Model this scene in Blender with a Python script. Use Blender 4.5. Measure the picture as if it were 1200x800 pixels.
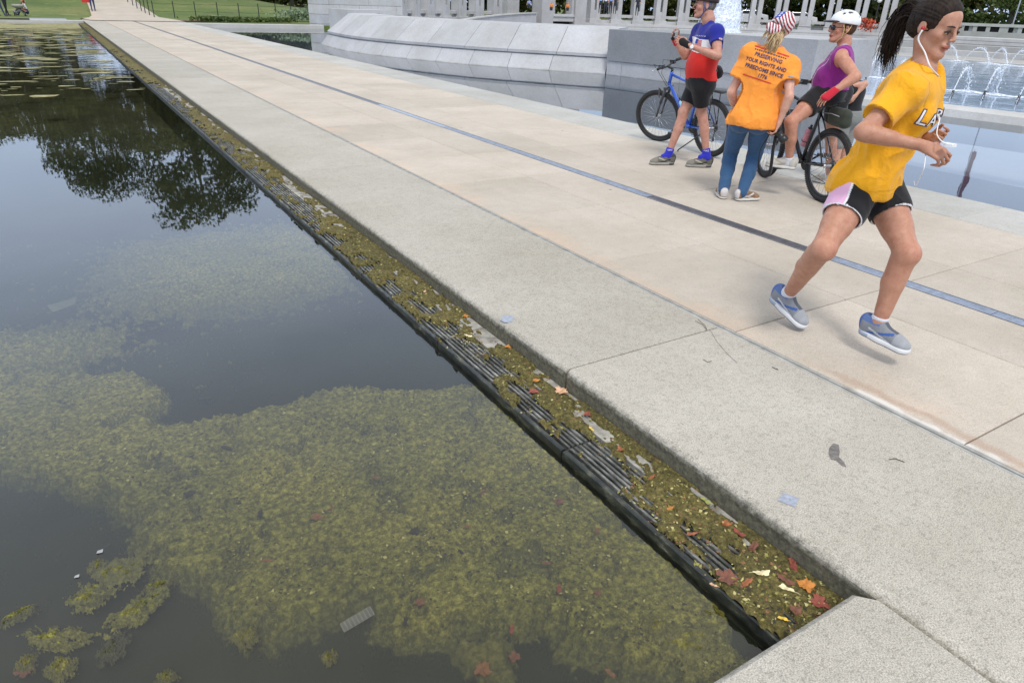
import bpy, bmesh, math, random
import numpy as np
from mathutils import Vector, Matrix, noise as mn
from mathutils.bvhtree import BVHTree
for o in list(bpy.data.objects): bpy.data.objects.remove(o)
S = bpy.context.scene; COL = S.collection; PI = math.pi
rng = random.Random(7)
# ------------------------------------------------------------------ camera
CAM_H = 1.6
YAW, PITCH, ROLL = math.radians(32.448), math.radians(26.143), math.radians(1.977)
def _cam():
    fw = np.array([math.sin(YAW)*math.cos(PITCH), math.cos(YAW)*math.cos(PITCH), -math.sin(PITCH)])
    r0 = np.array([math.cos(YAW), -math.sin(YAW), 0.0]); u0 = np.cross(r0, fw)
    return math.cos(ROLL)*r0+math.sin(ROLL)*u0, -math.sin(ROLL)*r0+math.cos(ROLL)*u0, fw
CR, CU, CF = _cam()
cd = bpy.data.cameras.new('camera'); cam = bpy.data.objects.new('camera', cd); COL.objects.link(cam)
cam.matrix_world = Matrix(((CR[0],CU[0],-CF[0],0),(CR[1],CU[1],-CF[1],0),(CR[2],CU[2],-CF[2],CAM_H),(0,0,0,1)))
cd.sensor_width = 36; cd.lens = 24; cd.clip_start = .05; cd.clip_end = 3000
S.camera = cam
def ray(x, y): return CF+(x-600)/800*CR-(y-400)/800*CU
def G(x, y, z=0.0):
    d = ray(x, y); t = (z-CAM_H)/d[2]; return Vector((d[0]*t, d[1]*t, z))
def onX(x, y, X):
    d = ray(x, y); t = X/d[0]; return Vector((X, d[1]*t, CAM_H+d[2]*t))
# ------------------------------------------------------------------ light
S.view_settings.view_transform = 'Standard'; S.view_settings.look = 'None'
S.view_settings.exposure = 0.36; S.view_settings.gamma = 1
SUN_EL, SUN_AZ = math.radians(56), math.radians(205)      # azimuth clockwise from +Y
w = bpy.data.worlds.new('World'); S.world = w; w.use_nodes = True
nt = w.node_tree; nt.nodes.clear()
def wn(t, **k):
    n = nt.nodes.new(t)
    for a, b in k.items(): setattr(n, a, b)
    return n
out = wn('ShaderNodeOutputWorld'); bg = wn('ShaderNodeBackground'); bg.inputs[1].default_value = 0.15
sky = wn('ShaderNodeTexSky', sky_type='NISHITA'); sky.sun_disc = False
sky.sun_elevation = SUN_EL; sky.sun_rotation = SUN_AZ; sky.air_density = 1.2; sky.dust_density = 2.0
tc = wn('ShaderNodeTexCoord'); mp = wn('ShaderNodeMapping'); mp.inputs['Scale'].default_value = (1, 1, 3.2)
nz = wn('ShaderNodeTexNoise'); nz.inputs['Scale'].default_value = 2.1; nz.inputs['Detail'].default_value = 6; nz.inputs['Roughness'].default_value = .55
rp = wn('ShaderNodeValToRGB'); rp.color_ramp.elements[0].position = .40; rp.color_ramp.elements[1].position = .66
rp.color_ramp.elements[0].color = (.80,.80,.80,1); rp.color_ramp.elements[1].color = (.98,.98,.98,1)
mx = wn('ShaderNodeMixRGB')
# thin bluish cloud towards the horizon, thicker neutral cloud overhead
sz = wn('ShaderNodeSeparateXYZ'); mr = wn('ShaderNodeMapRange', interpolation_type='SMOOTHSTEP'); mr.inputs['From Min'].default_value = .30; mr.inputs['From Max'].default_value = .85
cm = wn('ShaderNodeMixRGB'); cm.inputs[1].default_value = (5.6, 6.6, 8.5, 1); cm.inputs[2].default_value = (5.5, 5.35, 5.0, 1)
nt.links.new(tc.outputs['Generated'], sz.inputs[0]); nt.links.new(sz.outputs[2], mr.inputs[0]); nt.links.new(mr.outputs[0], cm.inputs[0])
m2 = wn('ShaderNodeMapRange', interpolation_type='SMOOTHSTEP'); m2.inputs['From Min'].default_value = .06; m2.inputs['From Max'].default_value = .30; nt.links.new(sz.outputs[2], m2.inputs[0])
c3 = wn('ShaderNodeMixRGB'); c3.inputs[1].default_value = (3.9, 4.9, 6.8, 1); nt.links.new(m2.outputs[0], c3.inputs[0]); nt.links.new(cm.outputs[0], c3.inputs[2]); nt.links.new(c3.outputs[0], mx.inputs[2])
L = nt.links.new
L(tc.outputs['Generated'], mp.inputs[0]); L(mp.outputs[0], nz.inputs[0]); L(nz.outputs[0], rp.inputs[0])
L(rp.outputs[0], mx.inputs[0]); L(sky.outputs[0], mx.inputs[1]); L(mx.outputs[0], bg.inputs[0]); L(bg.outputs[0], out.inputs[0])
sd = bpy.data.lights.new('sun', 'SUN'); sd.energy = 1.6; sd.angle = math.radians(12); sd.color = (1, .965, .91)
so = bpy.data.objects.new('sun', sd); COL.objects.link(so)
sv = Vector((math.sin(SUN_AZ)*math.cos(SUN_EL), math.cos(SUN_AZ)*math.cos(SUN_EL), math.sin(SUN_EL)))
so.rotation_euler = sv.to_track_quat('Z', 'Y').to_euler(); so.location = (0, -10, 30)
# ------------------------------------------------------------------ materials
def node_mat(name):
    m = bpy.data.materials.new(name); m.use_nodes = True
    t = m.node_tree; b = t.nodes['Principled BSDF']; return m, t, b
def N(t, typ, inp=None, **k):
    n = t.nodes.new(typ)
    for a, v in k.items(): setattr(n, a, v)
    for a, v in (inp or {}).items():
        if isinstance(v, bpy.types.NodeSocket): t.links.new(v, n.inputs[a])
        else: n.inputs[a].default_value = v
    return n
def col4(c): return (c[0], c[1], c[2], 1)
def ramp(t, fac, stops):
    n = t.nodes.new('ShaderNodeValToRGB'); t.links.new(fac, n.inputs[0]); e = n.color_ramp.elements
    e[0].position, e[0].color = stops[0][0], col4(stops[0][1]); e[1].position, e[1].color = stops[1][0], col4(stops[1][1])
    for p, c in stops[2:]:
        q = e.new(p); q.color = col4(c)
    return n.outputs[0]
def mixc(t, f, a, b, mode='MIX'):
    n = t.nodes.new('ShaderNodeMixRGB'); n.blend_type = mode
    for i, v in ((0, f), (1, a), (2, b)):
        if isinstance(v, bpy.types.NodeSocket): t.links.new(v, n.inputs[i])
        else: n.inputs[i].default_value = v if i == 0 else col4(v)
    return n.outputs[0]
def math_(t, op, a, b=0.0, c=None):
    n = t.nodes.new('ShaderNodeMath'); n.operation = op
    for i, v in ((0, a), (1, b), (2, c)):
        if v is None: continue
        if isinstance(v, bpy.types.NodeSocket): t.links.new(v, n.inputs[i])
        else: n.inputs[i].default_value = v
    return n.outputs[0]
def noise(t, scale, detail=4, rough=.55, vec=None, dist=0):
    n = N(t, 'ShaderNodeTexNoise', {'Scale': scale, 'Detail': detail, 'Roughness': rough, 'Distortion': dist})
    if vec is not None: t.links.new(vec, n.inputs['Vector'])
    return n.outputs[0]
def position(t): return t.nodes.new('ShaderNodeNewGeometry').outputs['Position']
def objpos(t): return t.nodes.new('ShaderNodeTexCoord').outputs['Object']
def scaled(t, v, s):
    n = N(t, 'ShaderNodeMapping', {'Scale': s}); t.links.new(v, n.inputs[0]); return n.outputs[0]
def bump(t, b, h, strength=.3, dist=.01):
    n = N(t, 'ShaderNodeBump', {'Strength': strength, 'Distance': dist}); t.links.new(h, n.inputs['Height']); t.links.new(n.outputs[0], b.inputs['Normal'])
def smoothstep(t, v, a, b_):
    n = N(t, 'ShaderNodeMapRange', {'From Min': a, 'From Max': b_}, interpolation_type='SMOOTHSTEP'); t.links.new(v, n.inputs[0]); return n.outputs[0]
def basic(name, c, rough=.6, metal=0, var=.12, scale=20, bs=.15, bd=.003, spec=.5, world=False):
    m, t, b = node_mat(name); v = position(t) if world else objpos(t)
    n = noise(t, scale, 5, .6, v)
    c1 = tuple(max(0, x*(1-var)) for x in c); c2 = tuple(min(1, x*(1+var)) for x in c)
    t.links.new(ramp(t, n, [(.3, c1), (.7, c2)]), b.inputs['Base Color'])
    b.inputs['Roughness'].default_value = rough; b.inputs['Metallic'].default_value = metal
    b.inputs['Specular IOR Level'].default_value = spec
    if bs: bump(t, b, noise(t, scale*4, 3, .6, v), bs, bd)
    return m
def granite(name, base, speck=.35, tint=(1, 1, 1), scale=230, dk_=.38):
    """speckled stone / exposed aggregate, each block a little different"""
    m, t, b = node_mat(name); v = position(t)
    a = noise(t, scale, 2, .7, v); big = noise(t, .9, 5, .6, v); mid = noise(t, 9, 5, .65, v)
    vor = N(t, 'ShaderNodeTexVoronoi', {'Scale': scale*.55}); t.links.new(v, vor.inputs['Vector'])
    lo = tuple(base[i]*(1-speck)*tint[i] for i in range(3)); hi = tuple(min(.9, base[i]*(1+speck*.55)) for i in range(3))
    c = ramp(t, a, [(.34, lo), (.62, hi)])
    dk = smoothstep(t, N(t, 'ShaderNodeSeparateColor', {0: vor.outputs['Color']}).outputs[0], .80, .9)
    c = mixc(t, math_(t, 'MULTIPLY', dk, dk_), c, tuple(x*.35 for x in base))
    c = mixc(t, .55, c, ramp(t, mid, [(.3, (.82, .82, .82)), (.7, (1.0, 1.0, 1.0))]), 'MULTIPLY')
    c = mixc(t, .9, c, ramp(t, big, [(.3, (.80, .79, .75)), (.68, (1.0, 1.0, 1.0))]), 'MULTIPLY')
    oi = t.nodes.new('ShaderNodeObjectInfo').outputs['Random']
    c = mixc(t, .8, c, ramp(t, oi, [(0, (.86, .86, .85)), (1, (1.02, 1.01, 1))]), 'MULTIPLY')
    t.links.new(c, b.inputs['Base Color']); b.inputs['Roughness'].default_value = .85
    b.inputs['Specular IOR Level'].default_value = .3
    bump(t, b, a, .35, .0015)
    return m, t, b, c
M = {}
m, t, b, c = granite('kerb_granite', (.515, .488, .435), .43, scale=225, dk_=.28)
# wet dirt and algae growing up the face of the kerb from the gutter
z = N(t, 'ShaderNodeSeparateXYZ', {0: position(t)}); n = noise(t, 30, 5, .7, position(t))
zz = math_(t, 'ADD', z.outputs[2], math_(t, 'MULTIPLY', math_(t, 'SUBTRACT', n, .5), .07))
d = smoothstep(t, zz, .004, -.046)
c2 = mixc(t, math_(t, 'MULTIPLY', d, .93), c, ramp(t, noise(t, 60, 4, .6, position(t)), [(.35, (.055, .05, .035)), (.6, (.13, .12, .075)), (.75, (.2, .19, .13))]))
n2 = smoothstep(t, noise(t, 3.5, 7, .8, position(t)), .60, .70)
c2 = mixc(t, math_(t, 'MULTIPLY', n2, .22), c2, (.15, .13, .11))
t.links.new(c2, b.inputs['Base Color']); M['kerb'] = m
m, t, b, c = granite('paving_concrete', (.565, .513, .452), .17, tint=(1, .98, .94), scale=160, dk_=.12)
P_ = position(t); sx = N(t, 'ShaderNodeSeparateXYZ', {0: P_})
# rusty and pinkish staining along the kerb line, pale efflorescence next to it
near = smoothstep(t, math_(t, 'ADD', sx.outputs[0], math_(t, 'MULTIPLY', noise(t, 1.7, 5, .6, P_), .9)), 3.75, 3.2)
pink = math_(t, 'MULTIPLY', near, smoothstep(t, noise(t, 1.3, 4, .6, P_), .40, .62))
c2 = mixc(t, math_(t, 'MULTIPLY', pink, .42), c, (.62, .42, .29))
rl = math_(t, 'ABSOLUTE', math_(t, 'SUBTRACT', math_(t, 'ADD', sx.outputs[0], math_(t, 'MULTIPLY', noise(t, 3.5, 5, .65, P_), .16)), 3.075))
rmask = math_(t, 'MULTIPLY', smoothstep(t, rl, .05, .0), smoothstep(t, sx.outputs[1], 2.0, 1.5))
c2 = mixc(t, math_(t, 'MULTIPLY', rmask, .42), c2, (.34, .20, .13))
wl = math_(t, 'MULTIPLY', smoothstep(t, math_(t, 'ADD', sx.outputs[0], math_(t, 'MULTIPLY', noise(t, 4, 4, .6, P_), .14)), 3.04, 3.015), math_(t, 'MULTIPLY', smoothstep(t, sx.outputs[1], 2.0, 1.6), smoothstep(t, noise(t, 2.2, 3, .5, P_), .44, .52)))
c2 = mixc(t, math_(t, 'MULTIPLY', wl, .8), c2, (.66, .64, .60))
spot = N(t, 'ShaderNodeTexVoronoi', {'Scale': 1.9}); t.links.new(P_, spot.inputs['Vector'])
c2 = mixc(t, math_(t, 'MULTIPLY', smoothstep(t, spot.outputs['Distance'], .040, .026), .75), c2, (.10, .095, .085))
t.links.new(c2, b.inputs['Base Color']); M['paving'] = m
M['coping'] = granite('coping_granite', (.52, .52, .50), .25, dk_=.2)[0]
M['white_stone'] = granite('pale_stone', (.56, .565, .57), .10, scale=60, dk_=.05)[0]
def slope_stone():
    m, t, b, c = granite('slope_stone', (.50, .51, .54), .14, scale=50, dk_=.06)
    n = smoothstep(t, noise(t, .55, 6, .6, scaled(t, position(t), (1, 1, 1.5))), .56, .66)
    zz = N(t, 'ShaderNodeSeparateXYZ', {0: position(t)}).outputs[2]
    c2 = mixc(t, math_(t, 'MULTIPLY', n, .22), c, (.30, .31, .33))
    wet = smoothstep(t, math_(t, 'ADD', zz, math_(t, 'MULTIPLY', noise(t, 1.5, 5, .6, position(t)), .12)), -.17, -.24)
    c2 = mixc(t, math_(t, 'MULTIPLY', wet, .6), c2, (.17, .16, .13))
    t.links.new(c2, b.inputs['Base Color']); return m
M['slope'] = slope_stone()
M['block_grey'] = granite('block_granite', (.33, .345, .37), .14, scale=50, dk_=.08)[0]
M['pillar'] = granite('pillar_stone', (.50, .50, .51), .1, scale=40, dk_=.05)[0]
M['plaza'] = granite('plaza_stone', (.42, .42, .42), .1, scale=30, dk_=.05)[0]
M['mortar'] = basic('joint_mortar', (.085, .078, .065), .95, world=True, scale=30)
M['sealant'] = basic('joint_sealant', (.33, .33, .31), .8, world=True, scale=12, var=.3)
M['asphalt'] = basic('road_asphalt', (.06, .06, .062), .9, world=True, scale=8)
M['shore_path'] = basic('grey_path', (.30, .31, .34), .9, world=True, scale=5)
M['bed'] = basic('channel_bed', (.055, .065, .08), .9, world=True, scale=1.5, var=.3)
def steel(name, c, r=.35, var=.35, metal=.8):
    m, t, b = node_mat(name); v = position(t)
    n = noise(t, 14, 6, .7, v)
    t.links.new(ramp(t, n, [(.35, tuple(x*(1-var) for x in c)), (.65, c)]), b.inputs['Base Color'])
    b.inputs['Metallic'].default_value = metal; b.inputs['Roughness'].default_value = r
    return m
M['drain_light'] = steel('drain_steel_sky_sheen', (.52, .56, .64), .42)  # paler copy of the steel: sky reflection put into the colour
M['drain_dark'] = steel('drain_steel_no_sheen', (.24, .235, .25), .5)  # same steel painted darker, for stretches that mirror no sky
M['frame_metal'] = steel('drain_frame', (.33, .35, .4), .45)
M['hole'] = basic('recess_shade', (.012, .012, .013), .9, bs=0)  # near-black: shade of gaps and recesses put into the colour
# the slotted gutter: dark wet bars with a grey, partly worn face
m, t, b = node_mat('gutter_bar'); v = position(t); n = noise(t, 22, 6, .75, scaled(t, v, (1, .35, 1)))
t.links.new(ramp(t, n, [(.36, (.02, .022, .018)), (.48, (.07, .072, .062)), (.60, (.20, .20, .185)), (.72, (.42, .42, .40))]), b.inputs['Base Color'])
b.inputs['Roughness'].default_value = .5; bump(t, b, n, .3, .001); M['bar'] = m
M['gutter_ledge'] = basic('gutter_ledge', (.30, .29, .26), .85, world=True, scale=16, var=.5)
M['wet_black'] = None
m, t, b = node_mat('wet_worn_edge'); v = position(t); n = noise(t, 16, 7, .75, scaled(t, v, (1.5, .6, 1.5)))
t.links.new(ramp(t, n, [(.40, (.010, .012, .011)), (.53, (.030, .033, .026)), (.62, (.09, .09, .06)), (.70, (.24, .24, .20))]), b.inputs['Base Color']); b.inputs['Roughness'].default_value = .4; bump(t, b, n, .5, .003); M['wet_black'] = m
# moss and algae
def alg(name, c1, c2, c3, sc=26, rough=.9):
    m, t, b = node_mat(name); v = position(t); n = noise(t, sc, 7, .75, v); g = noise(t, 2.2, 4, .6, v); f = noise(t, sc*6, 4, .7, v)
    c = ramp(t, n, [(.34, c1), (.5, c2), (.66, c3)])
    c = mixc(t, .7, c, ramp(t, g, [(.3, (.55, .60, .50)), (.7, (1.2, 1.14, 1.0))]), 'MULTIPLY')
    c = mixc(t, .75, c, ramp(t, f, [(.36, (.50, .52, .45)), (.6, (1.1, 1.1, 1.05))]), 'MULTIPLY')
    t.links.new(c, b.inputs['Base Color']); b.inputs['Roughness'].default_value = rough; bump(t, b, f, .9, .008)
    return m
M['moss'] = alg('gutter_moss', (.045, .038, .014), (.14, .118, .034), (.29, .245, .085), 55)
M['algae'] = alg('algae_mat', (.034, .032, .008), (.215, .205, .050), (.52, .49, .145), 46)
M['algae_deep'] = alg('sunken_algae', (.04, .046, .028), (.075, .08, .045), (.12, .12, .07), 12)
M['algae_clump'] = alg('algae_clump', (.10, .10, .03), (.21, .20, .06), (.36, .33, .13), 40)
M['scum'] = alg('floating_scum', (.17, .16, .07), (.30, .28, .14), (.44, .42, .26), 5)
# pool bottom: silt, darker and lighter drifts
m, t, b = node_mat('pool_silt'); v = position(t); n = noise(t, .8, 6, .65, v, .6); n2 = noise(t, 9, 5, .7, v)
c = ramp(t, n, [(.35, (.038, .042, .028)), (.55, (.060, .062, .034)), (.7, (.095, .092, .045))])
c = mixc(t, .5, c, ramp(t, n2, [(.35, (.7, .7, .7)), (.7, (1.2, 1.2, 1.1))]), 'MULTIPLY')
t.links.new(c, b.inputs['Base Color']); b.inputs['Roughness'].default_value = .9; M['silt'] = m
def water(name, tint, ripple, rs, wind=None, rough=.015, opaque=0, far=None, ior=1.45):
    m, t, b = node_mat(name); t.nodes.remove(b); o = t.nodes['Material Output']; v = position(t)
    n1 = noise(t, rs, 3, .5, scaled(t, v, (1, 1, 1))); n2 = noise(t, rs*.22, 2, .5, v)
    h = math_(t, 'ADD', math_(t, 'MULTIPLY', n1, .16), n2)
    bp = N(t, 'ShaderNodeBump', {'Strength': 1, 'Distance': ripple}); t.links.new(h, bp.inputs['Height'])
    if wind:
        sy = N(t, 'ShaderNodeSeparateXYZ', {0: v}).outputs[1]
        t.links.new(math_(t, 'MULTIPLY', smoothstep(t, sy, wind[0], wind[1]), ripple*wind[2]), bp.inputs['Distance'])
        n = t.nodes.new('ShaderNodeMath'); n.operation = 'ADD'; n.inputs[1].default_value = ripple
        t.links.new(bp.inputs['Distance'].links[0].from_socket, n.inputs[0]); t.links.new(n.outputs[0], bp.inputs['Distance'])
    fr = N(t, 'ShaderNodeFresnel', {'IOR': ior}); t.links.new(bp.outputs[0], fr.inputs['Normal'])
    tr = N(t, 'ShaderNodeBsdfTransparent', {'Color': col4(tint)})
    under = tr.outputs[0]
    if opaque:
        df = N(t, 'ShaderNodeBsdfDiffuse', {'Color': col4(far or (.08, .1, .13))})
        mm = N(t, 'ShaderNodeMixShader', {0: opaque}); t.links.new(under, mm.inputs[1]); t.links.new(df.outputs[0], mm.inputs[2]); under = mm.outputs[0]
    gl = N(t, 'ShaderNodeBsdfGlossy', {'Roughness': rough, 'Color': (1, 1, 1, 1)}); t.links.new(bp.outputs[0], gl.inputs['Normal'])
    mx_ = N(t, 'ShaderNodeMixShader', {0: fr.outputs[0]}); t.links.new(under, mx_.inputs[1]); t.links.new(gl.outputs[0], mx_.inputs[2])
    t.links.new(mx_.outputs[0], o.inputs[0]); return m
M['pool_water'] = water('pool_water', (.90, .92, .86), .0005, 9, (9, 26, 10), opaque=.0, ior=1.56)
M['channel_water'] = water('channel_water', (.62, .70, .78), .0007, 6, rough=.02, opaque=.3, far=(.10, .13, .18), ior=1.33)
M['fountain_water'] = water('fountain_water', (.6, .7, .8), .035, 2.6, rough=.08, opaque=.85, far=(.42, .54, .74))
# vegetation
def leafy(name, c1, c2, c3):
    m, t, b = node_mat(name); oi = t.nodes.new('ShaderNodeObjectInfo').outputs['Random']; v = position(t)
    n = noise(t, .5, 4, .6, v); f = noise(t, 4, 2, .5, v)
    c = ramp(t, math_(t, 'ADD', math_(t, 'MULTIPLY', n, .6), math_(t, 'MULTIPLY', f, .4)), [(.35, c1), (.5, c2), (.65, c3)])
    c = mixc(t, .6, c, ramp(t, oi, [(0, (.75, .8, .7)), (1, (1.15, 1.05, 1))]), 'MULTIPLY')
    t.links.new(c, b.inputs['Base Color']); b.inputs['Roughness'].default_value = .7
    b.inputs['Specular IOR Level'].default_value = .2
    return m
M['leaf_dark'] = leafy('elm_leaves', (.022, .030, .008), (.042, .052, .012), (.075, .085, .02))
M['leaf_mid'] = leafy('bush_leaves', (.045, .07, .02), (.08, .115, .035), (.13, .16, .05))
M['bark'] = basic('tree_bark', (.07, .06, .05), .95, world=True, scale=6, var=.4, bs=.6, bd=.03)
m, t, b = node_mat('lawn_grass'); v = position(t); n = noise(t, .12, 5, .6, v); f = noise(t, 3, 6, .75, scaled(t, v, (1, .6, 1)))
c = ramp(t, n, [(.35, (.07, .115, .025)), (.5, (.11, .155, .038)), (.66, (.17, .185, .06))])
c = mixc(t, .8, c, ramp(t, f, [(.3, (.6, .65, .6)), (.7, (1.25, 1.2, 1.1))]), 'MULTIPLY')
dry = smoothstep(t, noise(t, .35, 3, .5, v), .62, .7); c = mixc(t, math_(t, 'MULTIPLY', dry, .5), c, (.3, .26, .13))
t.links.new(c, b.inputs['Base Color']); b.inputs['Roughness'].default_value = .95; bump(t, b, f, .8, .06); M['grass'] = m
M['sage'] = leafy('sage_leaves', (.10, .16, .09), (.18, .26, .17), (.28, .36, .25))
M['soil'] = basic('bare_soil', (.16, .09, .06), .95, world=True, scale=5, var=.4)
M['black_metal'] = basic('black_metal', (.02, .022, .022), .5, var=.2)
M['foam'] = basic('water_foam', (.82, .86, .9), .5, world=True, scale=9, var=.06)
# ------------------------------------------------------------------ mesh helpers
class MB:
    def __init__(s): s.v = []; s.f = []; s.mi = []
    def add(s, vs, fs, mi=0):
        o = len(s.v); s.v += [tuple(p) for p in vs]; s.f += [tuple(i+o for i in f) for f in fs]; s.mi += [mi]*len(fs)
    def box(s, x0, y0, z0, x1, y1, z1, mi=0):
        s.add([(x0,y0,z0),(x1,y0,z0),(x1,y1,z0),(x0,y1,z0),(x0,y0,z1),(x1,y0,z1),(x1,y1,z1),(x0,y1,z1)],
              [(0,3,2,1),(4,5,6,7),(0,1,5,4),(1,2,6,5),(2,3,7,6),(3,0,4,7)], mi)
    def slab(s, x0, y0, x1, y1, z0, z1, c=.006, mi=0):     # block with a chamfered top
        s.add([(x0,y0,z0),(x1,y0,z0),(x1,y1,z0),(x0,y1,z0),(x0,y0,z1-c),(x1,y0,z1-c),(x1,y1,z1-c),(x0,y1,z1-c),
               (x0+c,y0+c,z1),(x1-c,y0+c,z1),(x1-c,y1-c,z1),(x0+c,y1-c,z1)],
              [(0,1,5,4),(1,2,6,5),(2,3,7,6),(3,0,4,7),(4,5,9,8),(5,6,10,9),(6,7,11,10),(7,4,8,11),(8,9,10,11)], mi)
    def tube(s, pts, r, n=8, cap=True, mi=0, flat=None):
        pts = [Vector(p) for p in pts]; rs = r if isinstance(r, (list, tuple)) else [r]*len(pts)
        rings = []; up = None
        for i, p in enumerate(pts):
            d = (pts[min(i+1, len(pts)-1)]-pts[max(i-1, 0)])
            if d.length < 1e-9: d = Vector((0, 0, 1))
            d.normalize()
            if up is None: up = Vector((0, 0, 1)) if abs(d.z) < .9 else Vector((1, 0, 0))
            a = d.cross(up); a = a.normalized() if a.length > 1e-6 else Vector((1, 0, 0)); bq = a.cross(d).normalized(); up = bq
            fx, fy = flat or (1, 1)
            rings.append([p+(a*math.cos(2*PI*k/n)*fx+bq*math.sin(2*PI*k/n)*fy)*rs[i] for k in range(n)])
        vs = [q for rg in rings for q in rg]; fs = []
        for i in range(len(pts)-1):
            for k in range(n):
                k2 = (k+1) % n; fs.append((i*n+k, i*n+k2, (i+1)*n+k2, (i+1)*n+k))
        if cap: fs += [tuple(range(n))[::-1], tuple((len(pts)-1)*n+k for k in range(n))]
        s.add(vs, fs, mi)
    def torus(s, c, ax, R, r, n=48, k=8, a0=0, a1=2*PI, mi=0, sq=1):
        ax = Vector(ax).normalized(); u = ax.orthogonal().normalized(); v = ax.cross(u); c = Vector(c); vs = []; fs = []
        full = abs(a1-a0-2*PI) < 1e-4; nn = n if full else n+1
        for i in range(nn):
            a = a0+(a1-a0)*i/n; d = u*math.cos(a)+v*math.sin(a)
            for j in range(k):
                b_ = 2*PI*j/k; vs.append(c+d*(R+r*math.cos(b_))+ax*r*sq*math.sin(b_))
        for i in range(n):
            i2 = (i+1) % nn
            for j in range(k): j2 = (j+1) % k; fs.append((i*k+j, i2*k+j, i2*k+j2, i*k+j2))
        s.add(vs, fs, mi)
    def lathe(s, c, ax, prof, n=24, mi=0):
        ax = Vector(ax).normalized(); u = ax.orthogonal().normalized(); v = ax.cross(u); c = Vector(c); vs = []; fs = []
        for h, r in prof:
            for i in range(n):
                a = 2*PI*i/n; vs.append(c+ax*h+(u*math.cos(a)+v*math.sin(a))*r)
        for j in range(len(prof)-1):
            for i in range(n): i2 = (i+1) % n; fs.append((j*n+i, j*n+i2, (j+1)*n+i2, (j+1)*n+i))
        fs.append(tuple(range(n))[::-1]); fs.append(tuple((len(prof)-1)*n+i for i in range(n)))
        s.add(vs, fs, mi)
    def build(s, name, mat, parent=None, smooth=False, base=None, M4=None):
        me = bpy.data.meshes.new(name); vs = s.v
        if M4 is not None: vs = [tuple(M4 @ Vector(p)) for p in vs]
        if base is None and parent is not None: base = parent.get('_b')
        if base is not None: vs = [(p[0]-base[0], p[1]-base[1], p[2]-base[2]) for p in vs]
        me.from_pydata(vs, [], s.f); mats = mat if isinstance(mat, list) else [mat]
        for q in mats: me.materials.append(q)
        if len(mats) > 1: me.polygons.foreach_set('material_index', s.mi)
        if smooth: me.polygons.foreach_set('use_smooth', [True]*len(me.polygons))
        me.update(); return link(name, me, parent)
ROOTS = {}
def link(name, me, parent=None):
    o = bpy.data.objects.new(name, me); COL.objects.link(o)
    if parent is not None:
        o.parent = parent
        if parent.get('_b') is not None: o['_b'] = [float(x) for x in parent['_b']]
    return o
def thing(name, label, cat, loc=(0, 0, 0), group=None):
    o = bpy.data.objects.new(name, None); COL.objects.link(o); o.location = loc; o.empty_display_size = .1
    o['_b'] = [float(x) for x in loc]; return tag(o, label, cat, group)
def sub(o, parent):               # let a part's own children be given in world coordinates too
    o['_b'] = parent['_b']; return o
def tag(o, label=None, cat=None, group=None, kind=None):
    if label: o['label'] = label
    if cat: o['category'] = cat
    if group: o['group'] = group
    if kind: o['kind'] = kind
    return o
def struct(name, loc=(0, 0, 0)):
    o = bpy.data.objects.new(name, None); COL.objects.link(o); o['kind'] = 'structure'; o['_b'] = [float(x) for x in loc]; o.location = loc; return o
def copy_tree(o, parent=None):
    c = o.copy(); COL.objects.link(c); c.parent = parent
    for ch in list(o.children): copy_tree(ch, c)
    return c
def placed(o, loc, rz=0, sc=1):
    o.location = loc; o.rotation_euler = (0, 0, rz); o.scale = (sc, sc, sc); return o
def np_mesh(name, V, F, mat, parent=None, smooth=True, base=None):
    me = bpy.data.meshes.new(name); V = np.asarray(V, np.float32)
    if base is None and parent is not None: base = parent.get('_b')
    if base is not None: V = V-np.array(list(base), np.float32)
    F = np.asarray(F, np.int32); k = F.shape[1]
    me.vertices.add(len(V)); me.vertices.foreach_set('co', V.ravel())
    me.loops.add(F.size); me.loops.foreach_set('vertex_index', F.ravel())
    me.polygons.add(len(F)); me.polygons.foreach_set('loop_start', np.arange(len(F), dtype=np.int32)*k)
    me.update(calc_edges=True)
    me.polygons.foreach_set('use_smooth', np.full(len(F), smooth)); me.materials.append(mat)
    return link(name, me, parent)
# cheap vectorised value noise
_rs = np.random.RandomState(3); _T = _rs.rand(64, 64, 64).astype(np.float32)
def vnoise(x, y, z=0.0):
    x = np.asarray(x, np.float32); y = np.asarray(y, np.float32); z = np.asarray(z, np.float32)+np.zeros_like(x)
    xi = np.floor(x).astype(int); yi = np.floor(y).astype(int); zi = np.floor(z).astype(int)
    fx, fy, fz = x-xi, y-yi, z-zi; fx = fx*fx*(3-2*fx); fy = fy*fy*(3-2*fy); fz = fz*fz*(3-2*fz)
    r = 0
    for i in (0, 1):
        for j in (0, 1):
            for k in (0, 1):
                r = r+_T[(xi+i) & 63, (yi+j) & 63, (zi+k) & 63]*(fx if i else 1-fx)*(fy if j else 1-fy)*(fz if k else 1-fz)
    return r
def fbm(x, y, z=0.0, o=4, g=.5):
    r = 0; a = 1; s = 0
    for i in range(o): r = r+a*vnoise(x*2**i+i*7.3, y*2**i+i*3.1, z*2**i); s += a; a *= g
    return r/s
def inpoly(x, y, poly):
    r = np.zeros(x.shape, bool); n = len(poly)
    for i in range(n):
        x1, y1 = poly[i]; x2, y2 = poly[(i+1) % n]
        if y1 == y2: continue
        c = ((y1 > y) != (y2 > y)) & (x < (x2-x1)*(y-y1)/(y2-y1)+x1); r ^= c
    return r
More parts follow.
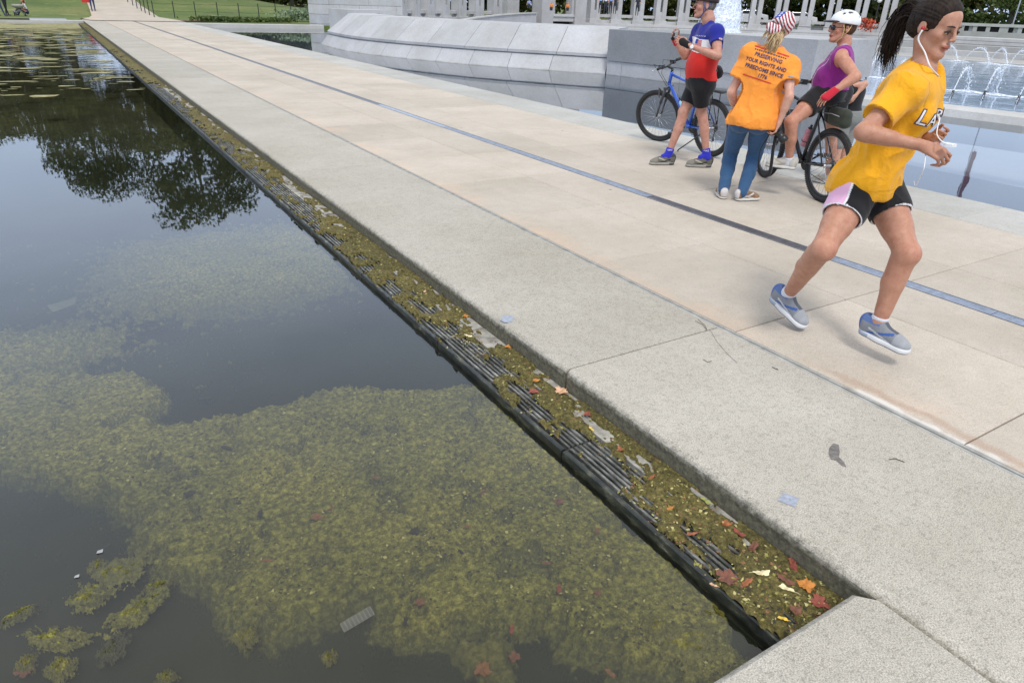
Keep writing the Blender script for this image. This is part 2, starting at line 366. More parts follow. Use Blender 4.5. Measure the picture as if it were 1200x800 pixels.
def gridmesh(xs, ys, zf, mask):
    X, Y = np.meshgrid(xs, ys, indexing='ij'); Z = zf(X, Y); K = mask(X, Y); ny = len(ys)
    q = K[:-1, :-1] & K[1:, :-1] & K[1:, 1:] & K[:-1, 1:]; I, J = np.nonzero(q)
    F = np.stack([I*ny+J, (I+1)*ny+J, (I+1)*ny+J+1, I*ny+J+1], 1)
    V = np.stack([X.ravel(), Y.ravel(), Z.ravel()], 1); used = np.unique(F); mp_ = np.zeros(len(V), int); mp_[used] = np.arange(len(used))
    return V[used], mp_[F]
# ================================================================== SETTING
KX0, KX1 = 1.82, 2.88          # kerb edge over the gutter, inner joint of the kerb
EDGE_R, BX = 7.50, 6.62        # right rim of the walk, joint where the grey coping starts
Y0, YEND, CH = .75, 51.5, 1.256
WZ, LZ, RZ = -.16, -.28, -1.35 # levels: left pool, lower channel, fountain basin
CB, RB = (50.35, 35.5), 34.5   # centre and radius of the colonnade
# ground: the lawn as one terrain sheet with the pools and the sunken plaza cut out
def sheet(name, xs, ys, zf, keep, mat, kind='structure'):
    V, F = gridmesh(np.array(xs, float), np.array(ys, float), zf, keep); o = np_mesh(name, V, F, mat); return tag(o, kind=kind)
def lawn_z(X, Y):
    d = np.hypot(X-CB[0], Y-CB[1]); z = -.03+0*X
    return z+.5*np.clip((d-38)/60, 0, 1)*np.clip((Y-58)/12, 0, 1)+.052*np.clip(Y-61, 0, 60)*np.clip((30-X)/14, 0, 1)+.004*np.clip(Y-121, 0, 300)
xs = np.unique(np.concatenate([np.arange(-600, -60, 60), np.arange(-60, 140, 2.5), np.arange(140, 1200, 60), [1.5, 17.0]]))
ys = np.unique(np.concatenate([np.arange(-300, -20, 40), np.arange(-20, 100, 2.5), np.arange(100, 1500, 60), [53.3]]))
def keep(X, Y):
    d = np.hypot(X-CB[0], Y-CB[1])
    return ~((Y < 52.9) & (Y > -3.) & (X < 84.) | (d < 35.8) & (X > 15))
sheet('lawn', xs, ys, lawn_z, keep, M['grass'])
b = MB(); b.box(-1200, -600, -3.2, 2400, 3000, -3.0); tag(b.build('ground', M['soil']), kind='structure')
# pools
def plane(name, pts, z, mat, kind='structure'):
    b = MB(); b.add([(x, y, z) for x, y in pts], [tuple(range(len(pts)))]); return tag(b.build(name, mat), kind=kind)
plane('pool_bottom', [(-200, -1), (1.6, -1), (1.6, YEND+.4), (-200, YEND+.4)], -.62, M['silt'])
plane('pool_water', [(-200, .6), (1.5, .6), (1.5, YEND+.2), (-200, YEND+.2)], WZ, M['pool_water'])
b = MB(); b.box(-200, YEND+.1, -.6, KX0-.02, YEND+1.6, 0.0); tag(b.build('far_pool_kerb', M['coping']), kind='structure')
b = MB(); b.box(-200, YEND+1.6, -.3, 1.0, YEND+4.3, -.004); tag(b.build('grey_path', M['shore_path']), kind='structure')
b = MB(); b.box(-200, YEND+4.29, -.3, 17.2, YEND+6, -.06); b.box(1.0, YEND+.6, -.3, 17.2, YEND+4.28, -.06); tag(b.build('verge', M['grass']), kind='structure')
cap = thing('drain_cover_slab', 'dark flat stone slab lying on the far pool kerb at the left', 'slab', (-2.6, YEND+.6, 0))
b = MB(); b.slab(-8.5, YEND+.15, -.9, YEND+.8, .002, .09); b.build('slab_block', M['algae_deep'], cap)
# near coping (bottom right of the picture)
near = struct('near_coping')
for i, (x0, x1) in enumerate([(-.42, KX0-.006), (-3.4, -.43), (-6.4, -3.41)]):
    b = MB(); y1 = Y0; c = .03
    # corner chamfer where it meets the kerb
    P = [(x0, -2.), (x1, -2.), (x1, y1-.05), (x1-.045, y1), (x0, y1)]
    n = len(P); ins = [(x0+.004, -1.99), (x1-.012, -1.99), (x1-.012, y1-.062), (x1-.055, y1-.018), (x0+.004, y1-.018)]
    b.add([(p[0], p[1], -.6) for p in P]+[(p[0], p[1], -.016) for p in P]+[(p[0], p[1], 0) for p in ins],
          [(k, (k+1) % n, n+(k+1) % n, n+k) for k in range(n)]+[(n+k, n+(k+1) % n, 2*n+(k+1) % n, 2*n+k) for k in range(n)]+[tuple(2*n+k for k in range(n))])
    b.build('coping_block', M['kerb'], near)
# walk: kerb blocks, sealant line, paving slabs, coping blocks
walk = struct('walkway')
b = MB(); b.box(1.84, -3, -.7, EDGE_R-.03, YEND+9, -.03); b.build('bedding', M['mortar'], walk)
kerb = struct('kerb')
ks = [-7.32, -2.48, 2.36]+[2.36+4.84*i for i in range(1, 11)]+[YEND+3]
r_ = .028
prof = [(KX0+.012, -.62), (KX0+.004, -.06), (KX0+.001, -r_-.012)]+[(KX0+r_*1.5*(1-math.cos(a)), -r_*(1-math.sin(a))) for a in (.3, .7, 1.1, PI/2)]+[(KX1-.006, 0), (KX1, -.006), (KX1, -.2)]
for i in range(len(ks)-1):
    y0, y1 = ks[i]+.004, ks[i+1]-.004; b = MB(); n = len(prof); e = .006
    L_ = [(y0, 1), (y0+e, 0)]; ny = max(2, int((y1-y0)/.12)) if y0 < 8 else 2
    st = [y0+e+(y1-y0-2*e)*k/ny for k in range(ny+1)]
    rows = [(y0, e)]+[(y, 0) for y in st]+[(y1, e)]; vs = []
    for yy, ins in rows:
        for k, (x, z) in enumerate(prof):
            w_ = (fbm(np.float32(yy*5), np.float32(k*.7), 0)-.5)*.012 if 0 < k < 7 else 0
            vs.append((x+float(w_)+(ins if k < 7 else 0), yy, z-(ins*.8 if z > -.05 else 0)))
    R = len(rows); fs = [(r*n+k, (r+1)*n+k, (r+1)*n+k+1, r*n+k+1) for r in range(R-1) for k in range(n-1)]
    fs += [tuple(range(n)), tuple((R-1)*n+k for k in range(n))[::-1]]
    b.add(vs, [f[::-1] for f in fs]); o = b.build('kerb_block', M['kerb'], kerb)
for i, (x0, x1, z) in enumerate([(KX1+.004, KX1+.026, -.006), (KX1+.032, KX1+.046, -.003)]):
    b = MB(); b.slab(x0, -3, x1, YEND+3, -.1, z, .003); b.build('sealant_strip', M['sealant'], walk)
slabs = {}
cols = [(KX1+.052, 3.94), (3.946, 4.522), (4.648, 5.21), (5.216, BX-.004)]
rows_y = [1.02+CH*i for i in range(-3, 46)]
for ci, (x0, x1) in enumerate(cols):
    b = MB(); b.slab(0, 0, x1-x0, CH-.007, -.08, 0, .005); me = None
    for y in rows_y:
        if me is None:
            o = b.build('paving_slab', M['paving'], walk); me = o.data
        else: o = link('paving_slab', me, walk)
        o.location = (x0, y, rng.uniform(-.0012, .0008)-(.0 if ci else .0))
b = MB(); b.slab(0, 0, EDGE_R-BX, 2.506, -.5, 0, .008); o = b.build('coping_block', M['coping'], walk); me = o.data; o.location = (BX, -2.0, .002)
for i in range(1, 22):
    o = link('coping_block', me, walk); o.location = (BX, .51+2.512*(i-1), .002)
# slot drain along the walk
dr = struct('slot_drain')
b = MB()
for x in (4.526, 4.634): b.box(x, -3, -.06, x+.010, YEND+2, .0015)
b.build('drain_frame', M['frame_metal'], dr)
dark_rng = [(-9, -2.), (2.95, 4.75), (11.5, 60)]  # stretches along the drain painted without the sky reflection
k = 0; y = -2.7
while y < YEND+1.5:
    b = MB(); ln = CH*.5 if y < 9 else CH*2
    dk = any(a < y+ln*.5 < c for a, c in dark_rng)
    if y < 9:
        for j in range(5): b.box(4.5385+j*.0192, y, -.03, 4.5385+j*.0192+.0125, y+ln-.004, 0)
        for j in range(int(ln/.05)): b.box(4.539, y+.01+j*.05, -.03, 4.631, y+.018+j*.05, -.0015)
    else: b.box(4.5385, y, -.03, 4.6315, y+ln-.004, -.002)
    b.build('drain_grate', M['drain_dark'] if dk else M['drain_light'], dr); y += ln
b = MB(); b.box(4.53, -3, -.08, 4.64, YEND+2, -.05); b.build('drain_channel', M['hole'], dr)
# ---- gutter between the kerb and the pool
gut = struct('gutter'); GX0 = 1.515
b = MB(); b.box(GX0, Y0-.02, -.6, KX0+.02, YEND+.1, -.150); b.build('gutter_floor', M['hole'], gut)  # floor painted black as the shade between the bars
b = MB(); b.box(1.715, Y0-.02, -.15, KX0+.02, YEND+.1, -.118); b.build('gutter_ledge', M['gutter_ledge'], gut)
y = Y0-.02; i = 0
while y < YEND:
    ln = 1.22; b = MB(); y1 = min(y+ln-.012, YEND); a = rng.uniform(-.002, .002)
    b.slab(GX0-.004, y, GX0+.020, y1, -.2, -.120+a, .005); b.build('gutter_edge', M['wet_black'], gut); b = MB()
    for j in range(7):
        x = GX0+.034+j*.0236; b.slab(x, y, x+.0125, y1, -.147, -.120+a+rng.uniform(-.002, .002), .002)
    for j in range(5): b.box(GX0+.03, y+.1+j*.25, -.148, 1.715, y+.112+j*.25, -.134)
    b.build('gutter_grating', M['bar'], gut); y += ln; i += 1
# broken pale slabs lying at the kerb foot
for (yy, ln, x0) in [(5.9, .75, 1.735), (7.1, .4, 1.75), (4.52, .42, 1.745), (3.18, .16, 1.74), (10.5, 1.6, 1.74), (13, 1.8, 1.73), (1.35, .3, 1.792), (.95, .35, 1.795), (8.6, .5, 1.74)]:
    b = MB(); b.slab(x0, yy, 1.812, yy+ln, -.118, -.104, .004); b.build('ledge_tile', M['gutter_ledge'], gut)
# moss in the gutter
def moss_h(X, Y):
    a = fbm(X*16, Y*7, 0, 4, .6); e = np.clip((X-1.60)/.2, 0, 1)
    lo = fbm(X*3+9, Y*1.3, 3, 3)
    cov = a*1.15+lo*.55-.90+.24*e+.20*(Y > 17)
    return cov
def moss_z(X, Y): return -.128+np.clip(moss_h(X, Y), 0, .14)*.17+.006*fbm(X*90, Y*90, 1, 2)
V, F = gridmesh(np.arange(GX0-.006, KX0+.004, .0065), np.arange(Y0, 9, .0075), moss_z, lambda X, Y: moss_h(X, Y) > -.005)
tag(np_mesh('gutter_moss', V, F, M['moss']), kind='stuff')
V, F = gridmesh(np.arange(GX0-.01, KX0+.004, .016), np.arange(9, YEND, .04), moss_z, lambda X, Y: moss_h(X, Y) > -.02)
tag(np_mesh('gutter_moss_far', V, F, M['moss']), kind='stuff')
# ---- algae mats under the pool surface: outlines on the water plane
def PG(pts, z=-.19): return [tuple(G(x, y, z)[:2]) for x, y in pts]
matA = PG([(-400, 455), (-60, 425), (60, 440), (150, 440), (200, 460), (172, 478), (185, 500), (260, 482), (330, 470), (400, 452), (470, 452), (520, 448), (560, 452), (606, 478), (732, 598), (806, 664), (872, 738), (915, 775), (900, 830), (815, 815), (770, 775), (690, 755), (640, 742), (610, 748), (540, 730), (490, 742), (440, 735), (415, 702), (380, 690), (345, 705), (320, 725), (268, 728), (222, 690), (178, 668), (165, 640), (170, 612), (120, 600), (55, 575), (-60, 550), (-400, 540)])
matB = PG([(80, 345), (150, 330), (120, 300), (200, 270), (300, 262), (400, 300), (440, 320), (380, 335), (300, 345), (240, 350), (170, 352), (110, 350)])
matC = PG([(-500, 430), (-100, 405), (90, 385), (160, 378), (180, 400), (110, 420), (60, 440), (-60, 470), (-400, 480)])
matD = PG([(490, 735), (560, 740), (610, 750), (590, 780), (560, 820), (535, 800), (525, 765)])
def mat_mask(poly, thr=0., sc=3.0, wob=.12):
    def f(X, Y):
        dx = (fbm(X*sc, Y*sc, 1, 4, .6)-.5)*wob*2.6; dy = (fbm(X*sc, Y*sc, 5, 4, .6)-.5)*wob*2.6
        return inpoly(X+dx, Y+dy, poly) & (fbm(X*11, Y*11, 2, 3, .6) > thr)
    return f
def mat_z(base, amp, sc=14):
    def f(X, Y):
        a = fbm(X*sc, Y*sc, 0, 5, .62); c = np.abs(fbm(X*sc*.45, Y*sc*.45, 8, 3)-.5)
        f_ = 1-np.abs(2*fbm(X*sc*2.2, Y*sc*2.2, 5, 3, .65)-1)
        return base+amp*(a-.45)*2.2+amp*c*1.2+amp*(f_**2-.5)*.9
    return f
def bounds(p, pad=.3):
    xs = [q[0] for q in p]; ys = [q[1] for q in p]; return min(xs)-pad, max(xs)+pad, min(ys)-pad, max(ys)+pad
def blur(A, k):
    A = A.astype(np.float32)
    for ax in (0, 1):
        for _ in range(2):
            P = np.cumsum(np.pad(A, [(k+1, k) if i == ax else (0, 0) for i in (0, 1)], mode='edge'), axis=ax); n = A.shape[ax]; sl = lambda o: tuple(slice(o, o+n) if i == ax else slice(None) for i in (0, 1))
            A = (P[sl(2*k+1)]-P[sl(0)])/(2*k+1)
    return A
def algae(name, poly, step, base, amp, thr, mat, xmin=-6, sc=3, wob=.12, edge=.085, drop=.15, cut=.16):
    x0, x1, y0, y1 = bounds(poly, .45); x0 = max(x0, xmin); x1 = min(x1, GX0-.012); y0 = max(y0, .5)
    xs_, ys_ = np.arange(x0, x1, step), np.arange(y0, y1, step); X, Y = np.meshgrid(xs_, ys_, indexing='ij')
    K = mat_mask(poly, thr, sc, wob)(X, Y); S = blur(K, max(1, int(edge/step/2))); fine = fbm(X*26, Y*26, 3, 4, .65); holes = np.clip((fbm(X*9, Y*9, 21, 4, .7)-.305)/.06, 0, 1)
    S2 = np.clip(S+((fine-.5)*.8+(fbm(X*60, Y*60, 6, 2)-.5)*.5)*(S < .98), 0, 1); Z = mat_z(base, amp)(X, Y)-drop*(1-S2)**1.5-.04*(1-holes)
    V, F = gridmesh(xs_, ys_, lambda a, b: Z, lambda a, b: S2 > cut)
    return tag(np_mesh(name, V, F, mat), kind='stuff')
algae('algae_mat', matA, .0078, -.184, .012, .16, M['algae'])
algae('algae_mat_far', matB, .014, -.196, .010, .2, M['algae'], sc=2, wob=.35, edge=.6, drop=.10, cut=.1)
algae('algae_mat_side', matC, .012, -.194, .012, .2, M['algae'], sc=2, wob=.35, edge=.45, drop=.10, cut=.1)
algae('algae_mat_end', matD, .008, -.19, .014, .2, M['algae_clump'])
# flecks of weed, bark and leaf crumbs lying on the mats and the moss
def flecks(name, n, xr, yr, zf, ok, size, mats, seed, tilt=.5, lim=None):
    r = np.random.RandomState(seed); X = xr[0]+(xr[1]-xr[0])*r.rand(n); Y = yr[0]+(yr[1]-yr[0])*r.rand(n)**1.25; k = ok(X, Y); X, Y = X[k], Y[k]; n = len(X); Z = zf(X, Y)
    a = r.rand(n)*6.28; s = size*(.35+1.3*r.rand(n)**2); q = .25+.6*r.rand(n); C = np.stack([X, Y, Z], 1); u = np.stack([np.cos(a), np.sin(a), tilt*(r.rand(n)-.5)], 1)*s[:, None]; v = np.stack([-np.sin(a), np.cos(a), tilt*(r.rand(n)-.5)], 1)*(s*q)[:, None]
    V = np.stack([C-u, C-v*.9, C+u*.9, C+v], 1).reshape(-1, 3); o = np_mesh(name, V, np.arange(4*n).reshape(-1, 4), mats[0], smooth=False)
    for m_ in mats[1:]: o.data.materials.append(m_)
    o.data.polygons.foreach_set('material_index', r.randint(0, len(mats), n).astype(np.int32)); o.data.update(); return tag(o, kind='stuff')
M['crumb_dark'] = basic('rotten_crumbs', (.03, .024, .016), .8, bs=0); M['crumb_light'] = basic('pale_weed_tips', (.44, .40, .17), .8, bs=0); M['crumb_olive'] = basic('weed_tips', (.24, .22, .06), .8, bs=0); M['crumb_brown'] = basic('leaf_crumbs', (.22, .10, .05), .8, bs=0)
mzA = mat_z(-.184, .012)
flecks('weed_flecks', 60000, (-5, GX0-.03), (.75, 5.2), lambda X, Y: mzA(X, Y)+.002, lambda X, Y: mat_mask(matA, .2)(X-.09, Y) & mat_mask(matA, .2)(X+.09, Y) & mat_mask(matA, .2)(X, Y-.09) & mat_mask(matA, .2)(X, Y+.09) & (fbm(X*4, Y*4, 9, 3) > .36), .0062, [M['crumb_dark'], M['crumb_light'], M['crumb_olive'], M['crumb_dark'], M['crumb_olive']], 3)
flecks('leaf_crumbs', 9000, (GX0, KX0), (.78, 14), lambda X, Y: np.maximum(moss_z(X, Y), -.119)+.002, lambda X, Y: (moss_h(X, Y) > -.03) | (fbm(X*8, Y*3, 2, 3) > .52), .0065, [M['crumb_dark'], M['crumb_brown'], M['crumb_olive'], M['crumb_light'], M['crumb_olive']], 4, .9)
# fine silt held in the water: thin clouded layers that swallow what lies deeper
m, t, bb = node_mat('suspended_silt'); t.nodes.remove(bb); o_ = t.nodes['Material Output']; df = N(t, 'ShaderNodeBsdfDiffuse', {'Color': (.078, .094, .070, 1)}); tr = N(t, 'ShaderNodeBsdfTransparent'); mm = N(t, 'ShaderNodeMixShader', {1: tr.outputs[0], 2: df.outputs[0]})
t.links.new(ramp(t, noise(t, 1.3, 4, .6, position(t)), [(.35, (.09,)*3), (.65, (.20,)*3)]), mm.inputs[0]); t.links.new(mm.outputs[0], o_.inputs[0]); M['murk'] = m
for zz in (-.186, -.205, -.228, -.256, -.30, -.36): plane('suspended_silt', [(-9, .6), (GX0-.002, .6), (GX0-.002, 12), (-9, 12)], zz, M['murk'], 'stuff')
# deeper, fainter drifts
def deep_mask(X, Y): return fbm(X*.9, Y*1.3, 11, 5, .6)+.25*fbm(X*9, Y*9, 4, 3) > .64
V, F = gridmesh(np.arange(-6, 1.42, .016), np.arange(.7, 7.5, .016), mat_z(-.33, .03, 9), deep_mask)
tag(np_mesh('sunken_algae', V, F, M['algae_deep']), kind='stuff')
# loose clumps floating at the surface (each its own thing)
def clump(px, py, rx, ry, rot, mat, label, z=-.175, name='algae_clump', cat='algae clump'):
    c = G(px, py, z); sc = (c-Vector((0, 0, CAM_H))).length
    k = sc/800/.93
    rx *= k; ry *= k*1.35; n = 64; V = []; F = []
    g = np.linspace(-1.25, 1.25, n); X, Y = np.meshgrid(g, g, indexing='ij')
    rr = np.hypot(X, Y)+ (fbm(X*3.1+px, Y*3.1+py, 0, 5, .75)-.5)*1.9
    h = np.clip(1-rr, 0, 1)**.6*.026+.030*fbm(X*9+px, Y*9, 2, 4, .7)-.012
    K = rr < 1; cr, sr = math.cos(rot), math.sin(rot)
    WX = c.x+X*rx*cr-Y*ry*sr; WY = c.y+X*rx*sr+Y*ry*cr
    q = K[:-1, :-1] & K[1:, :-1] & K[1:, 1:] & K[:-1, 1:]; I, J = np.nonzero(q)
    F = np.stack([I*n+J, (I+1)*n+J, (I+1)*n+J+1, I*n+J+1], 1)
    V = np.stack([WX.ravel(), WY.ravel(), (z+h-.012).ravel()], 1); u = np.unique(F); mp_ = np.zeros(len(V), int); mp_[u] = range(len(u))
    V = V[u]-np.array(c[:], float); o = np_mesh(name, V, mp_[F], mat); o.location = c
    return tag(o, label, cat, 'loose algae clumps in the pool')
for a in [(139, 672, 26, 17, .5, 'algae_clump', 'pale yellow-green algae clump, largest of those floating left of the mat'),
          (114, 663, 8, 7, 0, 'algae_clump', 'small round algae tuft just left of the pale yellow-green clump'),
          (104, 700, 18, 13, .7, 'algae', 'olive algae clump trailing below the pale yellow-green clump'),
          (160, 715, 30, 12, .4, 'algae', 'olive algae raft beneath the lower left corner of the big mat'),
          (185, 688, 14, 9, .2, 'algae', 'small algae lobe hanging off the left edge of the big mat'),
          (68, 748, 12, 22, .9, 'algae', 'long dark algae tuft standing left of the brown sunken leaf pile'),
          (72, 783, 12, 12, .3, 'algae_clump', 'light algae tuft under the long dark tuft near the lower left corner'),
          (133, 760, 17, 9, 1.0, 'algae_deep', 'dark brownish algae tuft alone in open water at the lower left'),
          (31, 777, 9, 8, 0, 'algae_clump', 'small algae tuft right above the dark red leaf in the lower left corner'),
          (289, 746, 13, 10, -.3, 'algae_clump', 'yellowish algae tuft in open water below the mat tip'),
          (386, 771, 8, 7, .2, 'algae_clump', 'tiny yellow-green tuft in the dark water left of the mesh scrap'),
          (195, 795, 10, 7, .2, 'algae_clump', 'pale tuft cut by the bottom edge of the picture'),
          (808, 755, 34, 20, -.2, 'algae_clump', 'bright algae hump near the corner of the stone coping'),
          (768, 735, 16, 12, .4, 'algae_clump', 'bright algae hump left of the one by the stone corner'),
          (22, 722, 16, 5, .3, 'algae', 'thin dark algae shred at the left edge of the picture')]:
    clump(a[0], a[1], a[2], a[3], a[4], M[a[5]], a[6])
# floating scum streaks on the far half of the pool, merging into a film at the far end
V = []; F = []; r2 = np.random.RandomState(11)
for i in range(4200):
    y = 15.5+34*r2.rand()**.85; f = (y-15)/36; x = 1.40-r2.rand()**1.05*(7+y*.55)
    a = (.05+.26*r2.rand()**2)*(1+f*1.5); bb = a*(.16+.3*r2.rand()); n = 9; o = len(V)
    if x+a > 1.45: x = 1.45-a
    if r2.rand() > .35+f*1.0: continue
    for k in range(n):
        t_ = 2*PI*k/n; q = .6+.55*r2.rand(); V.append((min(x+a*q*math.cos(t_), 1.49), y+bb*q*math.sin(t_)*1.5, WZ+.003+.001*(i % 5)))
    F.append(tuple(range(o, o+n)))
b = MB(); b.v = V; b.f = F; b.mi = [0]*len(F); tag(b.build('floating_scum', M['scum']), kind='stuff')
V, F = gridmesh(np.arange(-45, 1.47, .22), np.arange(38, YEND+.09, .12), lambda X, Y: X*0+WZ+.009,
                lambda X, Y: fbm(X*.55, Y*2.2, 3, 4, .6)+.42*np.clip((Y-38)/12, 0, 1)-.1*(X < -12) > .68)
tag(np_mesh('scum_film', V, F, M['scum'], smooth=False), kind='stuff')
# ---- the lower channel right of the walk
plane('channel_bed', [(EDGE_R-.05, -12), (60, -12), (60, 56), (EDGE_R-.05, 56)], -2.6, M['bed'])
# weir wall: two battered tiers swept along a curve
wl = [(11.9, 36.8), (10.75, 34.6), (10.38, 32.2), (10.25, 29.6), (10.69, 26.65), (12.03, 22.89), (13.41, 20.61), (14.94, 18.47)]
def crs(P, n):
    P = [np.array(p, float) for p in P]; P = [2*P[0]-P[1]]+P+[2*P[-1]-P[-2]]; out = []
    for i in range(1, len(P)-2):
        for k in range(n):
            t = k/n; a, b_, c, d = P[i-1:i+3]
            out.append(.5*((2*b_)+(-a+c)*t+(2*a-5*b_+4*c-d)*t*t+(-a+3*b_-3*c+d)*t**3))
    out.append(P[-2]); return out
cur = crs(wl, 10); arc = [0]
for i in range(1, len(cur)): arc.append(arc[-1]+float(np.linalg.norm(cur[i]-cur[i-1])))
def at_arc(s):
    s = max(0, min(arc[-1]-1e-6, s)); i = max(0, min(len(arc)-2, int(np.searchsorted(arc, s))-1)); t = (s-arc[i])/(arc[i+1]-arc[i])
    p = cur[i]*(1-t)+cur[i+1]*t; j0 = max(0, i-2); j1 = min(len(cur)-1, i+3); d = cur[j1]-cur[j0]; d = d/np.linalg.norm(d)
    return p, np.array([-d[1], d[0]])          # outward to the inland side
p0, n0 = at_arc(5.0)
SGN = 1 if n0[0] > 0 else -1
weir = thing('weir_wall', 'long pale curved two-tier sloping granite wall rising out of the channel', 'wall', (12.5, 25, LZ))
tiers = {'lower_slope_block': [(-.02, -2.4), (0, LZ), (.42, .215), (.42, .05)][0:3]+[(.9, .215), (.9, -1)],
         'upper_slope_block': [(.34, .20), (.34, .29), (.36, .30), (1.35, 1.04), (2.6, 1.07), (2.6, -1)]}
for nm, pr in tiers.items():
    nb = 13 if nm[0] == 'l' else 11; tot = arc[-1]; off = .4 if nm[0] == 'l' else 0
    es = [tot*i/nb for i in range(nb+1)]
    if off: es = [0]+[e-off for e in es[1:-1]]+[tot]
    for i in range(nb):
        b = MB(); s0, s1 = es[i]+.008, es[i+1]-.008; m_ = 7; vs = []
        for k in range(m_):
            s = s0+(s1-s0)*k/(m_-1); p, nn = at_arc(s); nn = nn*SGN
            for (d, z) in pr: vs.append((p[0]+nn[0]*d, p[1]+nn[1]*d, z))
        n = len(pr); fs = [(k*n+j, k*n+j+1, (k+1)*n+j+1, (k+1)*n+j) for k in range(m_-1) for j in range(n-1)]
        fs += [tuple(range(n)), tuple((m_-1)*n+j for j in range(n))[::-1]]
        b.add(vs, fs); b.build(nm, M['slope'], weir)
# flat block wall closing the weir to the right
pe, ne = at_arc(arc[-1]); A = np.array([14.90, 18.36]); B = np.array([15.92, 11.55])
dB = (B-A)/np.linalg.norm(B-A); nB = np.array([-dB[1], dB[0]]); nB = nB if nB[0] > 0 else -nB
def wallbox(b, A, B, d0, d1, z0, z1, nB, c=0.0):
    q = [A+nB*d0, B+nB*d0, B+nB*d1, A+nB*d1]
    b.add([(p[0], p[1], z) for z in (z0, z1) for p in q], [(0, 3, 2, 1), (4, 5, 6, 7), (0, 1, 5, 4), (1, 2, 6, 5), (2, 3, 7, 6), (3, 0, 4, 7)])
blk = thing('block_wall', 'straight grey granite block wall at the right end of the sloping wall, behind the cyclists', 'wall', (15.4, 15, LZ))
Lw = float(np.linalg.norm(B-A)); cuts_lo = [0, .62, 2.9, 5.1, Lw]; cuts_up = [0, Lw*.52, Lw]
for i in range(4):
    b = MB(); wallbox(b, A+dB*(cuts_lo[i]+.006), A+dB*(cuts_lo[i+1]-.006), 0, 1.0, -2.4, .125, nB); b.build('base_block', M['slope'], blk)
for i in range(2):
    b = MB(); wallbox(b, A+dB*(cuts_up[i]+.003), A+dB*(cuts_up[i+1]-.003), -.035, 3.2, .137, 1.04+.05*i, nB); b.build('wall_block', M['block_grey'] if i == 0 else M['slope'], blk)
# rim that holds the channel back, ending in a pointed stone
rim = thing('channel_rim', 'low horizontal stone beam edging the channel water, with a pointed end at the right', 'stone rim', (16.8, 9, LZ))
R0 = np.array([15.9, 12.6]); R1 = np.array([16.50, 6.80]); dr_ = (R1-R0)/np.linalg.norm(R1-R0); nr = np.array([-dr_[1], dr_[0]]); nr = nr if nr[0] > 0 else -nr
for i in range(3):
    a_, c_ = R0+dr_*(i*1.95+.006), R0+dr_*((i+1)*1.95-.006 if i < 2 else 5.83); b = MB()
    pr = [(-.02, -.6), (0, LZ), (.05, -.13), (.62, -.10), (.66, -.6)]; vs = [(q[0]+nr[0]*d, q[1]+nr[1]*d, z) for q in (a_, c_) for d, z in pr]; n = 5
    fs = [(j, j+1, n+j+1, n+j) for j in range(n-1)]+[(0, 1, 2, 3, 4), (9, 8, 7, 6, 5)]; b.add(vs, fs)
    if i == 2:
        q = c_; t0 = [(q[0]+nr[0]*d, q[1]+nr[1]*d, z) for d, z in pr]; tip = (q[0]+dr_[0]*.32+nr[0]*.34, q[1]+dr_[1]*.32+nr[1]*.34, -.14)
        b.add(t0+[tip], [(0, 1, 5), (1, 2, 5), (2, 3, 5), (3, 4, 5)])
    b.build('rim_block', M['white_stone'], rim)
b = MB(); wallbox(b, R0+nr*0, R0+dr_*16, .80, 1.15, -.9, -.135, nr); b.build('rim_lip', M['white_stone'], rim)
# channel water: in front of the weir, bounded by walk, weir and rim
cw = [(EDGE_R, -9), (18.0, -9), (17.15, 0), (16.9, 4), (16.9, 12.2), (17., 18), (17, 56), (EDGE_R, 56)]
plane('channel_water', cw, LZ, M['channel_water'])
# far end of the channel: pale kerb, planted bank and stone wall
b = MB(); b.slab(EDGE_R, 51.8, 16.4, 52.4, -2, -.02, .03); tag(b.build('channel_end_kerb', M['coping']), kind='structure')
wallA = thing('ashlar_wall', 'pale ashlar wall of large coursed blocks at the far end of the channel', 'wall', (18, 53, LZ))
wa0 = np.array([16.2, 52.0]); wa1 = np.array([23.6, 54.6]); dw = (wa1-wa0)/np.linalg.norm(wa1-wa0); nw = np.array([-dw[1], dw[0]]); Lw = float(np.linalg.norm(wa1-wa0))
zc = LZ-.3; ci = 0
while zc < 4.2:
    h = .62; s = -(.9 if ci % 2 else 0)
    while s < Lw:
        e = min(s+1.8, Lw); s0 = max(s, 0)
        if e-s0 > .1:
            b = MB(); j = rng.uniform(-.008, .008); wallbox(b, wa0+dw*(s0+.01), wa0+dw*(e-.01), j, 1.2, zc+.01, zc+h-.01, nw); b.build('ashlar_block', M['white_stone'] if ci > 1 else M['slope'], wallA)
        s += 1.8
    zc += h; ci += 1
b = MB(); wallbox(b, wa0+dw*.1, wa1-dw*.1, .04, 1.15, -2, 4.0, nw); b.build('wall_core', M['mortar'], wallA)
pier = thing('corner_pier', 'plain square stone pier in front of the ashlar wall, left of the sloping wall', 'pier', (16.5, 44, LZ))
b = MB(); pc = np.array([15.3, 43.6]); wallbox(b, pc, pc+np.array([3.4, 1.4]), 0, 2.2, -2, 1.10, np.array([-.2, .98])); b.build('pier_block', M['white_stone'], pier)
# ------------------------------------------------------------------ sunken plaza and fountain basin
def disc(name, c, rx, ry, z, mat, n=96, kind='structure', a0=0, a1=2*PI):
    b = MB(); b.add([(c[0]+rx*math.cos(a0+(a1-a0)*i/n), c[1]+ry*math.sin(a0+(a1-a0)*i/n), z) for i in range(n)], [tuple(range(n))]); return tag(b.build(name, mat), kind=kind)
BC = (41.5, 30.0); BA, BBx = 22.0, 26.0
b = MB(); b.box(17.4, -4, -2.4, 110, 62, -1.62); tag(b.build('plaza', M['plaza']), kind='structure')
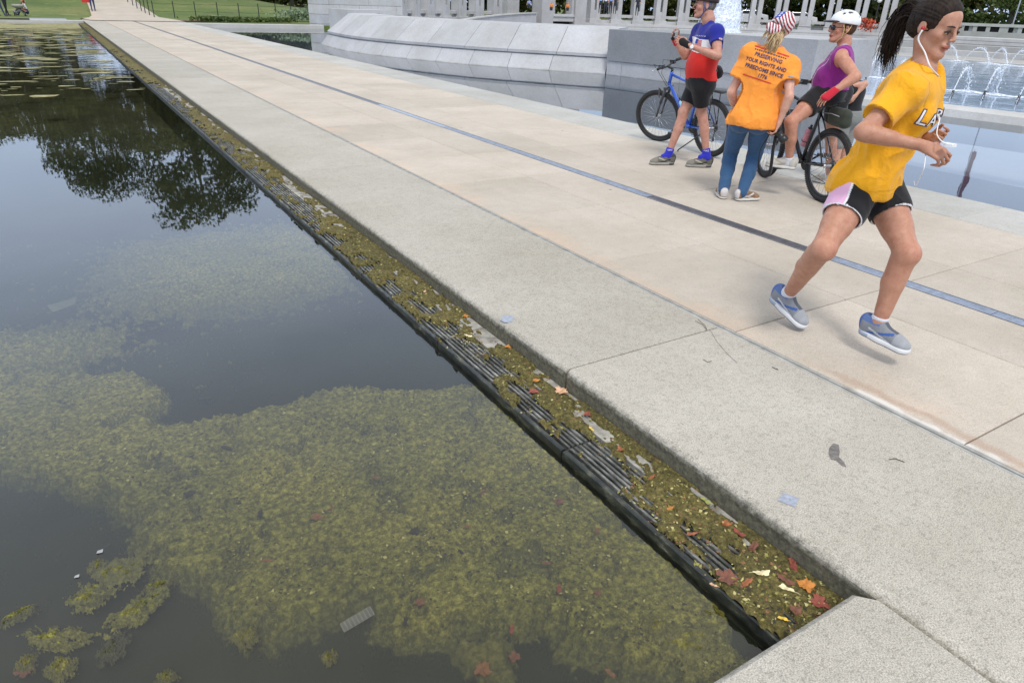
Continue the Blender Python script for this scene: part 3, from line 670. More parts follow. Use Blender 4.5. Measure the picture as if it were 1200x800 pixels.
# plaza paving ring around the basin
def ring(b, c, ri, ro, z0, z1, n, a0, a1, ell=None):
    vs = []; full = abs(a1-a0-2*PI) < 1e-3
    for i in range(n+(0 if full else 1)):
        a = a0+(a1-a0)*i/n; ca, sa = math.cos(a), math.sin(a)
        if ell: P = [(c[0]+ell[0]*ca, c[1]+ell[1]*sa), (c[0]+ell[2]*ca, c[1]+ell[3]*sa)]
        else: P = [(c[0]+ri*ca, c[1]+ri*sa), (c[0]+ro*ca, c[1]+ro*sa)]
        vs += [(P[0][0], P[0][1], z0), (P[1][0], P[1][1], z0), (P[1][0], P[1][1], z1), (P[0][0], P[0][1], z1)]
    k = len(vs)//4; fs = []
    for i in range(n):
        j = (i+1) % k
        for q in range(4): fs.append((i*4+q, j*4+q, j*4+(q+1) % 4, i*4+(q+1) % 4))
    if not full: fs += [(0, 3, 2, 1), ((k-1)*4, (k-1)*4+1, (k-1)*4+2, (k-1)*4+3)]
    b.add(vs, [f[::-1] for f in fs])
disc('basin_water', BC, BA, BBx, RZ, M['fountain_water'])
b = MB(); ring(b, BC, 0, 0, -1.65, RZ+.12, 96, 0, 2*PI, (BA-.05, BBx-.05, BA+.55, BBx+.55)); tag(b.build('basin_rim', M['coping']), kind='structure')
b = MB(); ring(b, BC, 0, 0, -1.64, RZ+.03, 96, 0, 2*PI, (BA+.5, BBx+.5, BA+3.2, BBx+3.2)); tag(b.build('basin_step', M['plaza']), kind='structure')
# terraces under the colonnade
T0, T1 = -.35, 2.62
terr = struct('terrace')
b = MB(); ring(b, CB, RB-1.3, RB+3, -2, .12, 90, T0, T1); b.build('terrace_wall', M['white_stone'], terr)
b = MB(); ring(b, CB, RB-3.2, RB-1.29, -2, -.62, 90, T0, 1.42); b.build('terrace_step', M['plaza'], terr)
b = MB(); ring(b, CB, RB-5, RB-3.19, -2, -1.12, 90, T0, 1.40); b.build('terrace_step', M['white_stone'], terr)
for zz in (-.95, -.55, -.2):
    b = MB(); ring(b, CB, RB-1.312, RB-1.29, zz, zz+.025, 90, T0, T1); b.build('terrace_course', M['mortar'], terr)
# ramp parapets left and right of the pavilion, descending away from it
ramp_ = thing('ramp_parapet', 'pale curved parapet of the ramp descending left of the pavilion', 'parapet', (30, 60, -1.6))
b = MB(); n = 40; vs = []
for i in range(n+1):
    a = 1.80+(2.46-1.80)*i/n; z = .95-1.35*(i/n)**1.3
    for rr, z_ in ((RB-3.6, -1.7), (RB-3.6, z), (RB-3.2, z), (RB-3.2, -1.7)): vs.append((CB[0]+rr*math.cos(a), CB[1]+rr*math.sin(a), z_))
b.add(vs, [(i*4+q, (i+1)*4+q, (i+1)*4+(q+1) % 4, i*4+(q+1) % 4) for i in range(n) for q in range(4)]+[(0, 3, 2, 1), (n*4, n*4+1, n*4+2, n*4+3)]); b.build('parapet_wall', M['slope'], ramp_)
b = MB(); vs = []
for i in range(n+1):
    a = 1.80+(2.46-1.80)*i/n; z = .95-1.35*(i/n)**1.3
    for rr, z_ in ((RB-3.7, z+.004), (RB-3.7, z+.1), (RB-3.1, z+.1), (RB-3.1, z+.004)): vs.append((CB[0]+rr*math.cos(a), CB[1]+rr*math.sin(a), z_))
b.add(vs, [(i*4+q, (i+1)*4+q, (i+1)*4+(q+1) % 4, i*4+(q+1) % 4) for i in range(n) for q in range(4)]+[(0, 3, 2, 1), (n*4, n*4+1, n*4+2, n*4+3)]); b.build('parapet_cap', M['white_stone'], ramp_)
# pillars: two piers joined by a wreath-less slot, sill rails between them
SP = 2.9/RB
def pillar():
    t = thing('memorial_pillar', 'x', 'pillar', (0, 0, 0), 'slotted stone pillars of the colonnade')
    W, D, H = 1.32, .95, 5.3
    b = MB(); b.slab(-D/2-.12, -W/2-.1, D/2+.12, W/2+.1, .0, .42, .03); b.build('plinth', M['pillar'], t)
    for s in (-1, 1):
        b = MB(); y0, y1 = sorted((s*.14, s*W/2)); b.slab(-D/2, y0, D/2, y1, .42, H, .02); b.build('shaft', M['pillar'], t)
    b = MB(); b.slab(-D/2+.03, -.139, D/2-.03, .139, .42, 1.35, .01); b.slab(-D/2+.03, -.139, D/2-.03, .139, 3.9, H-.05, .01); b.build('slot_infill', M['pillar'], t)
    b = MB(); b.slab(-D/2-.1, -W/2-.1, D/2+.1, W/2+.1, H, H+.35, .04); b.build('capital', M['pillar'], t)
    return t
pl0 = pillar(); used = False
angs = [2.466-i*SP for i in range(8)]+[1.466-i*SP for i in range(15)]
where = ['leftmost in the frame, beside the ashlar wall']+['%s from the ashlar wall in the left row' % w_ for w_ in ('second', 'third', 'fourth', 'fifth', 'sixth', 'seventh')]+['last of the left row, beside the pavilion']
where += ['first right of the pavilion']+['%s right of the pavilion' % w_ for w_ in ('second', 'third', 'fourth', 'fifth, left of the standing cyclist', 'sixth, behind the standing cyclist', 'seventh, behind the fountain jet', 'eighth', 'ninth', 'tenth, above the flag bandana', 'eleventh, left of the white helmet', 'twelfth, right of the white helmet', 'thirteenth, near the dark ponytail', 'fourteenth, behind the runner\'s head', 'fifteenth, behind the runner\'s face')]
rail0 = None
for i, a in enumerate(angs):
    o = pl0 if not used else copy_tree(pl0); used = True
    placed(o, (CB[0]+RB*math.cos(a), CB[1]+RB*math.sin(a), .12), a)
    o['label'] = 'grey slotted stone pillar, '+where[i]
    if i not in (7, 22):
        am = a-SP/2; Lr = 2.9-1.34
        if rail0 is None:
            rail0 = thing('stone_rail', 'x', 'rail', (0, 0, 0), 'stone rails between the pillars')
            b = MB(); b.slab(-.25, -Lr/2, .25, Lr/2, .62, .92, .03); b.build('rail_beam', M['pillar'], rail0)
            b = MB(); b.slab(-.3, -Lr/2, .3, Lr/2, .0, .34, .02); b.build('rail_base', M['pillar'], rail0); r0_ = rail0
        else: r0_ = copy_tree(rail0)
        placed(r0_, (CB[0]+RB*math.cos(am), CB[1]+RB*math.sin(am), .12), am)
        r0_['label'] = 'low stone rail starting at the pillar '+where[i].split(',')[0].replace(' from the ashlar wall in the left row', ' from the ashlar wall').replace(' in the frame', '')
# pavilion with four corner piers
pav = thing('pavilion', 'tall stone pavilion standing between the two rows of pillars, four corner piers', 'pavilion', (CB[0]+36*math.cos(1.67), CB[1]+36*math.sin(1.67), -1.6))
pa = 1.668; er = np.array([math.cos(pa), math.sin(pa)]); et = np.array([math.sin(pa), -math.cos(pa)])
def pbox(b, r0, r1, t0, t1, z0, z1):
    q = [np.array(CB)+er*r+et*t for r, t in ((r0, t0), (r0, t1), (r1, t1), (r1, t0))]
    b.add([(p[0], p[1], z) for z in (z0, z1) for p in q], [(0, 1, 2, 3), (4, 7, 6, 5), (0, 4, 5, 1), (1, 5, 6, 2), (2, 6, 7, 3), (3, 7, 4, 0)])
for r in (RB-3.5, RB+2.5):
    for t_ in (-3.05, 1.65):
        b = MB(); pbox(b, r, r+1.6, t_, t_+1.6, -1.6, 11.5); b.build('corner_pier', M['pillar'], pav)
b = MB(); pbox(b, RB-3.6, RB+4.2, -3.15, 3.35, 11.5, 14); b.build('entablature', M['pillar'], pav)
for sgn in (-1, 1):
    b = MB(); x0, x1 = (-1.40, -1.1) if sgn < 0 else (1.3, 1.6); pbox(b, RB-3.3, RB-2.5, x0, x1, .9, 11.5); b.build('jamb', M['pillar'], pav)
b = MB(); pbox(b, RB-3.3, RB+3, -1.44, 1.64, .25, .72); b.build('balcony_floor', M['white_stone'], pav)
b = MB(); pbox(b, RB-3.42, RB-3.1, -1.44, 1.64, .72, .98); b.build('balcony_rail', M['white_stone'], pav)
b = MB(); pbox(b, RB-2.6, RB+2, -1.44, 1.64, -1.6, .24); b.build('niche', M['hole'], pav)  # solid black panel, the doorway's shade given as colour
# low far wall with dark window openings, right edge of the picture
fw_ = thing('window_wall', 'long low pale wall with a row of small dark openings beyond the plaza at the right', 'wall', (100, 45, -1.3))
f0 = np.array(G(1085, 55, -1.4)[:2]); f1 = np.array(G(1290, 67, -1.4)[:2]); df = (f1-f0)/np.linalg.norm(f1-f0); nf = np.array([-df[1], df[0]]); nf = nf if nf@f0 > 0 else -nf; Lf = float(np.linalg.norm(f1-f0))
def hz(px, py, XY):
    d = ray(px, py); t = math.hypot(*XY)/math.hypot(d[0], d[1]); return CAM_H+t*d[2]
g0 = np.array(G(1140, 57, -1.4)[:2]); zt = hz(1140, 28.5, g0); zw1 = hz(1140, 30.5, g0); zw0 = hz(1140, 36.5, g0)
b = MB(); wallbox(b, f0, f1, .25, 1.2, -1.6, zt, nf); b.build('wall_body', M['white_stone'], fw_)
s = 0.; wn_ = 1.38; k = 0
b = MB(); wallbox(b, f0, f1, 0, .249, -1.6, zw0, nf); b.build('wall_dado', M['pillar'], fw_)
b = MB(); wallbox(b, f0, f1, -.05, .249, zw1, zt+.12, nf); b.build('wall_cornice', M['white_stone'], fw_)
while s+wn_ < Lf:
    b = MB(); wallbox(b, f0+df*s, f0+df*(s+.42+(.5 if k % 3 == 2 else 0)), .02, .249, zw0+.002, zw1-.002, nf); b.build('mullion', M['white_stone'], fw_)
    b = MB(); wallbox(b, f0+df*(s+.42), f0+df*(s+wn_), .20, .26, zw0+.002, zw1-.002, nf); b.build('opening', M['hole'], fw_)
    s += wn_+(.5 if k % 3 == 2 else 0); k += 1
st = thing('plaza_steps', 'low wide stone steps at the right edge in front of the window wall', 'steps', (*G(1195, 60, -1.5)[:2], -1.6))
for i in range(2):
    a_ = np.array(G(1160+10*i, 61-3*i, -1.4)[:2]); c_ = np.array(G(1230, 68-3*i, -1.4)[:2]); b = MB(); wallbox(b, a_, c_, 0, 3, -1.6, -1.15+i*.3, nf); b.build('step', M['plaza'], st)
# ================================================================== VEGETATION
def tree_proto(name, H, R, trunk_h, seed, nclump=46, nleaf=130, leaf=.42, mat='leaf_dark', squash=.8):
    r = np.random.RandomState(seed); t = thing(name, 'x', 'tree')
    b = MB(); base = [(0, 0, -.3), (.1, .05, trunk_h*.5), (.0, .15, trunk_h), (.1, .1, H*.6), (.2, 0, H*.85)]
    b.tube(base, [H*.028, H*.022, H*.019, H*.011, .05], 9); ends = []
    for i in range(11):
        a = i*2.4+r.rand(); z0 = trunk_h*(.85+.9*r.rand()); q = R*(.55+.4*r.rand()); zz = z0+(H-z0)*(.25+.5*r.rand())
        p = [(0, .1, z0), (math.cos(a)*q*.4, math.sin(a)*q*.4, z0+(zz-z0)*.55), (math.cos(a)*q, math.sin(a)*q, zz)]
        b.tube(p, [H*.011, H*.007, .04], 6); ends.append(p[2]); ends.append(p[1])
    b.build('trunk', M['bark'], t, smooth=True)
    zc = (H+trunk_h)/2; hz_ = (H-trunk_h)/2; V = []
    for i in range(nclump):
        if i < len(ends): c = np.array(ends[i])+r.randn(3)*.4
        else:
            d = r.randn(3); d /= np.linalg.norm(d); c = np.array([0, 0, zc])+d*np.array([R, R, hz_])*(.45+.55*r.rand()**.5)*.88
        cr_ = R*(.16+.17*r.rand()); n = int(nleaf*(cr_/R/.24)**2)
        P_ = r.randn(n, 3); P_ /= np.linalg.norm(P_, axis=1)[:, None]; P_ = c+P_*cr_*(r.rand(n, 1)**.4)*np.array([1, 1, squash])
        a1 = r.randn(n, 3); a1 /= np.linalg.norm(a1, axis=1)[:, None]; a2 = np.cross(a1, r.randn(n, 3)); a2 /= np.linalg.norm(a2, axis=1)[:, None]
        s = leaf*(.5+.8*r.rand(n, 1)); V.append(np.stack([P_-a1*s*.5, P_+a2*s*.32, P_+a1*s*.5, P_-a2*s*.32], 1).reshape(-1, 3))
    V = np.concatenate(V); F = np.arange(len(V)).reshape(-1, 4); o = np_mesh('crown', V, F, M[mat], t, smooth=False); o['kind'] = 'stuff'; del o['kind']
    return t
def lz(x, y): return float(lawn_z(np.array(float(x)), np.array(float(y))))
def GL(x, y):
    d = ray(x, y); d = d/math.hypot(d[0], d[1]); t = 40.
    while t < 170 and CAM_H+t*d[2] > max(0, lz(d[0]*t, d[1]*t)+.03): t += .1
    return Vector((d[0]*t, d[1]*t, CAM_H+t*d[2]))
TP = [tree_proto('elm_tree', 21, 6.8, 4.0, 1, 84, 170), tree_proto('elm_tree', 15, 6.0, 3.2, 2, 50, 140), tree_proto('broadleaf_tree', 11, 5.0, 2.2, 3, 46, 130, .38, 'leaf_mid')]
tused = [False]*3
def put_tree(k, bear_, dist, H, label, rz=0, grp=None, z=0):
    o = TP[k] if not tused[k] else copy_tree(TP[k]); tused[k] = True
    h0 = (21, 15, 11)[k]; a = math.radians(bear_); x_, y_ = dist*math.sin(a), dist*math.cos(a); placed(o, (x_, y_, lz(x_, y_)-.1+z), rz, H/h0); o['label'] = label
    if grp: o['group'] = grp
put_tree(0, 7.4, 88, 22.6, 'tallest dark elm beyond the far pool end, mirrored in the upper left water', 1)
put_tree(0, 1.0, 92, 18.9, 'dark elm left of the tallest one, its reflection reaching the open blue water', 2.5)
put_tree(1, -4.6, 96, 13, 'round elm beyond the far pool kerb at the left', .4)
put_tree(1, 4.3, 104, 16.5, 'round dark elm in the gap left of the tallest elm, beside the far path', 3.3)
put_tree(1, 11.6, 100, 13.5, 'dark elm right of the tallest one, beyond the wire fence', 5.1)
put_tree(1, -1.9, 106, 15, 'dark elm between the two left ones, across the lawn', 2.2)
put_tree(1, -7.4, 104, 13, 'elm behind and left of the round elm at the left', 5.8)
put_tree(1, -10., 98, 12, 'elm farthest left beyond the lawn, outside the open path', 1.8)
put_tree(1, -17., 95, 13, 'elm out to the left of the pool end', 4.4)
ORD = 'first second third fourth fifth sixth seventh eighth ninth tenth eleventh twelfth thirteenth'.split()
ga = 'trees in the row behind the colonnade'
for i in range(13):
    a = 11+i*4.5; put_tree(1 if i % 3 else 2, a, 112+(i*37 % 17), 10.5+(i*13 % 4), 'dark tree behind the colonnade, '+ORD[i]+' from the left of its row', i*1.3, ga)
gb = 'green trees beyond the window wall'
for i in range(7): put_tree(2, 60.5+i*2.2, 128+(i*11 % 16), 9.5+(i*5 % 4), 'olive green tree beyond the low window wall, '+ORD[i]+' from the left', i*2.1, gb)
gc = 'trees far beyond the lawn'
for i in range(12): put_tree(2 if i % 2 else 1, 2+i*2.9 if i > 2 else -6+i*3, 175+(i*29 % 40), 14+(i*7 % 5), 'distant dark tree at the end of the lawn, '+ORD[i]+' from the left', i*.9, gc)
# far wood / undergrowth reading as one mass
def hedge(name, pts, h, dens, leaf, mat, seed, label=None, cat=None, wid=1.5):
    r = np.random.RandomState(seed); V = []
    for i in range(len(pts)-1):
        a, c = np.array(pts[i], float), np.array(pts[i+1], float); L_ = np.linalg.norm(c-a); n = int(L_*dens)
        t = r.rand(n, 1); P_ = a+(c-a)*t; hh = h*(.6+.55*vnoise(P_[:, 0]*.4, P_[:, 1]*.4)); P_ = np.concatenate([P_+r.randn(n, 2)*wid*.4, (hh*r.rand(n)**.6)[:, None]], 1)
        a1 = r.randn(n, 3); a1 /= np.linalg.norm(a1, axis=1)[:, None]; a2 = np.cross(a1, r.randn(n, 3)); a2 /= np.linalg.norm(a2, axis=1)[:, None]
        s = leaf*(.5+.8*r.rand(n, 1)); V.append(np.stack([P_-a1*s*.5, P_+a2*s*.35, P_+a1*s*.5, P_-a2*s*.35], 1).reshape(-1, 3))
    V = np.concatenate(V); o = np_mesh(name, V, np.arange(len(V)).reshape(-1, 4), M[mat], smooth=False)
    return tag(o, label, cat) if label else tag(o, kind='stuff')
def pol(b_, d): return (d*math.sin(math.radians(b_)), d*math.cos(math.radians(b_)))
hedge('far_undergrowth', [pol(9+i*3, 128) for i in range(19)], 5.5, 95, 1.1, 'leaf_dark', 5, wid=4)
hedge('far_wood_edge', [pol(-14+i*3, 165) for i in range(12)], 9, 70, 1.6, 'leaf_dark', 6, wid=5)
hedge('clipped_hedge', [pol(60, 124), pol(66, 120), pol(72, 118)], 3.3, 200, .5, 'leaf_mid', 8, 'long clipped olive hedge above the low window wall at the right', 'hedge', 2)
hedge('sage_shrub', [G(337, 25)[:2], G(374, 25.5)[:2]], .95, 420, .2, 'sage', 9, 'pale grey-green shrub at the channel end beside the stone wall', 'shrub', 1.6)
hedge('low_planting', [G(235, 25.2)[:2], G(340, 26.2)[:2]], .32, 260, .22, 'leaf_mid', 10, 'dark low planting strip along the far channel kerb', 'planting', 1.0)
b = MB(); g = G(220, 24.6); b.add([(g.x+1.6*math.cos(a)*(1+.2*math.sin(3*a)), g.y+1.1*math.sin(a), .02) for a in np.linspace(0, 2*PI, 18)[:-1]], [tuple(range(17))]); tag(b.build('bare_soil_patch', M['soil']), kind='structure')
# path leading on across the lawn
b = MB(); V = []
Lp = [(2.2, YEND+1.0), (1.9, 55.8), (2.4, 58), (2.7, 61), (3.0, 70), (3.4, 90), (4.4, 121), (5, 220)]
Rp = [(EDGE_R, YEND+1.0), (EDGE_R, 55.8), (EDGE_R-.2, 58.5), (7.0, 61), (6.9, 70), (7.4, 90), (9.5, 121), (19, 220)]
for i in range(len(Lp)-1):
    b.add([(p[0], p[1], max(0, lz(*p)+.06)) for p in (Lp[i], Rp[i], Rp[i+1], Lp[i+1])], [(0, 1, 2, 3)])
tag(b.build('path', M['paving']), kind='structure')
# thin post and wire fence
fe = thing('wire_fence', 'thin black post and wire fence round the lawn beyond the walk', 'fence', (8, 66, 0))
fp = [GL(x, y) for x, y in ((150, 3.5), (156, 7.5), (161, 10.8), (166, 13.7), (170.5, 16.3), (175.5, 18.7), (181, 21), (205, 21.3), (230, 21.5), (256, 22), (281, 22.5), (304, 23), (324, 23), (342, 22.5), (358, 22))]
for p in fp:
    b = MB(); b.tube([(p.x, p.y, p.z-.05), (p.x, p.y, p.z+1.12)], .035, 6); b.build('fence_post', M['black_metal'], fe)
for zz in (.45, .95):
    b = MB()
    for i in range(len(fp)-1): b.tube([(fp[i].x, fp[i].y, fp[i].z+zz), ((fp[i].x+fp[i+1].x)/2, (fp[i].y+fp[i+1].y)/2, (fp[i].z+fp[i+1].z)/2+zz-.04), (fp[i+1].x, fp[i+1].y, fp[i+1].z+zz)], .009, 4)
    b.build('fence_wire', M['black_metal'], fe)
# ------------------------------------------------------------------ fountains
m, t, bb = node_mat('water_jet'); v = position(t); n = noise(t, 7, 4, .7, v)
bb.inputs['Base Color'].default_value = (.86, .9, .95, 1); bb.inputs['Roughness'].default_value = .4
t.links.new(ramp(t, n, [(.38, (.25,)*3), (.6, (.9,)*3)]), bb.inputs['Alpha']); M['jet'] = m
def jet(noz, apex, land, label, r=.030, nozzle=True):
    g0 = G(*noz, RZ); g1 = G(*land, RZ); mid = (g0+g1)/2; za = hz(apex[0], apex[1], (mid.x, mid.y))
    t = thing('fountain_jet', label, 'fountain jet', (g0.x, g0.y, RZ), 'arching jets of the fountain basin')
    pts = []; rs = []
    for i in range(15):
        u = i/14; p = g0.lerp(g1, u); z = RZ+(za-RZ)*4*u*(1-u); jj = .05*u
        pts.append((p.x+rng.uniform(-jj, jj), p.y+rng.uniform(-jj, jj), z)); rs.append(r*(.7+.9*u)*rng.uniform(.8, 1.2))
    b = MB(); b.tube(pts, [q*.55 for q in rs], 6)
    for i in range(230):
        u = rng.random()**.75; p = g0.lerp(g1, u); z = RZ+(za-RZ)*4*u*(1-u); sp = .02+.11*u*u; q = Vector((p.x+rng.gauss(0, sp), p.y+rng.gauss(0, sp), max(RZ+.01, z+rng.gauss(0, sp*1.3)))); s_ = rng.uniform(.008, .026)
        b.add([q+Vector(v)*s_ for v in ((1, 0, 0), (-1, 0, 0), (0, 1, 0), (0, -1, 0), (0, 0, 1.6), (0, 0, -1.6))], [(0, 2, 4), (2, 1, 4), (1, 3, 4), (3, 0, 4), (2, 0, 5), (1, 2, 5), (3, 1, 5), (0, 3, 5)])
    b.build('water_arc', M['jet'], t, smooth=True)
    if nozzle:
        b = MB(); d = Vector(pts[1])-Vector(pts[0]); b.tube([Vector(pts[0])-Vector((0, 0, .2)), Vector(pts[0])+d.normalized()*.45], .05, 8); b.build('nozzle', M['black_metal'], t)
    b = MB(); n = 16
    b.add([(g1.x+(.55+.2*math.sin(k*2.3))*math.cos(2*PI*k/n)*.9, g1.y+(.8+.3*math.sin(k*1.7))*math.sin(2*PI*k/n), RZ+.02+.0 ) for k in range(n)]+[(g1.x, g1.y, RZ+.1)], [(k, (k+1) % n, n) for k in range(n)])
    b.build('splash', M['jet'], t)
for i, q in enumerate([((1113, 116), (1133, 80), (1134, 108)), ((1150, 118), (1171, 80), (1168, 112)), ((1190, 123), (1212, 84), (1210, 116)), ((1076, 112), (1096, 78), (1098, 105)), ((1042, 104), (1060, 72), (1062, 98)), ((1012, 98), (1028, 68), (1030, 92)), ((983, 92), (996, 66), (998, 88)), ((950, 84), (958, 62), (966, 80))]):
    jet(*q, 'arching fountain jet '+['right of the runner\'s chest', 'nearest the pointed rim end', 'at the right edge of the picture', 'behind the runner\'s shoulder', 'behind the dark ponytail', 'above the elbow behind the purple rider', 'behind the purple rider\'s shoulder', 'left of the purple rider, like a small hoop'][i])
for i, q in enumerate([((1128, 72.5), (1144, 56), (1160, 75)), ((1158, 75), (1168, 57), (1180, 77)), ((1182, 77.5), (1192, 59), (1203, 79)), ((1098, 70), (1110, 54), (1122, 72)), ((1050, 66), (1040, 53), (1030, 65)), ((985, 62), (975, 50), (966, 62)), ((1010, 64), (1003, 52), (996, 63))]):
    jet(*q, 'small far fountain jet at the back rim of the basin, '+['third from the right edge', 'second from the right edge', 'at the right edge', 'just beside the runner\'s chin', 'behind the ponytail', 'under the white helmet', 'right of the white helmet'][i], .035, False)
b = MB(); c = (38.2, 35.4)
prof_ = [(-1.4, 1.5), (.5, 1.2), (2.5, .95), (4.5, .8), (6.5, .6), (8, .25)]; vs = []; n = 40; m_ = 44
for j in range(m_):
    u = j/(m_-1); h = -1.4+9.4*u; rr = np.interp(h, [p[0] for p in prof_], [p[1] for p in prof_])
    for k in range(n):
        a = 2*PI*k/n; q = rr*(.75+.5*float(fbm(np.float32(math.cos(a)*3+5), np.float32(math.sin(a)*3+5), h*1.6, 3))); vs.append((c[0]+q*math.cos(a), c[1]+q*math.sin(a), h))
b.add(vs, [(j*n+k, j*n+(k+1) % n, (j+1)*n+(k+1) % n, (j+1)*n+k) for j in range(m_-1) for k in range(n)])
for i in range(5200):
    h = 8*rng.random()**1.1-1; rr = np.interp(h, [p[0] for p in prof_], [p[1] for p in prof_])*abs(rng.gauss(.85, .28)); a = rng.uniform(0, 6.283); q = Vector((c[0]+rr*math.cos(a), c[1]+rr*math.sin(a), h)); s_ = rng.uniform(.012, .04)
    b.add([q+Vector(v)*s_ for v in ((1, 0, 0), (-1, 0, 0), (0, 1, 0), (0, -1, 0), (0, 0, 2.2), (0, 0, -2.2))], [(0, 2, 4), (2, 1, 4), (1, 3, 4), (3, 0, 4), (2, 0, 5), (1, 2, 5), (3, 1, 5), (0, 3, 5)])
tag(b.build('fountain_plume', M['jet'], smooth=True), 'tall white plume of fountain water behind the standing cyclist', 'fountain jet')
# ------------------------------------------------------------------ cars, lamp, flagpole far behind
def paint(name, c, r=.3):
    m, t, b = node_mat(name); t.links.new(ramp(t, noise(t, 3, 3, .5, objpos(t)), [(.3, tuple(x*.94 for x in c)), (.7, c)]), b.inputs['Base Color']); b.inputs['Roughness'].default_value = r; b.inputs['Coat Weight'].default_value = .3; return m
M['car_white'] = paint('white_paint', (.75, .76, .77)); M['glass_dark'] = basic('dark_glass', (.02, .025, .03), .1, bs=0); M['tyre'] = basic('tyre_rubber', (.022, .022, .022), .8, scale=60, var=.3)
M['chrome'] = steel('bright_metal', (.6, .6, .62), .25); M['lampglow'] = basic('lamp_globe_glass', (.85, .85, .8), .3)
def car():
    t = thing('parked_car', 'x', 'car', (0, 0, 0), 'white cars parked beyond the colonnade')
    b = MB(); pr = [(-2.2, .35), (-2.25, .8), (-2.1, .95), (-1.4, 1.0), (-.85, 1.42), (.75, 1.45), (1.5, 1.02), (2.15, .9), (2.25, .55), (2.2, .3)]; n = len(pr)
    rows = [(-.84, .94), (-.8, 1), (.8, 1), (.84, .94)]
    vs = [(x, y, .3+(z-.3)*s) for y, s in rows for x, z in pr]; b.add(vs, [(r*n+k, r*n+(k+1) % n, (r+1)*n+(k+1) % n, (r+1)*n+k) for r in range(3) for k in range(n)]+[tuple(range(n))[::-1], tuple(3*n+k for k in range(n))]); b.build('body', M['car_white'], t)
    for s in (-1, 1):
        b = MB(); y = s*.846; b.add([(-1.25, y, 1.0), (-.8, y, 1.33), (.7, y, 1.36), (1.2, y, 1.02)], [(0, 1, 2, 3)]); b.build('side_window', M['glass_dark'], t)
        for x in (-1.4, 1.4):
            b = MB(); b.torus((x, s*.8, .33), (0, 1, 0), .24, .09, 20, 8); b.lathe((x, s*.8-.05, .33), (0, 1, 0), [(0, .2), (.1, .2)], 14); b.build('wheel', M['tyre'], t, smooth=True)
    for y_ in (-.6, .35):
        b = MB(); b.box(-2.262, y_, .6, -2.25, y_+.25, .74); b.build('headlight', M['lampglow'], t)
    return t
c0 = car(); g = pol(49.0, 100); placed(c0, (g[0], g[1], .62), -.72); c0['label'] = 'white parked car seen between pillars above the orange shirt'
c1 = copy_tree(c0); g = pol(52.3, 101); placed(c1, (g[0], g[1], .55), -.72); c1['label'] = 'white parked car between pillars just right of the flag bandana'
b = MB(); 
for i in range(18): 
    a = math.radians(42+i*1.1)
b.add([(x, y, .5) for x, y in (pol(44, 96), pol(58, 96), pol(58, 106), pol(44, 106))], [(0, 1, 2, 3)]); tag(b.build('road', M['asphalt']), kind='structure')
lp = thing('street_lamp', 'black street lamp with a white globe seen between the right-hand pillars', 'street lamp', (*pol(57.3, 96), 0)); g = pol(57.3, 96)
b = MB(); b.tube([(g[0], g[1], 0), (g[0], g[1], 3.2)], .07, 8); b.build('pole', M['black_metal'], lp)
b = MB(); b.lathe((g[0], g[1], 3.2), (0, 0, 1), [(0, .1), (.1, .24), (.35, .27), (.55, .14), (.62, .03)], 16); b.build('globe', M['lampglow'], lp, smooth=True)
fl = thing('flagpole', 'tall flagpole with a limp flag, mirrored dark in the channel at the right', 'flagpole', (99.5, 45.9, 0))
b = MB(); b.tube([(99.5, 45.9, -1), (99.5, 45.9, 23)], [.1, .05], 8); b.build('pole', M['chrome'], fl)
b = MB(); n = 14; vs = []
for j in range(n):
    z = 19.6-6.2*j/(n-1)
    for k in range(9): vs.append((99.6+.95*k/8*(1-.25*math.sin(j)), 45.9+.25*math.sin(k*1.9+j*.5), z-.5*k/8))
b.add(vs, [(j*9+k, j*9+k+1, (j+1)*9+k+1, (j+1)*9+k) for j in range(n-1) for k in range(8)]); b.build('flag', basic('flag_cloth', (.16, .03, .06), .9, scale=1), fl)
rb = hedge('red_shrub', [pol(56.3, 93), pol(57.2, 93)], 1.6, 200, .3, 'leaf_mid', 12, 'red-orange shrub seen between the pillars left of the dark ponytail', 'shrub', .8)
mm = basic('autumn_red_leaves', (.45, .07, .03), .8, world=True, scale=3, var=.6); rb.data.materials[0] = mm; rb.location.z = .2
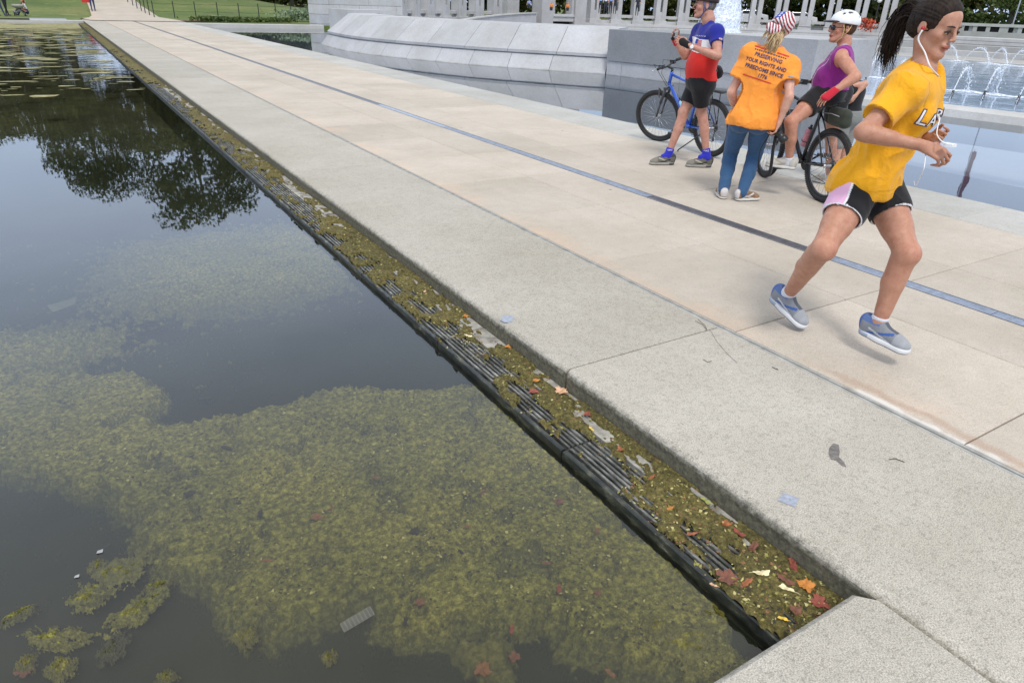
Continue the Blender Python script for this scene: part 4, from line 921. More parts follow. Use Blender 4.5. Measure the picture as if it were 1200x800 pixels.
# ================================================================== FIGURES: a small signed-distance sculpting kit
A3 = lambda *v: np.array(v, float)
def unit(v): v = np.asarray(v, float); return v/np.linalg.norm(v)
class Field:
    def __init__(s, lo, hi, h):
        s.lo = np.array(lo, float); s.h = h; s.n = (np.ceil((np.array(hi)-s.lo)/h)+1).astype(int); s.d = np.full(s.n, .15, np.float32)
    def win(s, lo, hi):
        a = np.clip(np.floor((np.array(lo)-s.lo)/s.h).astype(int), 0, s.n); b_ = np.clip(np.ceil((np.array(hi)-s.lo)/s.h).astype(int)+1, 0, s.n)
        if (b_ <= a).any(): return None
        ax = [(s.lo[i]+s.h*np.arange(a[i], b_[i])).astype(np.float32) for i in range(3)]
        return tuple(slice(a[i], b_[i]) for i in range(3)), (ax[0][:, None, None], ax[1][None, :, None], ax[2][None, None, :])
    def comb(s, sl, q, k, op):
        d = s.d[sl]
        if op == 'sub': q = -q; h = np.clip(.5-.5*(q-d)/k, 0, 1); s.d[sl] = q*(1-h)+d*h+k*h*(1-h)
        elif op == 'int': h = np.clip(.5-.5*(q-d)/k, 0, 1); s.d[sl] = q*(1-h)+d*h+k*h*(1-h)
        else: h = np.clip(.5+.5*(q-d)/k, 0, 1); s.d[sl] = q*(1-h)+d*h-k*h*(1-h)
    def cap(s, a, b, ra, rb, k=.02, n=None, sq=1., op='add'):
        a = np.array(a, float); b = np.array(b, float); m_ = max(ra, rb)*max(1, 1)+k+.01
        w_ = s.win(np.minimum(a, b)-m_, np.maximum(a, b)+m_)
        if w_ is None: return
        sl, (X, Y, Z) = w_; px, py, pz = X-a[0], Y-a[1], Z-a[2]; ba = b-a
        if n is not None:
            n = unit(n); f = 1/sq-1; t = (px*n[0]+py*n[1]+pz*n[2])*f; px = px+t*n[0]; py = py+t*n[1]; pz = pz+t*n[2]; ba = ba+n*(ba@n)*f
        L2 = max(float(ba@ba), 1e-9); h = np.clip((px*ba[0]+py*ba[1]+pz*ba[2])/L2, 0, 1)
        d = np.sqrt((px-ba[0]*h)**2+(py-ba[1]*h)**2+(pz-ba[2]*h)**2)-(ra+(rb-ra)*h)
        if n is not None: d = d*(.5+.5*min(sq, 1))
        s.comb(sl, d.astype(np.float32), k, op)
    def ell(s, c, F, r, k=.02, op='add'):
        c = np.array(c, float); m_ = max(r)+k+.01; w_ = s.win(c-m_, c+m_)
        if w_ is None: return
        sl, (X, Y, Z) = w_; px, py, pz = X-c[0], Y-c[1], Z-c[2]; k0 = 0; k1 = 0
        for i in range(3):
            q = px*F[i][0]+py*F[i][1]+pz*F[i][2]; k0 = k0+(q/r[i])**2; k1 = k1+(q/(r[i]*r[i]))**2
        k0 = np.sqrt(k0); k1 = np.sqrt(k1)+1e-6; s.comb(sl, (k0*(k0-1)/k1).astype(np.float32), k, op)
    def plane(s, p, n, k=.006, box=None):          # remove everything on the +n side of p
        p = np.array(p, float); n = unit(n); w_ = s.win(*(box or (s.lo-1, s.lo+s.n*s.h+1)))
        sl, (X, Y, Z) = w_; s.comb(sl, ((X-p[0])*n[0]+(Y-p[1])*n[1]+(Z-p[2])*n[2]).astype(np.float32), k, 'int')
    def mesh(s):
        d = s.d; d[0] = d[-1] = .1; d[:, 0] = d[:, -1] = .1; d[:, :, 0] = d[:, :, -1] = .1
        ins = d < 0; nx, ny, nz_ = d.shape
        c = np.zeros((nx-1, ny-1, nz_-1), np.int8)
        for i in (0, 1):
            for j in (0, 1):
                for k in (0, 1): c += ins[i:nx-1+i, j:ny-1+j, k:nz_-1+k]
        I, J, K = np.nonzero((c > 0) & (c < 8)); idx = np.full(c.shape, -1, np.int32); idx[I, J, K] = np.arange(len(I))
        acc = np.zeros((len(I), 3)); cnt = np.zeros(len(I)); C = [(i, j, k) for i in (0, 1) for j in (0, 1) for k in (0, 1)]
        val = {q: d[I+q[0], J+q[1], K+q[2]].astype(float) for q in C}
        for q in C:
            for ax in range(3):
                if q[ax]: continue
                q2 = list(q); q2[ax] = 1; q2 = tuple(q2); a, b_ = val[q], val[q2]; m_ = (a < 0) != (b_ < 0); t = np.where(m_, a/(a-b_+1e-12), 0)
                for e in range(3): acc[:, e] += np.where(m_, q[e]+(t if e == ax else 0), 0)
                cnt += m_
        V = (acc/cnt[:, None]+np.stack([I, J, K], 1))*s.h+s.lo; Fs = []
        for ax in range(3):
            sl0 = [slice(None)]*3; sl1 = [slice(None)]*3; sl0[ax] = slice(0, -1); sl1[ax] = slice(1, None)
            a, b_ = ins[tuple(sl0)], ins[tuple(sl1)]; u, v = (ax+1) % 3, (ax+2) % 3
            P_ = np.array(np.nonzero(a != b_)); ok = (P_[u] > 0) & (P_[v] > 0); P_ = P_[:, ok]; fl = a[tuple(P_)]
            def gi(du, dv):
                Q = P_.copy(); Q[u] -= du; Q[v] -= dv; return idx[tuple(Q)]
            f = np.stack([gi(1, 1), gi(0, 1), gi(0, 0), gi(1, 0)], 1); f[~fl] = f[~fl][:, ::-1]; Fs.append(f)
        F = np.concatenate(Fs); F = F[(F >= 0).all(1)]; return V, F
    def normals(s, V):
        g = (V-s.lo)/s.h; i = np.clip(np.round(g).astype(int), 1, s.n-2); d = s.d
        n = np.stack([d[i[:, 0]+1, i[:, 1], i[:, 2]]-d[i[:, 0]-1, i[:, 1], i[:, 2]], d[i[:, 0], i[:, 1]+1, i[:, 2]]-d[i[:, 0], i[:, 1]-1, i[:, 2]], d[i[:, 0], i[:, 1], i[:, 2]+1]-d[i[:, 0], i[:, 1], i[:, 2]-1]], 1)
        return n/(np.linalg.norm(n, axis=1)[:, None]+1e-9)
def smooth_verts(V, F, it=2, lam=.5):
    n = len(V)
    for _ in range(it):
        acc = np.zeros_like(V); cnt = np.zeros(n)
        for a, b_ in ((0, 1), (1, 2), (2, 3), (3, 0)):
            for p, q in ((a, b_), (b_, a)):
                for e in range(3): acc[:, e] += np.bincount(F[:, p], V[F[:, q], e], n)
                cnt += np.bincount(F[:, p], minlength=n)
        V = V+lam*(acc/np.maximum(cnt, 1)[:, None]-V)
    return V
def field_obj(name, fd, mat, parent, colf=None, disp=None, smooth=2):
    V, F = fd.mesh(); nrm = fd.normals(V); V = smooth_verts(V, F, smooth)
    if disp is not None: V = V+nrm*disp(V)[:, None]
    o = np_mesh(name, V, F, mat, parent)
    if colf is not None:
        c = np.ones((len(V), 4), np.float32); c[:, :3] = colf(V, nrm); at = o.data.color_attributes.new('Col', 'FLOAT_COLOR', 'POINT'); at.data.foreach_set('color', c.ravel())
    return o, V, F
# materials for people
def skin_mat(name, c, var=.10):
    m, t, b = node_mat(name); a = N(t, 'ShaderNodeVertexColor', layer_name='Col'); v = position(t)
    n = noise(t, 28, 4, .6, v); f = noise(t, 160, 3, .6, v)
    c_ = mixc(t, .9, a.outputs[0], ramp(t, n, [(.3, (.86, .76, .74)), (.7, (1.06, 1.10, 1.12))]), 'MULTIPLY'); c_ = mixc(t, .5, c_, ramp(t, noise(t, 7, 3, .5, v), [(.3, (.88, .80, .78)), (.7, (1.06, 1.06, 1.06))]), 'MULTIPLY'); c_ = mixc(t, .35, c_, ramp(t, f, [(.35, (.8, .74, .72)), (.6, (1.05, 1.05, 1.05))]), 'MULTIPLY')
    t.links.new(c_, b.inputs['Base Color']); b.inputs['Roughness'].default_value = .5; b.inputs['Specular IOR Level'].default_value = .35
    b.inputs['Subsurface Weight'].default_value = .10; b.inputs['Subsurface Radius'].default_value = (.02, .008, .004); b.inputs['Subsurface Scale'].default_value = .6
    bump(t, b, f, .12, .001); return m
def cloth_mat(name, c=None, rough=.9, wr=.35, scale=14, weave=900, spec=.2, sheen=.15, wd=.006):
    m, t, b = node_mat(name); v = position(t); n = noise(t, scale, 4, .55, v, .8); wv = noise(t, weave*.35, 2, .5, v)
    if c is None: src = N(t, 'ShaderNodeVertexColor', layer_name='Col').outputs[0]
    else: src = ramp(t, noise(t, 6, 3, .5, v), [(.3, tuple(x*.93 for x in c)), (.7, tuple(min(1, x*1.04) for x in c))])
    src = mixc(t, .35, src, ramp(t, wv, [(.3, (.85,)*3), (.7, (1.1,)*3)]), 'MULTIPLY')
    t.links.new(src, b.inputs['Base Color']); b.inputs['Roughness'].default_value = rough; b.inputs['Specular IOR Level'].default_value = spec
    b.inputs['Sheen Weight'].default_value = sheen
    h = math_(t, 'ADD', math_(t, 'MULTIPLY', n, 1.0), math_(t, 'MULTIPLY', wv, .05)); bump(t, b, h, wr, wd); return m
def hair_mat(name, c, c2):
    m, t, b = node_mat(name); v = position(t); n = noise(t, 55, 4, .6, scaled(t, v, (1.6, 1.6, .25)), .5)
    t.links.new(ramp(t, n, [(.35, c), (.66, c2)]), b.inputs['Base Color']); b.inputs['Roughness'].default_value = .62; b.inputs['Specular IOR Level'].default_value = .22; bump(t, b, n, .6, .004); return m
M['skin'] = skin_mat('skin', None); M['cloth_vc'] = cloth_mat('knit_cloth'); M['black_cloth'] = cloth_mat('black_stretch_cloth', (.012, .012, .014), .75, .25)
M['denim'] = cloth_mat('blue_denim', (.036, .088, .18), .9, .6, 26, 1200, wd=.008); M['white_plastic'] = basic('white_plastic', (.78, .78, .78), .35, scale=5, var=.03, bs=0)
M['black_plastic'] = basic('black_plastic', (.014, .014, .015), .35, var=.2, bs=0); M['black_rubber'] = basic('black_rubber', (.02, .02, .02), .75, var=.3, scale=40)
M['red_plastic'] = basic('red_plastic', (.5, .02, .03), .35, bs=0); M['sole_white'] = basic('white_foam_sole', (.62, .63, .63), .7, scale=30)
M['lens'] = basic('smoked_lens', (.01, .01, .012), .08, bs=0); M['eye_white'] = basic('eye_white', (.62, .58, .55), .25, bs=0, var=.04); M['iris'] = basic('brown_iris', (.05, .025, .012), .2, bs=0)
M['brow'] = basic('dark_brow_hair', (.03, .02, .015), .8, scale=80, var=.5); M['lash'] = M['brow']
M['hair_dark'] = hair_mat('dark_brown_hair', (.007, .0045, .0035), (.034, .020, .013)); M['hair_blond'] = hair_mat('blond_hair', (.38, .25, .12), (.72, .56, .34)); M['hair_brown'] = hair_mat('brown_hair', (.05, .02, .012), (.12, .055, .03))
M['strap_blue'] = basic('blue_strap', (.06, .10, .25), .7); M['strap_yellow'] = basic('tan_strap', (.62, .45, .2), .7)
def frame_of(f, u=(0, 0, 1)):           # rows: person's right, forward, up
    u = unit(u); f = np.asarray(f, float); f = unit(f-u*(f@u)); return np.array([np.cross(f, u), f, u])
def head_prims(fd, c, F, s=1.0, nose=1.0, female=True, neck=None, neck_r=.05, closed=.0):
    P = lambda x, y, z: np.array(c)+s*(F[0]*x+F[1]*y+F[2]*z); e = lambda p, r, k, op='add': fd.ell(P(*p), F, [q*s for q in r], k*s, op)
    if neck is not None:
        fd.cap(P(0, -.030, -.045), neck, neck_r*.96, neck_r*1.1, .03)
    e((0, -.018, .035), (.0745, .095, .086), .01); e((0, .026, -.035), (.056, .060, .072), .035); e((0, .040, .050), (.056, .050, .046), .03)
    jw = .041 if female else .053
    for q in (-1, 1):
        fd.cap(P(q*jw, -.005, -.055), P(q*.016, .068, -.092), .018*s, .017*s, .028*s)
        e((q*.040, .058, -.016), (.022, .022, .020), .022*s)
    e((0, .079, -.094), (.019, .015, .015), .02)
    by, br = (.080, .0085) if female else (.083, .011); fd.cap(P(-.032, by, .023), P(.032, by, .023), br*s, br*s, .022*s)
    for q in (-1, 1): e((q*.032, .1035, .007), (.018, .013, .010), .016, 'sub')
    for q in (-1, 1): e((q*.032, .0775, .004), (.0145, .0125, .0115), .004)
    fd.cap(P(0, .092, .020), P(0, .094+.024*nose, -.020), .0065*s, .0098*s, .012*s)
    for q in (-1, 1): e((q*.011, .103, -.026), (.008, .009, .007), .007)
    e((0, .088, -.050), (.026, .014, .012), .012)
    e((0, .0950, -.0525), (.020, .0080, .0050), .007); e((0, .0935, -.0640), (.017, .0085, .0060), .007)
    e((0, .1040, -.0585), (.022, .006, .0022), .003, 'sub')
    for q in (-1, 1):
        e((q*.0775, -.010, -.002), (.0085, .019, .031), .006); e((q*.088, -.006, .002), (.006, .010, .017), .006, 'sub')
    return P
def face_col(c, F, s, base, lip, blush=.5):
    def f(V):
        q = (V-np.array(c))@F.T/s; x, y, z = q[:, 0], q[:, 1], q[:, 2]; col = np.tile(np.array(base, float), (len(V), 1))
        m_ = np.exp(-(((np.abs(x)-.045)/.022)**2+((z+.02)/.02)**2))*(y > .02)*blush
        col = col*(1-m_[:, None]*.35)+np.array([base[0]*1.02, base[1]*.62, base[2]*.55])*m_[:, None]*.35
        l = (np.abs(x) < .021-.25*np.abs(z+.0585)) & (y > .085) & (np.abs(z+.0585) < .0115)
        col[l] = lip; dk = (np.abs(x) < .023) & (y > .085) & (np.abs(z+.0585) < .0022); col[dk] = np.array(lip)*.25  # crease shade between the lips painted as a dark line
        n_ = (np.abs(np.abs(x)-.008) < .004) & (y > .1) & (np.abs(z+.031) < .003); col[n_] = np.array(base)*.35
        return col
    return f
def hand_prims(fd, W, D, Np, T, curls, s=1., thumb=.5, spread=.05, k=.006):
    """W wrist, D towards the knuckles, Np out of the palm, T towards the thumb; curls = radians per joint for index..little"""
    D = unit(D); Np = unit(np.asarray(Np, float)-D*(np.asarray(Np, float)@D)); T0 = np.cross(D, Np); T = T0 if T0@np.asarray(T, float) > 0 else -T0
    kn = []
    for i, (t, l) in enumerate(((.030, .088), (.010, .092), (-.010, .088), (-.028, .080))):
        p = W+s*(D*l+T*t); kn.append(p); fd.cap(W+s*(D*.012+T*t*.55), p, .0155*s, .0115*s, .012*s, Np, .85)
    fd.cap(W-D*.02*s, W+D*.03*s, .021*s, .022*s, .015*s, Np, .75)
    Ls = ((.042, .026, .020), (.047, .029, .021), (.043, .027, .020), (.033, .021, .018))
    for i in range(4):
        p = kn[i]; ang = 0; tv = T*(1.5-i)*spread
        for j in range(3):
            ang += curls[i][j] if isinstance(curls[i], (tuple, list)) else curls[i]
            d = unit(D*math.cos(ang)+Np*math.sin(ang)+tv*math.cos(ang)); r = (.0088, .0080, .0072)[j]*s*(.92 if i == 3 else 1); q = p+d*Ls[i][j]*s
            fd.cap(p, q, r, r*.93, .0035*s); p = q
    p = W+s*(D*.022+T*.022+Np*.006); d = unit(D*.62+T*.72+Np*.35*thumb); q = p+d*.042*s; fd.cap(p, q, .0135*s, .0105*s, .01*s)
    d2 = unit(D*.9+T*(.35-.3*thumb)+Np*.6*thumb); q2 = q+d2*.032*s; fd.cap(q, q2, .0098*s, .0088*s, .004*s)
    d3 = unit(D*.9+T*(.15-.5*thumb)+Np*.9*thumb); fd.cap(q2, q2+d3*.026*s, .0086*s, .0072*s, .003*s)
def arm_prims(fd, S_, E_, W_, s=1., inf=0., fore=True, up=True, k=.02):
    S_, E_, W_ = map(np.array, (S_, E_, W_)); d = E_-S_
    if up:
        fd.cap(S_, E_, .048*s+inf, .037*s+inf, k); fd.ell(S_+d*.42, frame_of(np.cross(d, [0, .3, 1]), d), (.040*s+inf, .042*s+inf, .09*s+inf), .02)
        fd.ell(S_, np.eye(3), [.056*s+inf]*3, .03)
    if fore:
        d = W_-E_; fd.cap(E_, W_, .036*s+inf, .0235*s+inf, .015); fd.cap(E_+d*.12, E_+d*.45, .038*s+inf, .032*s+inf, .02)
def leg_prims(fd, H_, K_, A_, s=1., inf=0., shin=True, thigh=True, back=None, top=.086):
    H_, K_, A_ = map(lambda v: np.array(v, float), (H_, K_, A_)); d = K_-H_
    back = np.array(back if back is not None else unit(np.cross(np.cross(d, A_-K_), d)) if np.linalg.norm(np.cross(d, A_-K_)) > 1e-3 else (0, 1, 0), float)
    if thigh:
        fd.cap(H_, K_, top*s+inf, .053*s+inf, .03); fd.cap(H_+d*.1, H_+d*.6, .078*s+inf, .064*s+inf, .03)
        fd.ell(K_-back*.008*s, np.eye(3), [.052*s+inf]*3, .02)
    if shin:
        d = A_-K_; fd.cap(K_, A_, .049*s+inf, .034*s+inf, .02)
        fd.cap(K_+d*.14+back*.016*s, K_+d*.42+back*.014*s, .046*s+inf, .046*s+inf, .03); fd.cap(K_+d*.42+back*.014*s, K_+d*.8+back*.004*s, .045*s+inf, .031*s+inf, .02)
def torso_prims(fd, pel, chest, neck, SR, SL, F, Fp, s=1., inf=0., female=True, belly=0., k=.04, shoulders=True):
    """F: frame of the rib cage, Fp: frame of the pelvis (rows right, forward, up)"""
    pel, chest, neck, SR, SL = map(lambda v: np.array(v, float), (pel, chest, neck, SR, SL)); up = chest-pel
    hw = (.158 if female else .150)*s+inf
    fd.ell(pel+Fp[2]*.01, Fp, (hw, .105*s+inf, .115*s+inf), k)
    for q in (-1, 1): fd.ell(pel+Fp[0]*q*.075*s-Fp[1]*.045*s-Fp[2]*.03*s, Fp, (.085*s+inf, .085*s+inf, .09*s+inf), k)
    wr = (.118 if female else .135)*s+inf
    m_ = pel+up*.5; fd.cap(pel+up*.15, chest-up*.1, wr*1.05, wr*1.08, k, F[1], .76)
    if belly: fd.ell(pel+up*.38+F[1]*(.045+belly*.35)*s, F, (.13*s+inf, (.09+belly)*s+inf, .15*s+inf), .05)
    fd.ell(chest-F[2]*.02*s, F, (.150*s+inf, .108*s+inf, .185*s+inf), k)
    if shoulders:
        mid = (SR+SL)/2; fd.cap(SR, SL, .050*s+inf, .050*s+inf, .05); fd.cap(mid+F[2]*.01, neck, .085*s+inf, .052*s+inf, .05, F[1], .75)
        fd.cap(chest+F[0]*.07*s+F[2]*.05*s, SR, .085*s+inf, .052*s+inf, .05); fd.cap(chest-F[0]*.07*s+F[2]*.05*s, SL, .085*s+inf, .052*s+inf, .05)
    if female:
        for q in (-1, 1): fd.ell(chest+F[0]*q*.072*s+F[1]*.078*s-F[2]*.025*s, F, (.062*s+inf, .055*s+inf, .062*s+inf), .03)
def folds(amp, sc=(9, 9, 5), seed=0, fine=.25):
    def f(V):
        x, y, z = V[:, 0]*sc[0]+seed, V[:, 1]*sc[1], V[:, 2]*sc[2]; w_ = vnoise(x*.5, y*.5, z*.5)*2.2
        r = 1-np.abs(2*vnoise(x+w_, y-w_, z+w_)-1); r2 = 1-np.abs(2*vnoise(x*2.3+w_, y*2.3, z*2.3-w_)-1)
        return amp*((r**2-.35)+fine*(r2**2-.35))
    return f
# ---- shoes, built once in their own frame (x right, y toe, z up, sole at z = 0, heel at y = 0)
def shoe_mesh(style, h=.0045):
    fd = Field((-.07, -.03, -.01), (.07, .31, .16), h); I3 = np.eye(3)
    fd.cap((0, .045, .055), (0, .21, .045), .036, .034, .02, (0, 0, 1), .9); fd.cap((0, .035, .05), (0, .06, .095), .038, .036, .02); fd.cap((0, .03, .07), (0, .105, .078), .033, .033, .02)
    fd.cap((.0, .10, .07), (0, .19, .05), .030, .028, .03); fd.ell((0, .225, .036), I3, (.042, .052, .030), .02); fd.ell((0, .035, .05), I3, (.034, .040, .05), .02)
    fd.cap((0, .025, .082), (0, .088, .086), .040, .039, .015); fd.ell((0, .056, .142), I3, (.030, .040, .044), .006, 'sub'); fd.plane((0, 0, .022), (0, 0, -1), .003)
    so_ = Field((-.07, -.03, -.01), (.07, .31, .06), h)
    for a, b_, r in (((0, .04, .016), (0, .12, .014), .042), ((0, .12, .014), (.003, .235, .018), .046)): so_.cap(a, b_, r, r, .02)
    so_.plane((0, 0, .030), (0, 0, 1), .003); so_.plane((0, 0, .001), (0, 0, -1), .004)
    return fd, so_
SH_U, SH_S = shoe_mesh(0)
SHU = SH_U.mesh(); SHS = SH_S.mesh(); SHU = (smooth_verts(*SHU, 3), SHU[1]); SHS = (smooth_verts(*SHS, 3), SHS[1])
def shoe_colors(st):
    def up(V):
        x, y, z = V.T; c = np.tile(np.array(st['main'], float), (len(V), 1)); n = fbm(x*60, y*60, z*60, 3)
        toe = (y > .20) | (z < .035); c[toe] = st.get('toe', st['main'])
        tong = (np.abs(x) < .014) & (y > .09) & (y < .2) & (z > .06); c[tong] = st.get('tongue', st['main'])
        w1 = (np.abs(x) > .018) & (np.abs((z-.05)-.35*(y-.11)) < .007) & (y > .05) & (y < .19); c[w1] = st.get('stripe', st['main'])
        w2 = (np.abs(x) > .018) & (np.abs((z-.045)+.30*(y-.12)) < .006) & (y > .06) & (y < .20); c[w2] = st.get('stripe2', st.get('stripe', st['main']))
        col = (z > .088) & (y < .11); c[col] = st.get('collar', st['main']); hl = (y < .012) & (z > .03); c[hl] = st.get('heel', st['main'])
        return c*(.85+.3*n[:, None])
    def so(V):
        x, y, z = V.T; c = np.tile(np.array(st['sole'], float), (len(V), 1)); c[z < .009] = st.get('tread', (.03, .03, .03)); acc = (y < .07) & (z > .010) & (z < .024); c[acc] = st.get('solea', st['sole']); return c
    return up, so
def shoe(parent, ankle_base, toe_dir, up, st, s=1.0, label=None):
    """ankle_base: world point of the heel bottom"""
    f = unit(toe_dir); u = np.asarray(up, float); u = unit(u-f*(u@f)); r = np.cross(f, u); R = np.array([r, f, u]); cu, cs = shoe_colors(st); o0 = None
    b0 = np.array(ankle_base, float)
    for nm, (V, F), cf in (('shoe', SHU, cu), ('sole', SHS, cs)):
        W = b0+(V*s)@R; par = parent if o0 is None else o0; o = np_mesh(nm, W, F, M['cloth_vc'] if nm == 'shoe' else M['sole_vc'], par, base=parent['_b'])
        c = np.ones((len(V), 4), np.float32); c[:, :3] = cf(V); o.data.color_attributes.new('Col', 'FLOAT_COLOR', 'POINT').data.foreach_set('color', c.ravel())
        if o0 is None: o0 = o
    b = MB(); T = lambda x, y, z: tuple(b0+s*(r*x+f*y+u*z))
    for i in range(5):
        y = .105+i*.02; zt_ = .103-i*.0105; b.tube([T(-.020, y, zt_-.006), T(0, y+.006, zt_+.004), T(.020, y, zt_-.006)], .0028*s, 5); b.tube([T(.020, y, zt_-.006), T(0, y+.012, zt_+.002), T(-.020, y+.018, zt_-.012)], .0024*s, 5)
    for q in (-1, 1): b.tube([T(0, .098, .112), T(q*.02, .09, .118), T(q*.032, .11, .100), T(q*.012, .10, .108)], .0024*s, 5)
    b.build('laces', M['lace'] if 'lace' not in st else M[st['lace']], o0, smooth=True, base=parent['_b'])
    return o0
m, t, bb = node_mat('rubber_sole'); t.links.new(N(t, 'ShaderNodeVertexColor', layer_name='Col').outputs[0], bb.inputs['Base Color']); bb.inputs['Roughness'].default_value = .7; M['sole_vc'] = m
M['lace'] = basic('laces', (.45, .45, .45), .9); M['lace_dark'] = basic('dark_laces', (.05, .05, .05), .9)
# ---- flat prints: letters and shapes laid on a garment
def tri_text(txt, size, shear=0, bold=0):
    cu = bpy.data.curves.new('t', 'FONT'); cu.body = txt; cu.size = size; cu.align_x = 'CENTER'; cu.shear = shear; cu.offset = bold; cu.resolution_u = 2
    o = bpy.data.objects.new('t', cu); COL.objects.link(o); bpy.context.view_layer.update(); dg = bpy.context.evaluated_depsgraph_get(); me = bpy.data.meshes.new_from_object(o.evaluated_get(dg)); bpy.data.objects.remove(o)
    bm = bmesh.new(); bm.from_mesh(me); bmesh.ops.triangulate(bm, faces=bm.faces)
    for _ in range(2):
        le = [e for e in bm.edges if e.calc_length() > size*.22]
        if le: bmesh.ops.subdivide_edges(bm, edges=le, cuts=1); bmesh.ops.triangulate(bm, faces=bm.faces)
    V = [(v.co.x, v.co.y) for v in bm.verts]; F = [tuple(v.index for v in f.verts) for f in bm.faces]; bm.free(); return V, F
def rect2(x0, y0, x1, y1, n=8, m_=3):
    V = [(x0+(x1-x0)*i/n, y0+(y1-y0)*j/m_) for i in range(n+1) for j in range(m_+1)]; F = [(i*(m_+1)+j, (i+1)*(m_+1)+j, (i+1)*(m_+1)+j+1, i*(m_+1)+j+1) for i in range(n) for j in range(m_)]; return V, F
def decal(name, VF, origin, right, up, bvh, mat, parent, off=.003, depth=.3):
    o_, r, u = map(lambda v: Vector(tuple(v)), (origin, right, up)); r.normalize(); u = (u-r*u.dot(r)).normalized(); n = r.cross(u); V = []; ok = []
    for x, y in VF[0]:
        p = o_+r*x+u*y; h = bvh.ray_cast(p+n*depth, -n, depth*2)
        if h[0] is not None: V.append(h[0]+n*off); ok.append(True)
        else: V.append(p); ok.append(False)
    b = MB(); b.add([tuple(v) for v in V], [f for f in VF[1] if all(ok[i] for i in f)])
    return b.build(name, mat, parent) if b.f else None
def bvh_of(V, F): return BVHTree.FromPolygons([tuple(v) for v in V], [tuple(int(i) for i in f) for f in F])
def onD(x, y, D):
    d = ray(x, y); t = D/math.hypot(d[0], d[1]); return np.array([d[0]*t, d[1]*t, CAM_H+d[2]*t])
def oX(x, y, X): return np.array(onX(x, y, X))
for nm, c in dict(print_red=(.55, .03, .03), print_navy=(.03, .035, .10), print_white=(.75, .75, .75), print_black=(.02, .02, .02), print_blue=(.03, .04, .35), print_grey=(.3, .3, .32)).items(): M[nm] = basic(nm, c, .7, scale=60, var=.1, bs=0)
